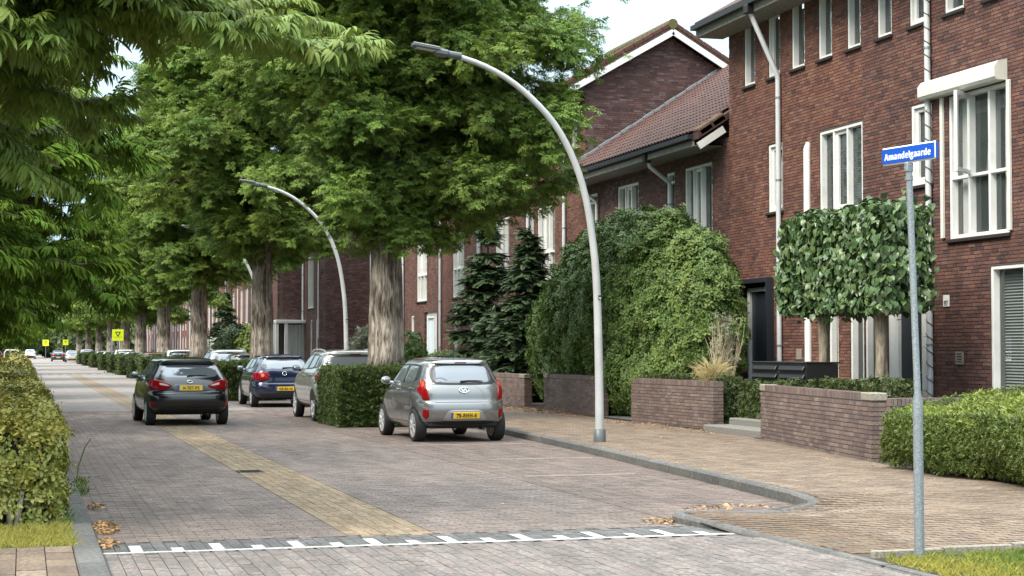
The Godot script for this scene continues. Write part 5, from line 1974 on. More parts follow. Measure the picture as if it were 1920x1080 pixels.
func make_far_houses() -> void:
	# two stepped brick blocks that stand closer to the road, then the far rows
	var blocks := [[13.0, -77.32, -82.2, 9.0, "dark brick block standing forward, behind the second street lamp"], [11.75, -82.25, -91.0, 9.0, "brick block with a white bay window, standing farthest forward"]]
	for i in 2:
		rng.seed = 80 + i
		var b: Array = blocks[i]
		var z0: float = b[1]
		var z1: float = b[2]
		var zm := (z0 + z1) * 0.5
		var h := house_base("forward_house", b[4], z0, z1, b[0])
		var ops := []
		if i == 0: ops = [[-79.2, -80.9, 3.55, 6.0], [-78.0, -78.5, 0.3, 3.0], [-79.6, -80.1, 0.3, 3.0], [-78.2, -78.8, 7.46, 8.88], [-79.6, -80.2, 7.46, 8.88], [-81.0, -81.6, 7.46, 8.88]]
		else: ops = [[-84.0, -84.6, 3.3, 6.0], [-86.0, -87.6, 3.3, 6.0]]
		facade(h, z0, z1, b[3], ops, "brick_red", false)
		for o in ops: window(h, o[0] - zm, o[1] - zm, o[2] - 0.1, o[3] - 0.1, [0.5] if o[0] - o[1] > 1.0 else [], [], [], "curtain" if o[2] < 4.0 else "")
		var fw := b[0] as float
		var depth := 15.45 - fw + 0.6
		var br := bricks(Vector3(0, 0, z0 - zm), Vector3.RIGHT, Vector3.BACK, depth, b[3], [[0.0, 1.6, 0.0, 2.9]] if i == 1 else [])
		pieces("brick", BoxMesh.new(), br[0], br[1], PAL.brick_dark, PALM.brick_dark, PALV.brick_dark, h, 0, 0.0, "brickwork")
		var sw := st_new()
		box2(sw, Vector3(0.26, 0, z0 - zm - 0.24), Vector3(depth, b[3], z0 - zm - 0.009))
		put("side_wall", sw, M.mortar, h)
		shell(h, z0 - 0.25 - zm, z1 - zm, 7.0, 8.8, [2.75, 5.55, 8.45], M.room)
		pipe(h, z1 + 0.3 - zm, 0.0, 8.8, M.pvc, 0.055)
		if i == 0: pipe(h, z0 - 0.15 - zm, 2.0, 8.8, M.pvc, 0.03, false)
		saddle_roof(h, z0 + 0.2 - zm, z1 - zm, -0.5, 8.98, 3.4, 0.5, 7.4, M.tile_sheet, true, true)
		if i == 1:
			# white corner bay with a curtained window towards us
			var by := st_new()
			cbox(by, Vector3(0.75, 2.85, z0 - zm + 0.35), Vector3(1.9, 0.16, 0.9), 0.02)
			for xx in [-0.12, 0.32, 1.42, 1.66]: cbox(by, Vector3(xx, 1.38, z0 - zm + 0.70), Vector3(0.16, 2.78, 0.12), 0.015)
			cbox(by, Vector3(-0.14, 1.38, z0 - zm + 0.1), Vector3(0.10, 2.78, 0.12), 0.015)
			var bo := put("bay_window", by, M.white, h)
			var cs := st_new()
			for k in 24:
				var a := k / 24.0
				var bb := (k + 1) / 24.0
				quad(cs, Vector3(0.42 + 0.95 * a, 0.1, z0 - zm + 0.5 + 0.03 * sin(k * 1.7)), Vector3(0.42 + 0.95 * bb, 0.1, z0 - zm + 0.5 + 0.03 * sin((k + 1) * 1.7)), Vector3(0.42 + 0.95 * bb, 2.7, z0 - zm + 0.5 + 0.03 * sin((k + 1) * 1.7)), Vector3(0.42 + 0.95 * a, 2.7, z0 - zm + 0.5 + 0.03 * sin(k * 1.7)))
			put("curtain", cs, M.curtain, bo)
			var gp := st_new()
			quad(gp, Vector3(0.40, 0.1, z0 - zm + 0.66), Vector3(1.36, 0.1, z0 - zm + 0.66), Vector3(1.36, 2.75, z0 - zm + 0.66), Vector3(0.40, 2.75, z0 - zm + 0.66))
			put("pane", gp, M.pane, bo)
	# far rows: brick pattern only, but real openings
	var rows := [[15.4, -91.0, -104.0, 6.3, "far low brick terrace with white windows behind the second redwood"], [15.4, -104.0, -130.0, 9.0, "far tall brick terrace with many narrow white windows"], [15.4, -130.0, -170.0, 9.0, "distant brick terrace beyond the yellow sign"], [15.4, -170.0, -240.0, 9.0, "farthest brick terrace near the end of the street"]]
	for r in rows:
		var z0: float = r[1]
		var z1: float = r[2]
		var zm := (z0 + z1) * 0.5
		var h := thing("far_terrace", r[4], "house", Vector3(r[0], 0.1, zm))
		var ops := []
		var z := z0 - 0.8
		while z > z1 + 2.0:
			ops.append([z, z - 1.5, 0.4, 2.9])
			ops.append([z, z - 1.5, 3.5, 6.0])
			if r[3] > 8.0:
				ops.append([z, z - 0.6, 7.3, 8.6])
				ops.append([z - 1.2, z - 1.8, 7.3, 8.6])
			z -= 3.0
		var holes := []
		for o in ops: holes.append([z0 - o[0], z0 - o[1], o[2] - .1, o[3] - .1])
		var st := st_new()
		wall_cells(st, Vector3(0, 0, z0 - zm), Vector3.FORWARD, Vector3.LEFT, z0 - z1, r[3], holes, 0.0)
		box2(st, Vector3(0.25, 0, z0 - zm - 0.2), Vector3(6.0, r[3], z0 - zm - 0.001))
		put("wall", st, M.far_brick, h)
		for o in ops:
			var f := st_new()
			var y0: float = o[2] - .1
			var y1: float = o[3] - .1
			box2(f, Vector3(0.05, y0, o[0] - zm - 0.09), Vector3(0.12, y1, o[0] - zm))
			box2(f, Vector3(0.05, y0, o[1] - zm), Vector3(0.12, y1, o[1] - zm + 0.09))
			box2(f, Vector3(0.052, y0, o[1] - zm + 0.09), Vector3(0.118, y0 + 0.09, o[0] - zm - 0.09))
			box2(f, Vector3(0.052, y1 - 0.09, o[1] - zm + 0.09), Vector3(0.118, y1, o[0] - zm - 0.09))
			if o[0] - o[1] > 1.0: box2(f, Vector3(0.054, y0 + 0.09, (o[0] + o[1]) * 0.5 - zm - 0.04), Vector3(0.116, y1 - 0.09, (o[0] + o[1]) * 0.5 - zm + 0.04))
			var w := put("window", f, M.white, h)
			var g := st_new()
			quad(g, Vector3(0.09, y0, o[1] - zm), Vector3(0.09, y0, o[0] - zm), Vector3(0.09, y1, o[0] - zm), Vector3(0.09, y1, o[1] - zm))
			put("pane", g, M.pane, w)
		var pz := z0 - 6.0
		while pz > z1:
			pipe(h, pz - zm, 0.0, r[3] - 0.2, M.pvc, 0.06, false)
			pz -= 6.0
		shell(h, z0 - 0.2 - zm, z1 - zm, 6.0, r[3] - 0.2, [2.75], M.room)
		saddle_roof(h, z0 + 0.2 - zm, z1 - 0.05 - zm, -0.6, r[3] - 0.08, 3.0, 0.6, 6.8, M.tile_sheet, true, true)
		gutter(h, z0 - zm, z1 - zm, -0.6, r[3] - 0.08)

func garden_wall(label: String, a: Vector2, b: Vector2, h: float, caps: Array, split := true) -> Node3D:
	# a and b run from the near end to the far end, on the pavement side
	var d3 := Vector3(b.x - a.x, 0, b.y - a.y)
	var L := d3.length()
	var U := d3 / L
	var N := U.cross(Vector3.UP)
	if N.x > 0: N = -N
	var t := thing("garden_wall", label, "wall", Vector3(a.x, 0.10, a.y), 0.0, "low brick garden walls")
	var st := st_new()
	box(st, U * L * 0.5 - N * 0.105 + Vector3.UP * (h - 0.03) * 0.5, Vector3(L - 0.02, h - 0.03, 0.192), Basis(U, Vector3.UP, U.cross(Vector3.UP)))
	put("mortar", st, M.mortar_grey, t)
	var xf := []
	var tones := []
	var rows := int((h - 0.10) / 0.0625)
	var end_h: Array = [[0.0, 0.45]] if caps.has("near") else []
	for face in [0, 1, 2, 3]:
		var br: Array
		if face == 0: br = bricks(Vector3.ZERO, U, N, L, rows * 0.0625 + 0.02, [])
		elif face == 1: br = bricks(U * L - N * 0.21, -U, -N, L, rows * 0.0625 + 0.02, [])
		elif face == 2: br = bricks(-N * 0.10 - U * 0.0, -N, -U, 0.11, rows * 0.0625 + 0.02, [])
		else: br = bricks(U * L - N * 0.10, -N, U, 0.11, rows * 0.0625 + 0.02, [])
		xf.append_array(br[0]); tones.append_array(br[1])
	# bricks on edge along the top
	var y := rows * 0.0625 + 0.012
	var u := 0.004
	while u < L - 0.05:
		var skip := (caps.has("near") and u < 0.42) or (caps.has("far") and u > L - 0.30)
		if not skip:
			var bs := Basis(U * 0.051, Vector3.UP * 0.10, N * 0.216)
			if bs.determinant() < 0: bs.x = -bs.x
			xf.append(Transform3D(bs, U * (u + 0.026) - N * 0.105 + Vector3.UP * (y + 0.05 + rnd(-.002, .002))))
			tones.append(rng.randi() % 7)
		u += 0.0615
	pieces("brick", BoxMesh.new(), xf, tones, PAL.brick_garden, PALM.brick_garden, PALV.brick_garden, t, 300 if split else 0, 0.1, "brickwork")
	if caps.has("near"):
		var cs := st_new()
		cbox(cs, U * 0.20 - N * 0.105 + Vector3.UP * (y + 0.055), Vector3(0.43, 0.11, 0.235), 0.012, Basis(U, Vector3.UP, U.cross(Vector3.UP)))
		put("cap_stone", cs, M.stone, t)
	if caps.has("far"):
		var cs := st_new()
		cbox(cs, U * (L - 0.14) - N * 0.105 + Vector3.UP * (y + 0.055), Vector3(0.30, 0.11, 0.235), 0.012, Basis(U, Vector3.UP, U.cross(Vector3.UP)))
		put("cap_stone", cs, M.stone, t)
	return t

func make_gardens() -> void:
	rng.seed = 101
	garden_wall("nearest brick garden wall, with a pale stone cap at its near corner", Vector2(10.95, -20.75), Vector2(11.90, -26.45), 0.93, ["near", "far"])
	garden_wall("brick garden wall right of the lamp post, beside the stone step", Vector2(12.3, -29.45), Vector2(12.12, -33.4), 0.92, [])
	garden_wall("brick garden wall behind the lamp post, with dry leaves at its foot", Vector2(12.35, -36.1), Vector2(12.25, -40.0), 0.92, ["far"])
	garden_wall("brick garden wall with a pale stone cap, right of the grey hatchback", Vector2(12.6, -42.9), Vector2(12.5, -47.5), 0.90, ["near"])
	garden_wall("return wall running back from the capped corner to the house", Vector2(11.15, -20.62), Vector2(14.6, -20.62), 0.85, [], false)
	# step between the walls
	var t := thing("garden_step", "grey stone step in the gap between two garden walls", "step", Vector3(12.4, 0.11, -27.9))
	var s1 := st_new()
	cbox(s1, Vector3(0.0, 0.06, 0), Vector3(0.75, 0.14, 2.75), 0.015)
	put("tread", s1, M.step, t)
	var s2 := st_new()
	cbox(s2, Vector3(0.25, 0.12, 0.0), Vector3(0.24, 0.26, 2.7), 0.015)
	put("tread", s2, M.step, t)
	var gp := st_new()
	quad(gp, Vector3(12.3, 0.137, -33.5), Vector3(15.3, 0.137, -33.5), Vector3(15.3, 0.137, -36.0), Vector3(12.3, 0.137, -36.0))
	setting("gravel_path", gp, M.gravel)
	# hedges on the house side
	rng.seed = 110
	hedge("clipped_hedge", "dense clipped box hedge filling the gap above the stone step", Vector3(12.75, 0.13, -29.3), Vector3(13.4, 1.02, -26.9), 900, 0.045, "cluster", M.leaf_box, "clipped box hedges")
	hedge("clipped_hedge", "long low clipped hedge seen just over the wall under the laurel", Vector3(12.6, 0.13, -34.0), Vector3(12.95, 1.10, -29.6), 700, 0.045, "cluster", M.leaf_box, "clipped box hedges")
	hedge("clipped_hedge", "clipped hedge in the gap behind the lamp post", Vector3(12.9, 0.13, -36.9), Vector3(13.4, 1.12, -33.9), 700, 0.045, "cluster", M.leaf_box, "clipped box hedges")
	hedge("clipped_hedge", "low dark hedge under the two pleached limes", Vector3(12.9, 0.13, -26.6), Vector3(13.3, 1.10, -23.6), 500, 0.05, "cluster", M.leaf_box, "clipped box hedges")
	rng.seed = 120
	# wide rounded hedge at the right corner
	var rh := thing("corner_hedge", "wide bright green privet hedge behind the blue street sign", "hedge", Vector3(12.0, 0.1, -17.4))
	fill_corner_hedge(rh)
	# laurel, firs, topiary and small plants
	bush("laurel_bush", "huge rounded laurel bush covering the front of the low houses", "bush", Vector3(13.7, 0.13, -38.0), [[Vector3(0.05, 2.0, 3.7), Vector3(0.95, 2.1, 1.95)], [Vector3(-0.15, 2.6, 1.6), Vector3(1.15, 1.9, 2.5)], [Vector3(-0.2, 2.1, -1.2), Vector3(1.2, 2.15, 2.6)], [Vector3(-0.15, 1.6, -3.4), Vector3(1.1, 1.7, 1.8)], [Vector3(-0.25, 1.0, 1.8), Vector3(1.0, 1.2, 3.2)], [Vector3(-0.2, 1.0, -2.0), Vector3(1.1, 1.3, 2.6)], [Vector3(-0.1, 2.25, 2.8), Vector3(1.05, 2.25, 1.8)], [Vector3(-0.1, 2.4, 0.2), Vector3(1.15, 2.15, 1.8)]], 420, 0.095, "cluster", M.leaf_bush, 131, "", 0.35)
	fir("dark layered fir with flat shelves of branches", Vector3(13.7, 0.13, -50.6), 5.4, 2.1, 13, 141, 0.05, 0.50)
	fir("dense dark spruce between the layered fir and the laurel", Vector3(14.0, 0.13, -47.2), 5.0, 1.8, 26, 142, -0.12, 0.42)
	fir("low dark young fir at the foot of the spruce", Vector3(13.4, 0.13, -48.9), 2.7, 1.6, 14, 143, -0.05, 0.42)
	make_limes()
	make_plants()

func fill_corner_hedge(t: Node3D) -> void:
	# low mound: front at x 10.6, rising from 0.72 to 1.15 towards the back
	rng.seed = 122
	var xs := []
	var cs := []
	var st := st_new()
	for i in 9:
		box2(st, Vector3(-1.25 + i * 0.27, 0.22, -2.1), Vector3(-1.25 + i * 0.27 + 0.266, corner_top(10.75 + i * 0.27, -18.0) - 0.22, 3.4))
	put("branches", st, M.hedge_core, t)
	var sw := st_new()
	for i in 70:
		var p := Vector3(rnd(-1.25, -1.1), 0, rnd(-2.1, 3.4))
		tube(sw, [p, p + Vector3(rnd(-.08, .05), 0.16, rnd(-.1, .1)), p + Vector3(rnd(-.2, .05), 0.36, rnd(-.2, .2))], [0.014, 0.010, 0.006], 5, false)
	put("stems", sw, M.twig, t)
	for i in 40000:
		var z := rnd(-2.2, 3.5)
		var p: Vector3
		var n: Vector3
		var side := rnd(0, 1)
		if side < 0.40:
			var ty := corner_top(10.6, z - 17.4)
			var y := rnd(0.06, ty)
			if y < 0.30 and rnd(0, 1) < 0.75 - y: continue
			p = Vector3(-1.40 + 0.10 * sin(z * 3.1 + y * 4.0) - 0.16 * sin(PI * clampf(y / ty, 0, 1)) + rnd(-.05, .07), y, z)
			n = Vector3.LEFT
		elif side < 0.80:
			var x := rnd(-1.45, 1.3)
			p = Vector3(x, corner_top(x + 12.0, z - 17.4) - 0.1 + 0.05 * sin(x * 6.0 + z * 2.0) + rnd(-.06, .05), z)
			n = Vector3.UP
		elif side < 0.87:
			var x := rnd(-1.45, 1.3)
			p = Vector3(x, rnd(0.08, corner_top(x + 12.0, -13.9)), 3.5 + 0.08 * sin(x * 5.0) + rnd(-.05, .08))
			n = Vector3.BACK
		elif side < 0.93:
			p = Vector3(1.3 + rnd(-.05, .07), rnd(0.08, 1.1), z)
			n = Vector3.RIGHT
		else:
			var x := rnd(-1.45, 1.3)
			p = Vector3(x, rnd(0.08, corner_top(x + 12.0, -19.6)), -2.2 + 0.08 * sin(x * 5.0) + rnd(-.08, .05))
			n = Vector3.FORWARD
		var d := (n * 0.8 + Vector3(rnd(-.8, .8), rnd(-.2, 1.0), rnd(-.8, .8))).normalized()
		var s := 0.052 * rnd(0.7, 1.35) * (1.35 if n == Vector3.UP else 1.0)
		xs.append(Transform3D((aim(d, rnd(0, TAU)) * Basis(Vector3.RIGHT, PI / 2)).scaled(Vector3(s, s, s)), p))
		var young := 1.0 if n == Vector3.UP else 0.0
		cs.append(hue(rnd(0.7, 1.1) * (1.0 + 0.55 * young), 0.04 + 0.10 * young + rnd(-.06, .06)) if rnd(0, 1) < 0.9 else hue(rnd(0.5, 0.9), 0.1))
	many("foliage", MESH.sprig, M.leaf_privet, xs, cs, t)

func corner_top(x: float, z: float) -> float:
	var u := clampf((x - 10.5) / 2.4, 0, 1)
	return lerpf(0.70, 1.12, pow(u, 0.8)) + 0.03 * sin(z * 2.1)

func make_limes() -> void:
	# two pleached limes clipped into one box: each tree has its trunk and its half of the crown
	var spots := [[Vector3(13.6, 0.13, -27.5), -26.4, -28.45, "pleached lime with the left pale split trunk, clipped crown before the tall house"], [Vector3(13.6, 0.13, -25.4), -24.45, -26.4, "pleached lime with the right pale split trunk, clipped crown behind the blue sign"]]
	for i in 2:
		rng.seed = 151 + i
		var e: Array = spots[i]
		var at: Vector3 = e[0]
		var t := thing("pleached_lime", e[3], "tree", at, 0.0, "pleached limes in the front garden")
		var st := SurfaceTool.new()
		# trunk of fused bleached stems
		st.begin(Mesh.PRIMITIVE_TRIANGLES)
		for k in 4:
			var a := TAU * k / 4.0 + 0.5
			var o := Vector3(cos(a), 0, sin(a)) * 0.050
			var pts := []
			var rad := []
			for j in 8:
				var y := 2.35 * j / 7.0
				pts.append(o * (1.0 + 0.25 * sin(y * 2.0 + k)) + Vector3(0.02 * sin(y * 3.0 + k * 2.0), y, 0.02 * cos(y * 2.6 + k)))
				rad.append(0.070 - 0.012 * sin(y * 2.0 + k * 1.3) + (0.02 if j == 0 else 0.0))
			tube(st, pts, rad, 9)
		put("trunk", st, M.wood_post, t)
		var fr := st_new()
		for k in 4:
			var y := 2.3 + k * 0.44
			tube(fr, [Vector3(0, y, e[1] - at.z), Vector3(0, y + 0.02, 0), Vector3(0, y, e[2] - at.z)], [0.012, 0.03, 0.012], 5, false)
		tube(fr, [Vector3(0, 2.3, 0), Vector3(0, 3.7, 0)], [0.07, 0.03], 6, false)
		var zlo: float = e[2] - at.z
		var zhi: float = e[1] - at.z
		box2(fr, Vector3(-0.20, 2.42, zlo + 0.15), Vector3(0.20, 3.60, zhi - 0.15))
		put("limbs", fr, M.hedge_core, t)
		var xf := []
		var tones := []
		var pal := [Color(.070, .125, .042), Color(.085, .145, .050), Color(.055, .105, .036), Color(.100, .165, .055), Color(.075, .130, .052), Color(.130, .185, .065), Color(.062, .115, .046)]
		var mats := []
		for c in pal: mats.append(leaf_mat(lin(c.r, c.g, c.b), 0.35, 0.38))
		for k in 5200:
			var f := rnd(0, 1)
			var p := Vector3(rnd(-.42, .42), rnd(2.12, 3.78), rnd(zlo - 0.0, zhi + 0.0))
			var n := Vector3.LEFT
			if f < 0.55: p.x = -0.38 + 0.07 * sin(p.z * 4.0 + p.y * 3.0) + rnd(-.10, .22)
			elif f < 0.63: p.x = 0.42; n = Vector3.RIGHT
			elif f < 0.80: p.y = 3.72 + 0.10 * cos((p.z - (zlo + zhi) * 0.5) * 2.6) + rnd(-.18, .14); n = Vector3.UP
			elif f < 0.90: p.z = zhi if i == 1 else zlo; p.z += rnd(-.12, .10); n = Vector3.BACK if i == 1 else Vector3.FORWARD
			else: p.y = 2.16 + rnd(-.08, .1); n = Vector3.DOWN
			# blades hang: tip down, face outward
			if sin(p.z * 5.3 + p.y * 2.0) * cos(p.y * 6.1 - p.z * 2.2) < -0.62 and rnd(0, 1) < 0.7: continue
			if rnd(0, 1) < 0.07: p += n * rnd(0.05, 0.16)
			var face := (n + Vector3(rnd(-1.0, 1.0), rnd(-.3, 1.4), rnd(-1.2, 1.2))).normalized()
			var tip := (Vector3.DOWN + Vector3(rnd(-.5, .5), 0, rnd(-.7, .7)) + n * 0.35).normalized()
			if n == Vector3.UP: tip = (Vector3(rnd(-1, 1), rnd(-.5, .4), rnd(-1, 1))).normalized()
			var z := (tip - face * tip.dot(face)).normalized()
			var x := face.cross(z)
			var s := rnd(0.07, 0.135)
			xf.append(Transform3D(Basis(x, face, z).scaled(Vector3(s, s, s)), p - z * s * 0.5))
			tones.append(rng.randi() % 7)
		pieces("leaf", MESH.heart, xf, tones, pal, mats, leaf_mat(Color.WHITE, 0.35, 0.38), t, 300, 0.0, "foliage")

func make_plants() -> void:
	rng.seed = 161
	# pale ornamental grass and the bare pale shrub behind it
	var g := thing("ornamental_grass", "straw coloured ornamental grass tuft spilling over the garden wall", "plant", Vector3(12.6, 0.90, -30.2))
	var st := SurfaceTool.new()
	st.begin(Mesh.PRIMITIVE_TRIANGLES)
	st.set_smooth_group(-1)
	for i in 620:
		var a := rnd(0, TAU)
		var d := Vector3(cos(a) * rnd(0.1, 0.8), 1.0, sin(a) * rnd(0.1, 0.8)).normalized()
		var c := rnd(0.65, 1.25)
		leaf_blade(st, Vector3(rnd(-.1, .1), rnd(0, .15), rnd(-.1, .1)), d, Vector3(cos(a + 1.5), 0.1, sin(a + 1.5)).normalized(), rnd(0.5, 0.95), 0.012, rnd(0.3, 0.9), Color(c, c, c * .9), 4, 0.0)
	put("blades", st, M.dry_grass, g)
	var b := thing("bare_shrub", "bleached bare twiggy shrub standing above the ornamental grass", "plant", Vector3(13.2, 0.13, -31.0))
	var tw := st_new()
	for i in 11:
		var a := rnd(0, TAU)
		var p := Vector3(rnd(-.05, .05), 0.4, rnd(-.05, .05))
		var d := Vector3(cos(a) * 0.24, 1, sin(a) * 0.24)
		var m := p + d * rnd(0.6, 1.0)
		tube(tw, [p, m], [0.016, 0.009], 5, false)
		for k in 7:
			var e := m + Vector3(rnd(-.20, .20), rnd(0.15, 0.8), rnd(-.20, .20))
			tube(tw, [p.lerp(m, rnd(0.4, 1.0)), (m + e) * 0.5 + Vector3(rnd(-.05, .05), 0, rnd(-.05, .05)), e], [0.007, 0.005, 0.003], 4, false)
	put("twigs", tw, M.twig_pale, b)
	var sf := []
	var sc := []
	for i in 260:
		sf.append(Transform3D(aim(Vector3(rnd(-1, 1), rnd(0, 1), rnd(-1, 1)), rnd(0, 6)).scaled(Vector3(.05, .05, .05)), Vector3(rnd(-.22, .22), rnd(1.2, 2.2), rnd(-.22, .22))))
		sc.append(hue(rnd(0.8, 1.2), 0.1))
	many("dry_leaves", MESH.cluster, M.leaf_grey, sf, sc, b)
	var px := st_new()
	tube(px, [Vector3(0, 0, 0), Vector3(0, 0.95, 0)], [0.06, 0.06], 8)
	var po := thing("wooden_post", "weathered wooden post behind the ornamental grass", "post", Vector3(13.6, 0.13, -31.2))
	put("post", px, M.wood_post, po)
	# black louvred bin store beside the dark door
	var s := thing("bin_store", "low black slatted storage box in the garden beside the dark door", "storage box", Vector3(13.35, 0.13, -28.2))
	var fr := st_new()
	box2(fr, Vector3(-0.30, 0.0, -1.14), Vector3(0.30, 1.238, 1.14))
	put("casing", fr, M.black, s)
	var lid := st_new()
	cbox(lid, Vector3(0, 1.255, 0), Vector3(0.64, 0.03, 2.30), 0.008)
	put("lid", lid, M.black, s)
	for sd in [-0.57, 0.57]:
		for k in 8:
			var sl := st_new()
			cbox(sl, Vector3(-0.325, 0.14 + k * 0.145, sd), Vector3(0.03, 0.085, 1.0), 0.008, Basis(Vector3.BACK, -0.55))
			put("slat", sl, M.bin, s)
	# shrubs in the farther gardens
	bush("grey_shrub", "feathery grey green shrub at the foot of the second lamp post", "bush", Vector3(12.4, 0.1, -62.0), [[Vector3(0, 1.1, 0), Vector3(0.8, 1.1, 1.0)], [Vector3(0.3, 1.3, -1.2), Vector3(0.9, 1.1, 1.0)]], 90, 0.20, "sprig", M.leaf_grey, 171, "", 0.0, false)
	bush("green_shrub", "bright green loose shrub left of the white bay window", "bush", Vector3(12.6, 0.1, -93.0), [[Vector3(0, 1.5, 0), Vector3(1.4, 1.5, 1.6)], [Vector3(-0.6, 1.2, 2.0), Vector3(1.0, 1.2, 1.2)]], 60, 0.25, "cluster", M.leaf_privet, 172)
	bush("dark_shrub", "dark clipped round shrub beside the bright green one", "bush", Vector3(11.8, 0.1, -100.0), [[Vector3(0, 1.4, 0), Vector3(1.2, 1.5, 1.5)]], 60, 0.22, "cluster", M.leaf_yew, 173)
	bush("rose_shrub", "thin leafy shrub with pale blooms beside the nearest redwood", "bush", Vector3(12.9, 0.1, -58.5), [[Vector3(0, 1.1, 0), Vector3(0.7, 1.1, 0.9)], [Vector3(0.2, 0.8, -1.4), Vector3(0.7, 0.8, 0.8)]], 50, 0.16, "cluster", M.leaf_bush, 174, "", 0.0, false)
	bush("white_shrub", "pale white flowering shrub behind the white car", "bush", Vector3(11.2, 0.1, -103.0), [[Vector3(0, 1.0, 0), Vector3(1.3, 1.1, 1.2)], [Vector3(-0.8, 0.8, 2.0), Vector3(0.9, 0.9, 1.0)]], 40, 0.28, "cluster", leaf_mat(lin(.42, .44, .36), .3), 175)
	fir("dark pyramid conifer left of the third redwood", Vector3(12.6, 0.1, -112.0), 5.2, 2.2, 16, 176, -0.1, 0.5)
	bush("garden_shrub", "low mixed garden shrub behind the grey hatchback", "bush", Vector3(13.0, 0.1, -53.5), [[Vector3(0, 0.7, 0), Vector3(0.7, 0.8, 1.0)], [Vector3(0, 0.6, -1.8), Vector3(0.6, 0.7, 0.8)]], 80, 0.13, "cluster", M.leaf_privet, 177)
	# wheelie bins beside the pale blue door
	for i in 2:
		var bn := thing("wheelie_bin", ["dark wheelie bin with a blue lid, left one near the pale blue door", "dark wheelie bin with a blue lid, right one near the pale blue door"][i], "bin", Vector3(13.1, 0.13, -62.3 + i * 1.0), 0.0, "wheelie bins")
		var bs := st_new()
		var lo := [Vector3(-.22, .06, -.2), Vector3(.22, .06, -.2), Vector3(.22, .06, .2), Vector3(-.22, .06, .2)]
		var hi := [Vector3(-.29, .98, -.28), Vector3(.29, .98, -.28), Vector3(.29, .98, .28), Vector3(-.29, .98, .28)]
		for k in 4: quad(bs, lo[(k + 1) % 4], lo[k], hi[k], hi[(k + 1) % 4])
		quad(bs, lo[0], lo[1], lo[2], lo[3])
		put("body", bs, M.bin, bn)
		var ls := st_new()
		cbox(ls, Vector3(0, 1.02, 0), Vector3(0.64, 0.08, 0.62), 0.025)
		put("lid", ls, M.bin_blue, bn)
		for sg in [-1.0, 1.0]:
			var ws := st_new()
			tube(ws, [Vector3(sg * 0.24, 0.1, 0.24), Vector3(sg * 0.29, 0.1, 0.24)], [0.1, 0.1], 12)
			put("wheel", ws, M.tyre, bn)

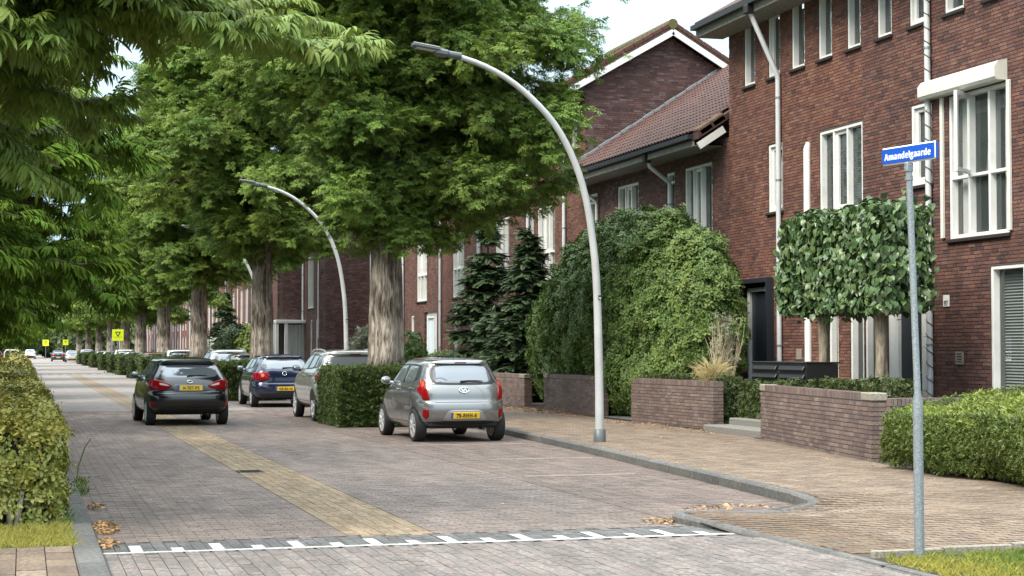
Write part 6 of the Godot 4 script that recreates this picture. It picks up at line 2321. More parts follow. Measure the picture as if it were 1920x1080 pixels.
func make_trees() -> void:
	redwood(Vector3(7.5, 0.05, -36.1), "nearest redwood with a thick pale ridged trunk, behind the grey hatchback", 201, 19.0, 5.0, 3.5, 150, 95, 0.22, Vector3.ZERO, [[5.8, 0.30, 3.5, 0.05, 0.12], [5.6, -0.1, 3.2, 0.0, 0.12], [5.3, 0.7, 2.8, 0.0, 0.12], [5.2, -0.4, 2.5, 0.0, 0.12], [6.4, -0.3, 3.9, 0.1, 0.12], [4.7, 0.5, 1.3, 0.0, 0.2], [4.6, 0.1, 1.2, 0.0, 0.25], [4.5, 1.5, 0.8, 0.0, 0.3], [4.6, 2.6, 0.8, 0.0, 0.3], [4.8, 3.6, 0.8, 0.0, 0.2], [7.0, 0.4, 4.1, 0.1, 0.15], [7.8, 0.0, 4.2, 0.1, 0.15], [8.6, 0.3, 4.2, 0.1, 0.15], [9.4, -0.1, 4.2, 0.1, 0.15]])
	redwood(Vector3(7.42, 0.05, -55.4), "second redwood along the street, trunk above the dark blue car", 202, 18.5, 4.9, 4.2, 126, 70, 0.27)
	redwood(Vector3(7.4, 0.05, -76.0), "third redwood, slim dark trunk left of the silver estate", 203, 18.0, 4.9, 4.2, 108, 48, 0.35)
	redwood(Vector3(7.4, 0.05, -95.5), "fourth redwood, pale trunk behind the white car's roof", 204, 18.0, 4.8, 4.2, 92, 36, 0.44)
	redwood(Vector3(7.4, 0.05, -115.0), "fifth redwood, just right of the yellow sign", 205, 17.5, 4.4, 4.2, 76, 28, 0.56)
	redwood(Vector3(7.4, 0.05, -133.0), "sixth redwood, just left of the yellow sign", 206, 16.5, 4.4, 4.3, 54, 10, 0.95)
	redwood(Vector3(7.4, 0.05, -155.0), "seventh redwood along the row, far beyond the yellow sign", 207, 16.5, 4.6, 4.3, 48, 9, 1.05)
	redwood(Vector3(7.4, 0.05, -180.0), "eighth redwood along the row, small in the distance", 208, 16.5, 4.6, 4.4, 44, 8, 1.2)
	redwood(Vector3(7.4, 0.05, -210.0), "ninth redwood along the row, second last of them", 209, 16.5, 4.6, 4.4, 40, 8, 1.3)
	redwood(Vector3(7.4, 0.05, -245.0), "last redwood of the row, at the end of the street", 210, 16.5, 4.6, 4.4, 40, 8, 1.4)
	# leafy trees of the left verge; the nearest hangs over the road
	var near := []
	# end points in the tree's space; the tree stands at (-3.4, 0, -15.5)
	var ends := [[Vector3(6.3, 4.45, -0.6), 0.45, 1.1, 28], [Vector3(5.7, 4.75, -1.2), 0.5, 1.2, 28], [Vector3(6.0, 5.1, -2.4), 0.5, 1.3, 28], [Vector3(5.2, 4.4, 0.3), 0.6, 1.1, 26], [Vector3(4.6, 4.9, 0.2), 0.5, 1.2, 28], [Vector3(5.0, 5.5, -1.2), 0.4, 1.3, 28], [Vector3(4.3, 4.7, -1.5), 0.4, 1.1, 24], [Vector3(3.8, 4.9, -0.4), 0.4, 1.2, 24], [Vector3(3.4, 4.1, 0.4), 0.5, 1.1, 22], [Vector3(3.1, 4.5, -2.5), 0.4, 1.2, 22], [Vector3(3.9, 4.4, -1.2), 0.4, 1.1, 20], [Vector3(3.0, 5.6, -0.4), 0.4, 1.3, 24], [Vector3(3.2, 3.7, -3.0), 0.5, 1.1, 20], [Vector3(3.3, 3.3, -1.0), 0.5, 1.0, 18], [Vector3(4.4, 6.4, -2.0), 0.4, 1.5, 26], [Vector3(2.6, 6.4, 0.4), 0.4, 1.5, 22], [Vector3(-2.5, 4.5, -1.5), 0.5, 1.5, 14], [Vector3(-2.0, 5.0, 2.0), 0.5, 1.5, 14], [Vector3(0.5, 5.5, 3.2), 0.5, 1.5, 14], [Vector3(0.5, 6.5, -3.2), 0.5, 1.6, 18], [Vector3(2.4, 7.3, -0.5), 0.5, 1.6, 18], [Vector3(4.1, 3.9, -2.2), 0.4, 1.0, 22], [Vector3(3.9, 4.2, -4.0), 0.4, 1.1, 24], [Vector3(5.4, 5.2, 0.9), 0.4, 1.2, 26]]
	rng.seed = 300
	for e in ends:
		var p1: Vector3 = e[0]
		var p0 := Vector3(p1.x * 0.12, 3.0 + rnd(0.2, 1.4) + maxf(0, p1.y - 4.5) * 0.5, p1.z * 0.15)
		near.append([p0, p1, e[1], e[2], int(e[3] * 1.8), 0.2])
	street_tree(Vector3(-3.4, 0.03, -15.5), "nearest leafy tree, its long leafed boughs hanging in over the road at upper left", 301, near, 0.28, 3.2)
	var z := [-24.0, -35.0, -47.0, -60.0, -76.0, -94.0, -115.0, -140.0, -170.0, -205.0]
	var names := ["second", "third", "fourth", "fifth", "sixth", "seventh", "eighth", "ninth", "tenth", "last"]
	for i in z.size():
		rng.seed = 310 + i
		var bl := []
		var nb := 86 if i < 3 else (56 if i < 5 else 36)
		for k in nb:
			var a := k * 2.39996
			var yy := rnd(2.6, 9.6)
			var R := 5.6 * sqrt(maxf(0.15, 1.0 - pow((yy - 5.0) / 5.0, 2.0))) * rnd(0.75, 1.05)
			var p1 := Vector3(cos(a) * R, yy - 0.4, sin(a) * R)
			bl.append([Vector3(0, clampf(yy - 1.0, 2.4, 6.5), 0), p1, 0.5, 1.3 if i < 4 else 1.6, (20 if i < 3 else 14) if i < 6 else 9, 0.25])
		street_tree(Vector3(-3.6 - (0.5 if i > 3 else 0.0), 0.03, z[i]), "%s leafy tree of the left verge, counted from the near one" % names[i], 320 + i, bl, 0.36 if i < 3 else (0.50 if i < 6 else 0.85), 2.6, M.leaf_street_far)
	# trees that close the end of the street
	for i in 7:
		bush("distant_tree", ["pale distant tree over the left end of the street", "distant tree over the end of the road, left of its middle", "tall distant tree over the middle of the road's end", "distant tree right of the road's end", "distant tree behind the last redwoods", "distant tree behind the far terrace", "distant tree far left behind the lawn"][i], "tree", [Vector3(-14, 0, -300), Vector3(-5, 0, -330), Vector3(4, 0, -345), Vector3(14, 0, -320), Vector3(24, 0, -300), Vector3(36, 0, -290), Vector3(-30, 0, -260)][i], [[Vector3(0, 9, 0), Vector3(7, 7, 6)], [Vector3(3, 5, 2), Vector3(5, 5, 5)], [Vector3(-4, 6, 1), Vector3(5, 5.5, 5)]], 3.5, 1.1, "cluster", M.leaf_far, 400 + i, "trees closing the street")

func make_street_things() -> void:
	rng.seed = 500
	# ---- curved street lamps
	var lamp := thing("street_lamp", "nearest curved grey street lamp, its number tag at breast height", "street lamp", Vector3(9.04, 0.115, -26.42), 0.0, "curved street lamps along the pavement")
	var c := Curve3D.new()
	var pts := [Vector3(0, 0, 0), Vector3(-0.01, 1.2, 0), Vector3(-0.05, 2.6, 0), Vector3(-0.13, 3.4, 0), Vector3(-0.25, 4.05, 0), Vector3(-0.43, 4.58, 0), Vector3(-0.70, 5.08, 0), Vector3(-1.05, 5.48, 0), Vector3(-1.50, 5.84, 0), Vector3(-1.98, 6.08, 0), Vector3(-2.46, 6.22, 0)]
	for i in pts.size():
		var tg: Vector3 = (pts[mini(i + 1, pts.size() - 1)] - pts[maxi(i - 1, 0)]) / 6.0
		c.add_point(pts[i], -tg, tg)
	var sp := []
	var sr := []
	for k in 41:
		var u := k / 40.0
		sp.append(c.sample_baked(c.get_baked_length() * u))
		sr.append(lerpf(0.072, 0.042, u))
	var ps := st_new()
	tube(ps, sp, sr, 20)
	put("pole", ps, M.lamp_pole, lamp)
	var cb := st_new()
	tube(cb, [Vector3(0, -0.02, 0), Vector3(0, 0.20, 0), Vector3(0, 0.21, 0)], [0.102, 0.098, 0.08], 20)
	put("foot_collar", cb, M.lamp_head, lamp)
	var hd := st_new()
	var sl := Vector3(-1, 0.14, 0).normalized()
	var hb := Basis(sl, Vector3(0.14, 1, 0).normalized(), Vector3.FORWARD)
	tube(hd, [pts[-1] + sl * -0.12, pts[-1] + sl * 0.10], [0.062, 0.058], 14)
	cbox(hd, pts[-1] + sl * 0.20, Vector3(0.24, 0.12, 0.17), 0.035, hb)
	cbox(hd, pts[-1] + sl * 0.46 + Vector3(0, 0.035, 0), Vector3(0.46, 0.055, 0.20), 0.02, hb)
	var ho := put("lamp_head", hd, M.lamp_head, lamp)
	var tp := st_new()
	cbox(tp, pts[-1] + sl * 0.46 + Vector3(0, 0.068, 0), Vector3(0.44, 0.014, 0.19), 0.006, hb)
	put("head_cover", tp, M.lamp_pole, ho)
	var le := st_new()
	cbox(le, pts[-1] + sl * 0.46 + Vector3(0, 0.003, 0), Vector3(0.34, 0.012, 0.14), 0.004, hb)
	put("lamp_lens", le, M.lens, ho)
	var tg := st_new()
	cbox(tg, Vector3(-0.02, 2.35, 0.078), Vector3(0.05, 0.075, 0.008), 0.002)
	var to := put("number_tag", tg, M.anthracite, lamp)
	letters("tag_text", "13", 0.028, M.sign_white, to, Vector3(-0.02, 2.337, 0.0835), Basis())
	var zs := [-49.1, -67.8, -95.5, -115.3, -140.0, -171.0, -190.0]
	var nm := ["second curved street lamp, rising behind the silver estate car", "third curved street lamp, only its arm clear of the leaves", "fourth curved street lamp, its head against the leaves", "fifth curved street lamp, a thin arm in the leaves", "sixth curved street lamp, uppermost of the three tiny far arms", "seventh curved street lamp, middle one of the tiny far arms", "eighth curved street lamp, lowest of the tiny far arms"]
	for i in zs.size(): dup(lamp, Vector3(9.04, 0.115, zs[i]), 0.0, nm[i])
	# ---- street name sign
	var s := thing("street_sign", "blue street name sign on a galvanised post by the grass", "street sign", Vector3(6.60, 0.02, -11.75), 0.0)
	var st := st_new()
	tube(st, [Vector3(0, -0.05, 0), Vector3(-0.004, 1.05, 0), Vector3(-0.005, 1.20, 0), Vector3(-0.006, 1.27, 0), Vector3(-0.065, 3.02, 0)], [0.038, 0.038, 0.038, 0.026, 0.025], 16)
	put("post", st, M.galv, s)
	var bk := st_new()
	cbox(bk, Vector3(-0.065, 3.0, 0), Vector3(0.06, 0.08, 0.055), 0.01)
	tube(bk, [Vector3(-0.062, 2.90, 0), Vector3(-0.063, 2.93, 0)], [0.032, 0.032], 14)
	put("bracket", bk, M.galv, s)
	var bs := Basis(Vector3.UP, deg_to_rad(-78.0))
	var sg := Node3D.new()
	var pl := st_new()
	cbox(pl, Vector3.ZERO, Vector3(0.62, 0.138, 0.026), 0.012)
	var po := put("sign_board", pl, M.sign_white, s)
	po.transform = Transform3D(bs, Vector3(-0.06, 3.105, 0.0))
	var fb := st_new()
	cbox(fb, Vector3(0, 0, 0.0145), Vector3(0.598, 0.118, 0.006), 0.003)
	put("blue_face", fb, M.sign_blue, po)
	var rim := st_new()
	box2(rim, Vector3(0.311, -0.066, -0.012), Vector3(0.314, 0.066, 0.012))
	put("blue_edge", rim, M.sign_blue, po)
	letters("street_name", "Amandelgaarde", 0.050, M.sign_white, po, Vector3(0, -0.008, 0.018), Basis(), 1.0)
	sg.free()
	# ---- yellow square signs
	var ys := [[Vector3(6.3, 0.1, -121.9), 0.78, "yellow square sign with a black triangle, nearest of its kind", 0.0], [Vector3(5.7, 0.1, -250.0), 0.75, "tiny far yellow sign, right one over the parked cars", 0.0], [Vector3(3.2, 0.1, -268.0), 0.9, "tiny far yellow sign, left one over the road", 0.0]]
	for i in 3:
		var y: Array = ys[i]
		var o := thing("yellow_sign", y[2], "traffic sign", y[0], 0.0, "yellow warning signs")
		var p1 := st_new()
		tube(p1, [Vector3(0, -0.1, -0.03), Vector3(0, 2.6, -0.03)], [0.035, 0.035], 8)
		put("post", p1, M.galv, o)
		var w: float = y[1]
		var bd := st_new()
		cbox(bd, Vector3(0, 2.5, 0), Vector3(w, w * 1.02, 0.02), 0.008)
		var bo := put("board", bd, M.sign_yellow, o)
		var tr := st_new()
		for k in 3:
			var a := -PI / 2 + TAU * k / 3.0
			var b := a + TAU / 3.0
			var A := Vector3(cos(a), sin(a), 0) * w * 0.24 + Vector3(0, 2.62, 0.014)
			var B := Vector3(cos(b), sin(b), 0) * w * 0.24 + Vector3(0, 2.62, 0.014)
			var d := (B - A)
			box(tr, (A + B) * 0.5, Vector3(d.length() + 0.03, w * 0.07, 0.006), Basis(d.normalized(), Vector3.BACK.cross(d.normalized()), Vector3.BACK))
		for k in 8: box(tr, Vector3(lerpf(-0.34, 0.34, k / 7.0) * w, 2.5 - w * 0.16, 0.013), Vector3(w * 0.05, w * 0.035, 0.004))
		put("triangle", tr, M.text_black, bo)
	var gp := thing("sign_post", "thin grey post with a narrow plate, left of the yellow sign", "post", Vector3(6.2, 0.1, -128.0))
	var g1 := st_new()
	tube(g1, [Vector3(0, 0, 0), Vector3(0, 2.3, 0)], [0.04, 0.04], 8)
	put("post", g1, M.galv, gp)
	var g2 := st_new()
	cbox(g2, Vector3(0, 2.1, 0.03), Vector3(0.22, 0.5, 0.02), 0.005)
	put("plate", g2, M.galv, gp)
	var rk := thing("bicycle_rail", "white hoop rail at the far end of the left hedge", "rail", Vector3(-0.95, 0.05, -150.0))
	var r1 := st_new()
	tube(r1, [Vector3(-.6, 0, 0), Vector3(-.6, 1.3, 0), Vector3(-.45, 1.5, 0), Vector3(.45, 1.5, 0), Vector3(.6, 1.3, 0), Vector3(.6, 0, 0)], [.05, .05, .05, .05, .05, .05], 8)
	put("hoop", r1, M.white, rk)
	# ---- hedges in the parking strip and along the left kerb
	rng.seed = 520
	hedge("bay_hedge", "nearest clipped yew hedge, between the light SUV and the grey hatchback", Vector3(6.28, 0.02, -37.25), Vector3(8.15, 1.20, -34.95), 1000, 0.062, "sprig", M.leaf_yew, "clipped hedges between the parking bays")
	hedge("bay_hedge", "clipped yew hedge right of the black moving car", Vector3(5.75, 0.02, -56.6), Vector3(8.0, 1.17, -54.0), 420, 0.08, "sprig", M.leaf_yew, "clipped hedges between the parking bays")
	var hz := [-76.0, -88.5, -97.0, -109.5, -121.0, -136.0, -155.0, -174.0, -192.0]
	var hl := ["narrow clipped hedge just left of the black car's roof", "clipped hedge left of the red and white cars", "clipped hedge left of the one by the red car", "clipped hedge in front of the yellow sign's post", "clipped hedge left of the yellow sign", "small clipped hedge before a pale far car", "small clipped hedge before a white far car", "tiny clipped hedge far along the bays", "tiniest clipped hedge at the end of the bays"]
	for i in hz.size():
		hedge("bay_hedge", hl[i], Vector3(5.75, 0.02, hz[i] - 2.2), Vector3(8.0, 1.18, hz[i]), 120, 0.14, "sprig", M.leaf_yew, "clipped hedges between the parking bays", "xZ")
	rng.seed = 530
	hedge("verge_hedge", "nearest yellow green hedge along the left kerb, bare stems at its foot", Vector3(-1.1, 0.03, -33.2), Vector3(0.30, 0.93, -15.9), 560, 0.075, "cluster", M.leaf_hedge_left, "hedges along the left kerb", "XZ", 0.16, 0.08)
	hedge("verge_hedge", "second yellow green hedge along the left kerb", Vector3(-1.0, 0.03, -64.0), Vector3(0.16, 0.93, -35.0), 200, 0.12, "cluster", M.leaf_hedge_left, "hedges along the left kerb", "XZ", 0.0, 0.08)
	hedge("verge_hedge", "third yellow green hedge along the left kerb", Vector3(-1.0, 0.03, -92.0), Vector3(0.05, 0.95, -66.0), 100, 0.17, "cluster", M.leaf_hedge_left, "hedges along the left kerb", "XZ", 0.0, 0.08)
	hedge("verge_hedge", "farthest yellow green hedge along the left kerb", Vector3(-0.9, 0.03, -140.0), Vector3(-0.05, 1.0, -95.0), 50, 0.22, "cluster", M.leaf_hedge_left, "hedges along the left kerb", "XZ", 0.0, 0.08)
	# a thick bare stem and browned leaves at the hedge's near end
	var sm := thing("hedge_stem", "forked pale bare stem at the near end of the left hedge", "stem", Vector3(-0.05, 0.03, -15.88))
	var s5 := st_new()
	tube(s5, [Vector3(0, 0, 0), Vector3(0.02, 0.16, 0.02), Vector3(0.05, 0.32, 0)], [0.032, 0.028, 0.02], 8)
	tube(s5, [Vector3(-.05, 0, 0), Vector3(-0.06, 0.14, 0.03), Vector3(-0.05, 0.28, 0)], [0.028, 0.024, 0.016], 8)
	put("stem", s5, M.wood_post, sm)
	var wd := thing("weed", "tall thin weed stalk at the left kerb beside the hedge", "plant", Vector3(0.60, 0.0, -20.4))
	var w5 := st_new()
	tube(w5, [Vector3(0, 0, 0), Vector3(0.02, 0.25, -0.1), Vector3(0.10, 0.48, -0.2), Vector3(0.17, 0.58, -0.2)], [0.010, 0.009, 0.007, 0.004], 5, false)
	put("stalk", w5, M.leaf_box, wd)
	var wt := []
	var wc := []
	for i in 26:
		wt.append(Transform3D(Basis(Vector3.UP, rnd(0, TAU)).scaled(Vector3(.14, .13, .14)), Vector3(rnd(-.12, .12), 0, rnd(-1.2, 1.2))))
		wc.append(hue(rnd(0.7, 1.1)))
	many("foliage", MESH.tuft, M.grass, wt, wc, wd)

func make_cars() -> void:
	rng.seed = 600
	var silver := car_paint(lin(.26, .26, .26), 0.75, 0.26)
	var kia := {
		"paint": silver, "wheel": 0.288, "zf": -1.16, "zr": 1.22, "track": 0.715, "under": 0.24, "spokes": 7,
		"rows": [[.24, .70, 1.62, 1.52], [.30, .755, 1.75, 1.63], [.42, .79, 1.80, 1.73], [.56, .798, 1.80, 1.755], [.68, .80, 1.76, 1.735], [.73, .80, 1.70, 1.705], [.84, .797, 1.46, 1.69], [.93, .785, 1.12, 1.665], [.99, .762, .95, 1.64], [1.06, .735, .82, 1.60], [1.20, .675, .58, 1.515], [1.34, .612, .32, 1.42], [1.395, .58, .20, 1.40], [1.43, .53, .12, 1.33], [1.455, .43, .06, 1.14], [1.47, .28, .03, .86], [1.477, .12, .02, .5]],
		"rear_frame": V([-.665, .995, .665, .995, .585, 1.365, -.585, 1.365]),
		"rear_glass": V([-.60, 1.02, .60, 1.02, .535, 1.345, -.535, 1.345]),
		"side_frame": V([-.72, .985, 1.30, 1.06, 1.12, 1.34, .60, 1.365, -.18, 1.36]),
		"side_glass": [V([-.66, 1.0, .28, 1.015, .28, 1.345, -.17, 1.335]), V([.35, 1.02, 1.08, 1.055, .98, 1.325, .35, 1.345])],
		"front_glass": V([-.60, 1.0, .60, 1.0, .50, 1.37, -.50, 1.37]),
		"lamp": V([-.705, 1.085, -.645, 1.07, -.655, .96, -.605, .735, -.72, .74, -.752, .90, -.735, .99]),
		"lamp_inner": V([-.71, 1.055, -.665, 1.045, -.668, .985, -.72, .93]), "inner_mat": M.lamp_amber,
		"lamp_side": V([1.50, 1.00, 1.36, .97, 1.42, .87, 1.55, .80]),
		"reflector": V([-.72, .585, -.64, .585, -.625, .46, -.67, .40, -.725, .46]),
		"bumper_trim": V([-.66, .255, .66, .255, .68, .35, .36, .375, -.36, .375, -.68, .35]),
		"recess": V([-.40, .372, .40, .372, .30, .565, -.30, .565]), "recess_mat": car_paint(lin(.33, .33, .32), 0.5, 0.3),
		"plate_y": .475, "plate": "79-RHH-6", "emblem": [.905, .085, .048, 3], "wiper": 1.045, "wiper_dir": 1.0,
		"spoiler": V([-.52, 1.355, .52, 1.355, .50, 1.41, -.50, 1.41]), "brake_light": V([-.12, 1.366, .12, 1.366, .12, 1.385, -.12, 1.385]),
		"aerial": Vector3(.0, 1.47, .95), "handles": [Vector2(.10, .90), Vector2(.98, .93)], "mirror": Vector2(-.62, 1.0), "mirror_mat": car_paint(lin(.50, .50, .50), 0.5, 0.25),
		"seams_rear": [V([-.66, 1.0, -.61, .72, -.50, .70, .50, .70, .61, .72, .66, 1.0]), V([-.70, .74, -.62, .72])],
		"seams_side": [V([.31, 1.34, .32, .60, .32, .33]), V([1.05, 1.05, 1.02, .80, .86, .62, .84, .34]), V([-.62, .98, -.70, .70, -.68, .34]), V([-.68, .34, .84, .34]), V([1.72, .70, 1.45, .69])]}
	car("silver grey hatchback parked nearest, plate 79-RHH-6", Vector3(7.36, 0.0, -30.62), deg_to_rad(1.5), kia)
	var ford := {
		"called": "moving_car", "group": "", "paint": car_paint(lin(.006, .006, .008), 0.1, 0.25), "wheel": 0.318, "zf": -1.22, "zr": 1.27, "track": 0.765, "under": 0.24, "spokes": 10,
		"rows": [[.23, .74, 1.75, 1.66], [.30, .82, 1.90, 1.80], [.42, .855, 1.96, 1.91], [.55, .865, 1.97, 1.945], [.66, .867, 1.95, 1.93], [.72, .866, 1.88, 1.885], [.84, .862, 1.60, 1.87], [.95, .845, 1.20, 1.83], [1.0, .815, 1.0, 1.80], [1.07, .775, .82, 1.745], [1.20, .70, .55, 1.63], [1.30, .645, .36, 1.535], [1.345, .62, .26, 1.56], [1.39, .575, .18, 1.52], [1.425, .49, .10, 1.30], [1.45, .33, .05, .95], [1.458, .14, .03, .5]],
		"rear_glass": V([-.62, 1.02, .62, 1.02, .55, 1.29, -.55, 1.29]),
		"side_frame": V([-.80, .985, 1.35, 1.06, 1.20, 1.27, .65, 1.355, -.15, 1.36]),
		"side_glass": [V([-.74, 1.0, .30, 1.015, .30, 1.34, -.14, 1.34]), V([.36, 1.02, 1.15, 1.06, 1.0, 1.285, .36, 1.34])],
		"front_glass": V([-.62, 1.0, .62, 1.0, .52, 1.37, -.52, 1.37]),
		"lamp": V([-.80, .90, -.745, .99, -.58, .955, -.38, .86, -.40, .815, -.60, .75, -.80, .765]),
		"lamp_inner": V([-.64, .92, -.42, .855, -.44, .835, -.64, .86]),
		"lamp_side": V([1.42, .93, 1.66, .985, 1.66, .78, 1.52, .83]),
		"reflector": V([-.80, .52, -.74, .50, -.70, .40, -.80, .38]),
		"bumper_trim": V([-.66, .255, .66, .255, .70, .335, .52, .37, -.52, .37, -.70, .335]),
		"recess": V([-.42, .75, -.30, .72, .30, .72, .42, .75, .35, .885, -.35, .885]), "recess_mat": car_paint(lin(.035, .035, .04), 0.4, 0.25),
		"crease": [V([-.70, .66, .70, .66, .72, .69, -.72, .69])],
		"plate_y": .80, "plate": "H-707-PS", "emblem": [.925, .06, .028, 0], "wiper": 1.04,
		"spoiler": V([-.55, 1.285, .55, 1.285, .53, 1.385, -.53, 1.385]), "spoiler_mat": M.black, "brake_light": V([-.14, 1.305, .14, 1.305, .14, 1.322, -.14, 1.322]),
		"aerial": Vector3(.0, 1.45, 1.0), "handles": [Vector2(.12, .90), Vector2(1.0, .93)], "mirror": Vector2(-.68, 1.0), "rim_mat": M.rim,
		"seams_rear": [V([-.60, .74, -.52, .70, .52, .70, .60, .74]), V([-.62, .40, .62, .40])],
		"seams_side": [V([.33, 1.34, .34, .60, .34, .33]), V([1.08, 1.05, 1.04, .80, .88, .62, .86, .34]), V([-.70, .98, -.76, .70, -.74, .34]), V([-.74, .34, .86, .34])]}
	var fc := car("black hatchback driving away over the road's centre strip, plate H-707-PS", Vector3(3.33, 0.0, -38.62), deg_to_rad(2.2), ford)
	var vw := {
		"paint": car_paint(lin(.008, .013, .042), 0.3, 0.25), "wheel": 0.312, "zf": -1.28, "zr": 1.30, "track": 0.77, "under": 0.22, "spokes": 5,
		"rows": [[.22, .74, 1.82, 1.72], [.28, .82, 1.98, 1.88], [.42, .868, 2.08, 1.955], [.55, .878, 2.10, 1.97], [.64, .88, 2.08, 1.94], [.70, .88, 2.0, 1.90], [.84, .878, 1.70, 1.885], [.95, .865, 1.25, 1.86], [1.02, .83, 1.05, 1.83], [1.10, .785, .88, 1.775], [1.24, .71, .58, 1.67], [1.36, .64, .30, 1.56], [1.40, .61, .22, 1.57], [1.435, .56, .14, 1.48], [1.46, .45, .08, 1.25], [1.48, .28, .05, .9], [1.487, .12, .03, .5]],
		"rear_glass": V([-.64, 1.065, .64, 1.065, .575, 1.36, -.575, 1.36]),
		"side_frame": V([-.82, 1.02, 1.30, 1.10, 1.12, 1.36, .60, 1.39, -.15, 1.39]),
		"side_glass": [V([-.76, 1.035, .32, 1.045, .32, 1.375, -.14, 1.375]), V([.39, 1.05, 1.10, 1.09, .98, 1.345, .39, 1.375])],
		"front_glass": V([-.64, 1.03, .64, 1.03, .54, 1.41, -.54, 1.41]),
		"lamp": V([-.80, .985, -.50, .985, -.40, .90, -.44, .77, -.60, .745, -.80, .76]),
		"lamp_inner": V([-.66, .93, -.60, .95, -.54, .90, -.58, .83, -.66, .84]), "inner_mat": mat(lin(.62, .12, .12), 0.12),
		"lamp_side": V([1.50, .965, 1.70, .985, 1.70, .77, 1.58, .78]),
		"bumper_trim": V([-.70, .245, .70, .245, .74, .40, .50, .43, -.50, .43, -.74, .40]), "trim_mat": mat(lin(.02, .022, .028), 0.5),
		"crease": [V([-.72, .62, .72, .62, .74, .665, -.74, .665])],
		"plate_y": .525, "plate": "DB-BX-14", "emblem": [.94, .055, .055, 2], "wiper": 1.085,
		"spoiler": V([-.57, 1.365, .57, 1.365, .55, 1.425, -.55, 1.425]), "brake_light": V([-.14, 1.375, .14, 1.375, .14, 1.392, -.14, 1.392]),
		"aerial": Vector3(.0, 1.485, 1.0), "handles": [Vector2(.12, .92), Vector2(1.05, .95)], "mirror": Vector2(-.70, 1.03), "mirror_mat": car_paint(lin(.30, .36, .40), 0.4, 0.2),
		"seams_rear": [V([-.64, 1.03, -.42, .745, -.40, .70, .40, .70, .42, .745, .64, 1.03])],
		"seams_side": [V([.35, 1.37, .36, .60, .36, .33]), V([1.14, 1.08, 1.08, .80, .92, .62, .90, .34]), V([-.74, 1.0, -.80, .70, -.78, .34]), V([-.78, .34, .90, .34])]}
	var golf := car("dark blue hatchback with round rear emblem, behind the light SUV", Vector3(7.02, 0.0, -49.55), 0.0, vw)
	var suv := {
		"paint": car_paint(lin(.42, .42, .40), 0.5, 0.3), "wheel": 0.345, "zf": -1.32, "zr": 1.32, "track": 0.80, "under": 0.30, "spokes": 5,
		"rows": [[.30, .78, 1.95, 1.80], [.38, .86, 2.08, 1.95], [.52, .905, 2.16, 2.03], [.66, .915, 2.18, 2.05], [.78, .918, 2.16, 2.01], [.86, .917, 2.08, 1.97], [.98, .912, 1.75, 1.95], [1.06, .90, 1.30, 1.93], [1.13, .865, 1.10, 1.90], [1.22, .815, .92, 1.84], [1.36, .745, .66, 1.75], [1.48, .685, .42, 1.66], [1.53, .655, .30, 1.67], [1.57, .60, .20, 1.60], [1.595, .48, .12, 1.35], [1.615, .28, .06, 1.0], [1.62, .12, .03, .5]],
		"rear_glass": V([-.68, 1.16, .68, 1.16, .60, 1.485, -.60, 1.485]),
		"side_frame": V([-.88, 1.125, 1.62, 1.20, 1.40, 1.46, .70, 1.52, -.10, 1.52]),
		"side_glass": [V([-.82, 1.14, .32, 1.15, .32, 1.505, -.10, 1.505]), V([.39, 1.155, 1.10, 1.18, 1.06, 1.485, .39, 1.505]), V([1.17, 1.185, 1.56, 1.215, 1.38, 1.44, 1.13, 1.475])],
		"front_glass": V([-.68, 1.14, .68, 1.14, .58, 1.54, -.58, 1.54]),
		"lamp": V([-.83, 1.06, -.52, 1.04, -.54, .92, -.83, .90]),
		"lamp_side": V([1.58, 1.05, 1.78, 1.07, 1.78, .89, 1.66, .91]),
		"bumper_trim": V([-.72, .32, .72, .32, .78, .52, .50, .56, -.50, .56, -.78, .52]),
		"plate_y": .72, "plate": "KD-318-T", "wiper": 1.18,
		"spoiler": V([-.60, 1.49, .60, 1.49, .58, 1.56, -.58, 1.56]), "brake_light": V([-.14, 1.505, .14, 1.505, .14, 1.522, -.14, 1.522]),
		"aerial": Vector3(.0, 1.615, 1.05), "handles": [Vector2(.12, 1.02), Vector2(1.05, 1.05)], "mirror": Vector2(-.76, 1.13), "mirror_mat": M.black,
		"rails": [-.55, 1.30, .60, 1.555],
		"seams_rear": [V([-.68, 1.12, -.60, .80, .60, .80, .68, 1.12])],
		"seams_side": [V([.355, 1.50, .36, .70, .36, .42]), V([1.14, 1.17, 1.10, .90, .96, .74, .94, .44]), V([-.80, 1.10, -.86, .80, -.84, .44]), V([-.84, .44, .94, .44])]}
	var s1 := car("light grey SUV with silver roof rails, half hidden by the nearest yew hedge", Vector3(7.17, 0.0, -39.60), 0.0, suv)
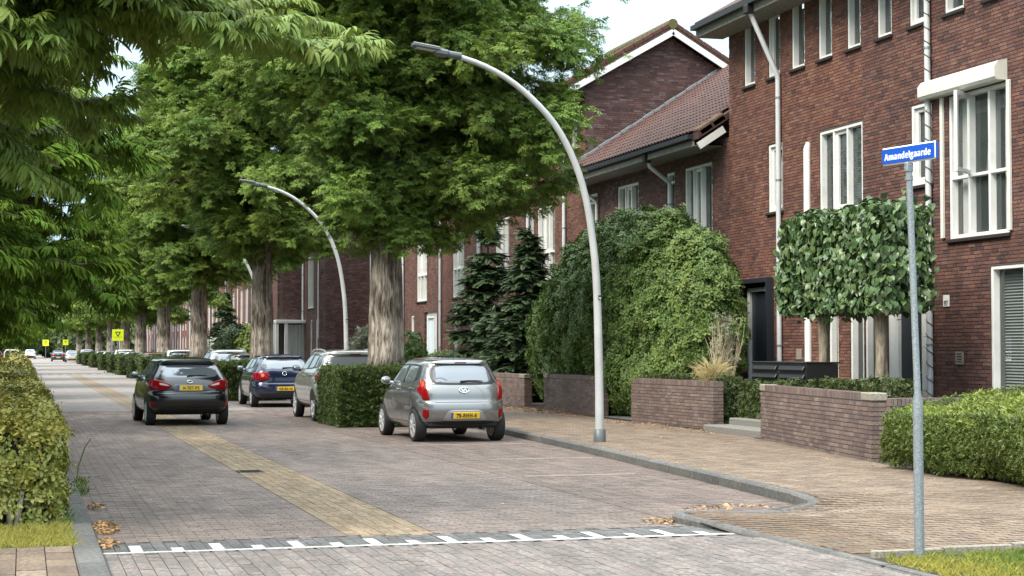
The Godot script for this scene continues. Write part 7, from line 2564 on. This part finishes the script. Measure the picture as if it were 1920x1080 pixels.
	# farther cars, from the same shapes in other paints
	var far := [
		[vw, lin(.045, .055, .050), Vector3(7.45, 0, -59.7), "dark green hatchback just behind the second yew hedge"],
		[suv, lin(.42, .44, .46), Vector3(7.55, 0, -67.0), "silver tall estate car left of the dark green hatchback"],
		[suv, lin(.70, .71, .70), Vector3(7.1, 0, -82.2), "white SUV with a black rear window, over the black car's roof"],
		[ford, lin(.72, .72, .70), Vector3(6.95, 0, -93.2), "white hatchback beside the dark red one"],
		[kia, lin(.10, .022, .020), Vector3(6.6, 0, -91.2), "dark red hatchback left of the white one"],
		[ford, lin(.02, .021, .024), Vector3(7.2, 0, -103.5), "black hatchback with pale mirrors under the yellow sign"],
		[vw, lin(.35, .36, .36), Vector3(7.0, 0, -115.5), "silver far hatchback left of the yellow sign's hedge"],
		[suv, lin(.66, .67, .62), Vector3(7.1, 0, -129.0), "pale far SUV behind the hedges left of the thin grey post"],
		[ford, lin(.72, .72, .70), Vector3(7.0, 0, -146.5), "white far hatchback, third bay from the end"],
		[vw, lin(.32, .34, .36), Vector3(7.1, 0, -164.0), "silver far hatchback, second bay from the end"],
		[kia, lin(.03, .03, .035), Vector3(7.1, 0, -183.0), "dark far hatchback in the last bay"],
		[suv, lin(.42, .45, .50), Vector3(7.0, 0, -203.0), "tiny silver blue car at the far end of the bays"],
		[kia, lin(.62, .62, .60), Vector3(5.8, 0, -222.0), "tiny white car at the road's far end"],
		[vw, lin(.02, .022, .028), Vector3(4.4, 0, -236.0), "tiny dark car on the road's far end"],
		[suv, lin(.72, .73, .74), Vector3(1.0, 0, -290.0), "tiny white van like car beyond the end of the road"],
		[ford, lin(.38, .035, .030), Vector3(-3.1, 0, -205.0), "tiny red car beyond the left hedge"]]
	var made := {}
	for f in far:
		var key: Dictionary = f[0]
		var src: Node3D = s1 if key == suv else (golf if key == vw else (fc if key == ford else null))
		if src == null: src = get_node("parked_car")
		var r: Node3D = src.duplicate()
		r.name = numbered(self, "parked_car")
		add_child(r, true)
		r.position = f[2]
		r.rotation.y = 0.0
		r.set_meta("label", f[3])
		r.set_meta("group", "cars parked in the bays")
		var p := car_paint(f[1], 0.4, 0.3)
		for c in r.get_children():
			if c is MeshInstance3D and c.material_override == key.paint: c.material_override = p
		for n in ["number_plate"]:
			var q: Node = r.get_node_or_null(n)
			if q: q.get_node("plate_text").free()

func make_small_things() -> void:
	rng.seed = 700
	# round drain cover in the centre strip
	var d := thing("drain_cover", "dark iron cover set in the yellow centre strip", "drain cover", Vector3(2.9, 0.003, -22.75))
	var ds := st_new()
	cbox(ds, Vector3.ZERO, Vector3(0.34, 0.012, 0.34), 0.004)
	put("lid", ds, M.sill, d)
	var gs := st_new()
	for k in 5: box(gs, Vector3(0, 0.008, -0.12 + k * 0.06), Vector3(0.26, 0.006, 0.018))
	put("bars", gs, M.black_matt, d)
	# dry leaves in the gutter and against the wall
	var piles := [[Vector3(0.70, 0.005, -15.9), 0.16, 0.55, 170, "little heap of dry leaves in the left gutter, farther one"], [Vector3(0.68, 0.005, -14.6), 0.10, 0.40, 90, "little heap of dry leaves in the left gutter, nearer one"], [Vector3(0.72, 0.005, -18.0), 0.10, 0.35, 60, "small scatter of dry leaves in the left gutter by the weed"], [Vector3(5.75, 0.005, -15.05), 0.16, 0.25, 70, "dry leaves caught behind the rounded kerb corner"], [Vector3(6.5, 0.10, -15.2), 0.5, 0.15, 60, "dry leaves on the pavement inside the kerb corner"], [Vector3(12.0, 0.125, -39.5), 0.45, 3.4, 700, "long drift of brown leaves along the foot of the garden wall"], [Vector3(11.8, 0.125, -31.0), 0.4, 3.0, 160, "scattered dry leaves along the foot of the wall by the step"]]
	for p in piles:
		var xf := []
		var cs := []
		for i in p[3]:
			var a := rnd(0, TAU)
			var q := sqrt(rnd(0, 1))
			var s := rnd(0.035, 0.075)
			xf.append(Transform3D(Basis.from_euler(Vector3(rnd(-.5, .5), rnd(0, TAU), rnd(-.5, .5))).scaled(Vector3(s, s, s)), (p[0] as Vector3) + Vector3(cos(a) * q * p[1], 0.03 * (1.0 - q) * rnd(0, 1.5), sin(a) * q * p[2])))
			cs.append(hue(rnd(0.6, 1.4), rnd(-.1, .15)))
		var o := many("fallen_leaves", MESH.dryleaf, M.dead_leaf, xf, cs, self)
		o.set_meta("label", p[4])
		o.set_meta("category", "leaves")
	# leaves and bits strewn over road and pavement
	var xf := []
	var cs := []
	for i in 260:
		var x := rnd(0.7, 12.0)
		var z := rnd(-15.0, -40.0)
		var y := 0.004
		if x > kerb_x(z) - 0.05: y = sw_y(x, z) + 0.006
		if x > wall_x(z) - 0.1: continue
		var s := rnd(0.018, 0.045)
		xf.append(Transform3D(Basis.from_euler(Vector3(rnd(-.3, .3), rnd(0, TAU), rnd(-.3, .3))).scaled(Vector3(s, s, s)), Vector3(x, y, z)))
		cs.append(hue(rnd(0.8, 2.2), rnd(-.05, .1)))
	var o := many("leaf_litter", MESH.dryleaf, M.dead_leaf, xf, cs, self)
	o.set_meta("label", "stray leaves and bits on the road and pavement")
	o.set_meta("category", "leaves")
	# grass by the sign and left of the kerb
	var patches := [["grass", "green and dry grass at the lower right, in front of the sign post", 6.15, 12.0, -11.85, -9.0, 0.0, 7500, 0.10], ["verge_grass", "straw and green grass between the left hedge and the pavers", -1.3, 0.40, -14.15, -16.0, 0.036, 1900, 0.10], ["hedge_foot_grass", "tufts of grass at the foot of the left hedge", 0.28, 0.45, -16.0, -33.0, 0.036, 420, 0.10], ["lawn_grass", "lawn left of the verge hedge", -9.0, -1.2, -60.0, -150.0, 0.036, 2500, 0.35]]
	for p in patches:
		xf = []
		cs = []
		for i in p[7]:
			var x := rnd(p[2], p[3])
			var z := rnd(p[5], p[4])
			var y: float = p[6]
			if p[0] == "grass":
				if x < 6.25 + maxf(0.0, (-11.4 - z)) * 0.25: continue
				y = lerpf(0.012, 0.10, (x - 6.2) / 9.8)
			var s: float = p[8] * rnd(0.5, 1.2)
			xf.append(Transform3D(Basis(Vector3.UP, rnd(0, TAU)).scaled(Vector3(s, s * rnd(0.5, 1.0), s)), Vector3(x, y, z)))
			var dry := clampf((0.32 if p[0] == "grass" else 0.5) + 0.9 * sin(x * 2.1 + 1.0) * cos(z * 1.7) + rnd(-.5, .5) + (0.35 if p[0] == "verge_grass" else 0.0), 0, 1)
			var g := rnd(0.8, 1.2)
			cs.append(Color(g * lerpf(0.9, 2.4, dry), g * lerpf(1.0, 1.55, dry), g * lerpf(0.9, 1.7, dry)))
		o = many(p[0], MESH.tuft, M.grass, xf, cs, self)
		o.set_meta("label", p[1])
		o.set_meta("category", "grass")
	# pale edging stones where the pavement meets the grass
	var eb := thing("edging_stone", "pale concrete edging between the pavement and the right grass", "edging", Vector3(8.2, 0.02, -12.1))
	for k in 9:
		var st := st_new()
		cbox(st, Vector3(-1.6 + k * 0.62, 0.0 + 0.012 * k, 0.15), Vector3(0.60, 0.10, 0.06), 0.008, Basis(Vector3.UP, 0.02))
		put("stone", st, M.stone, eb)
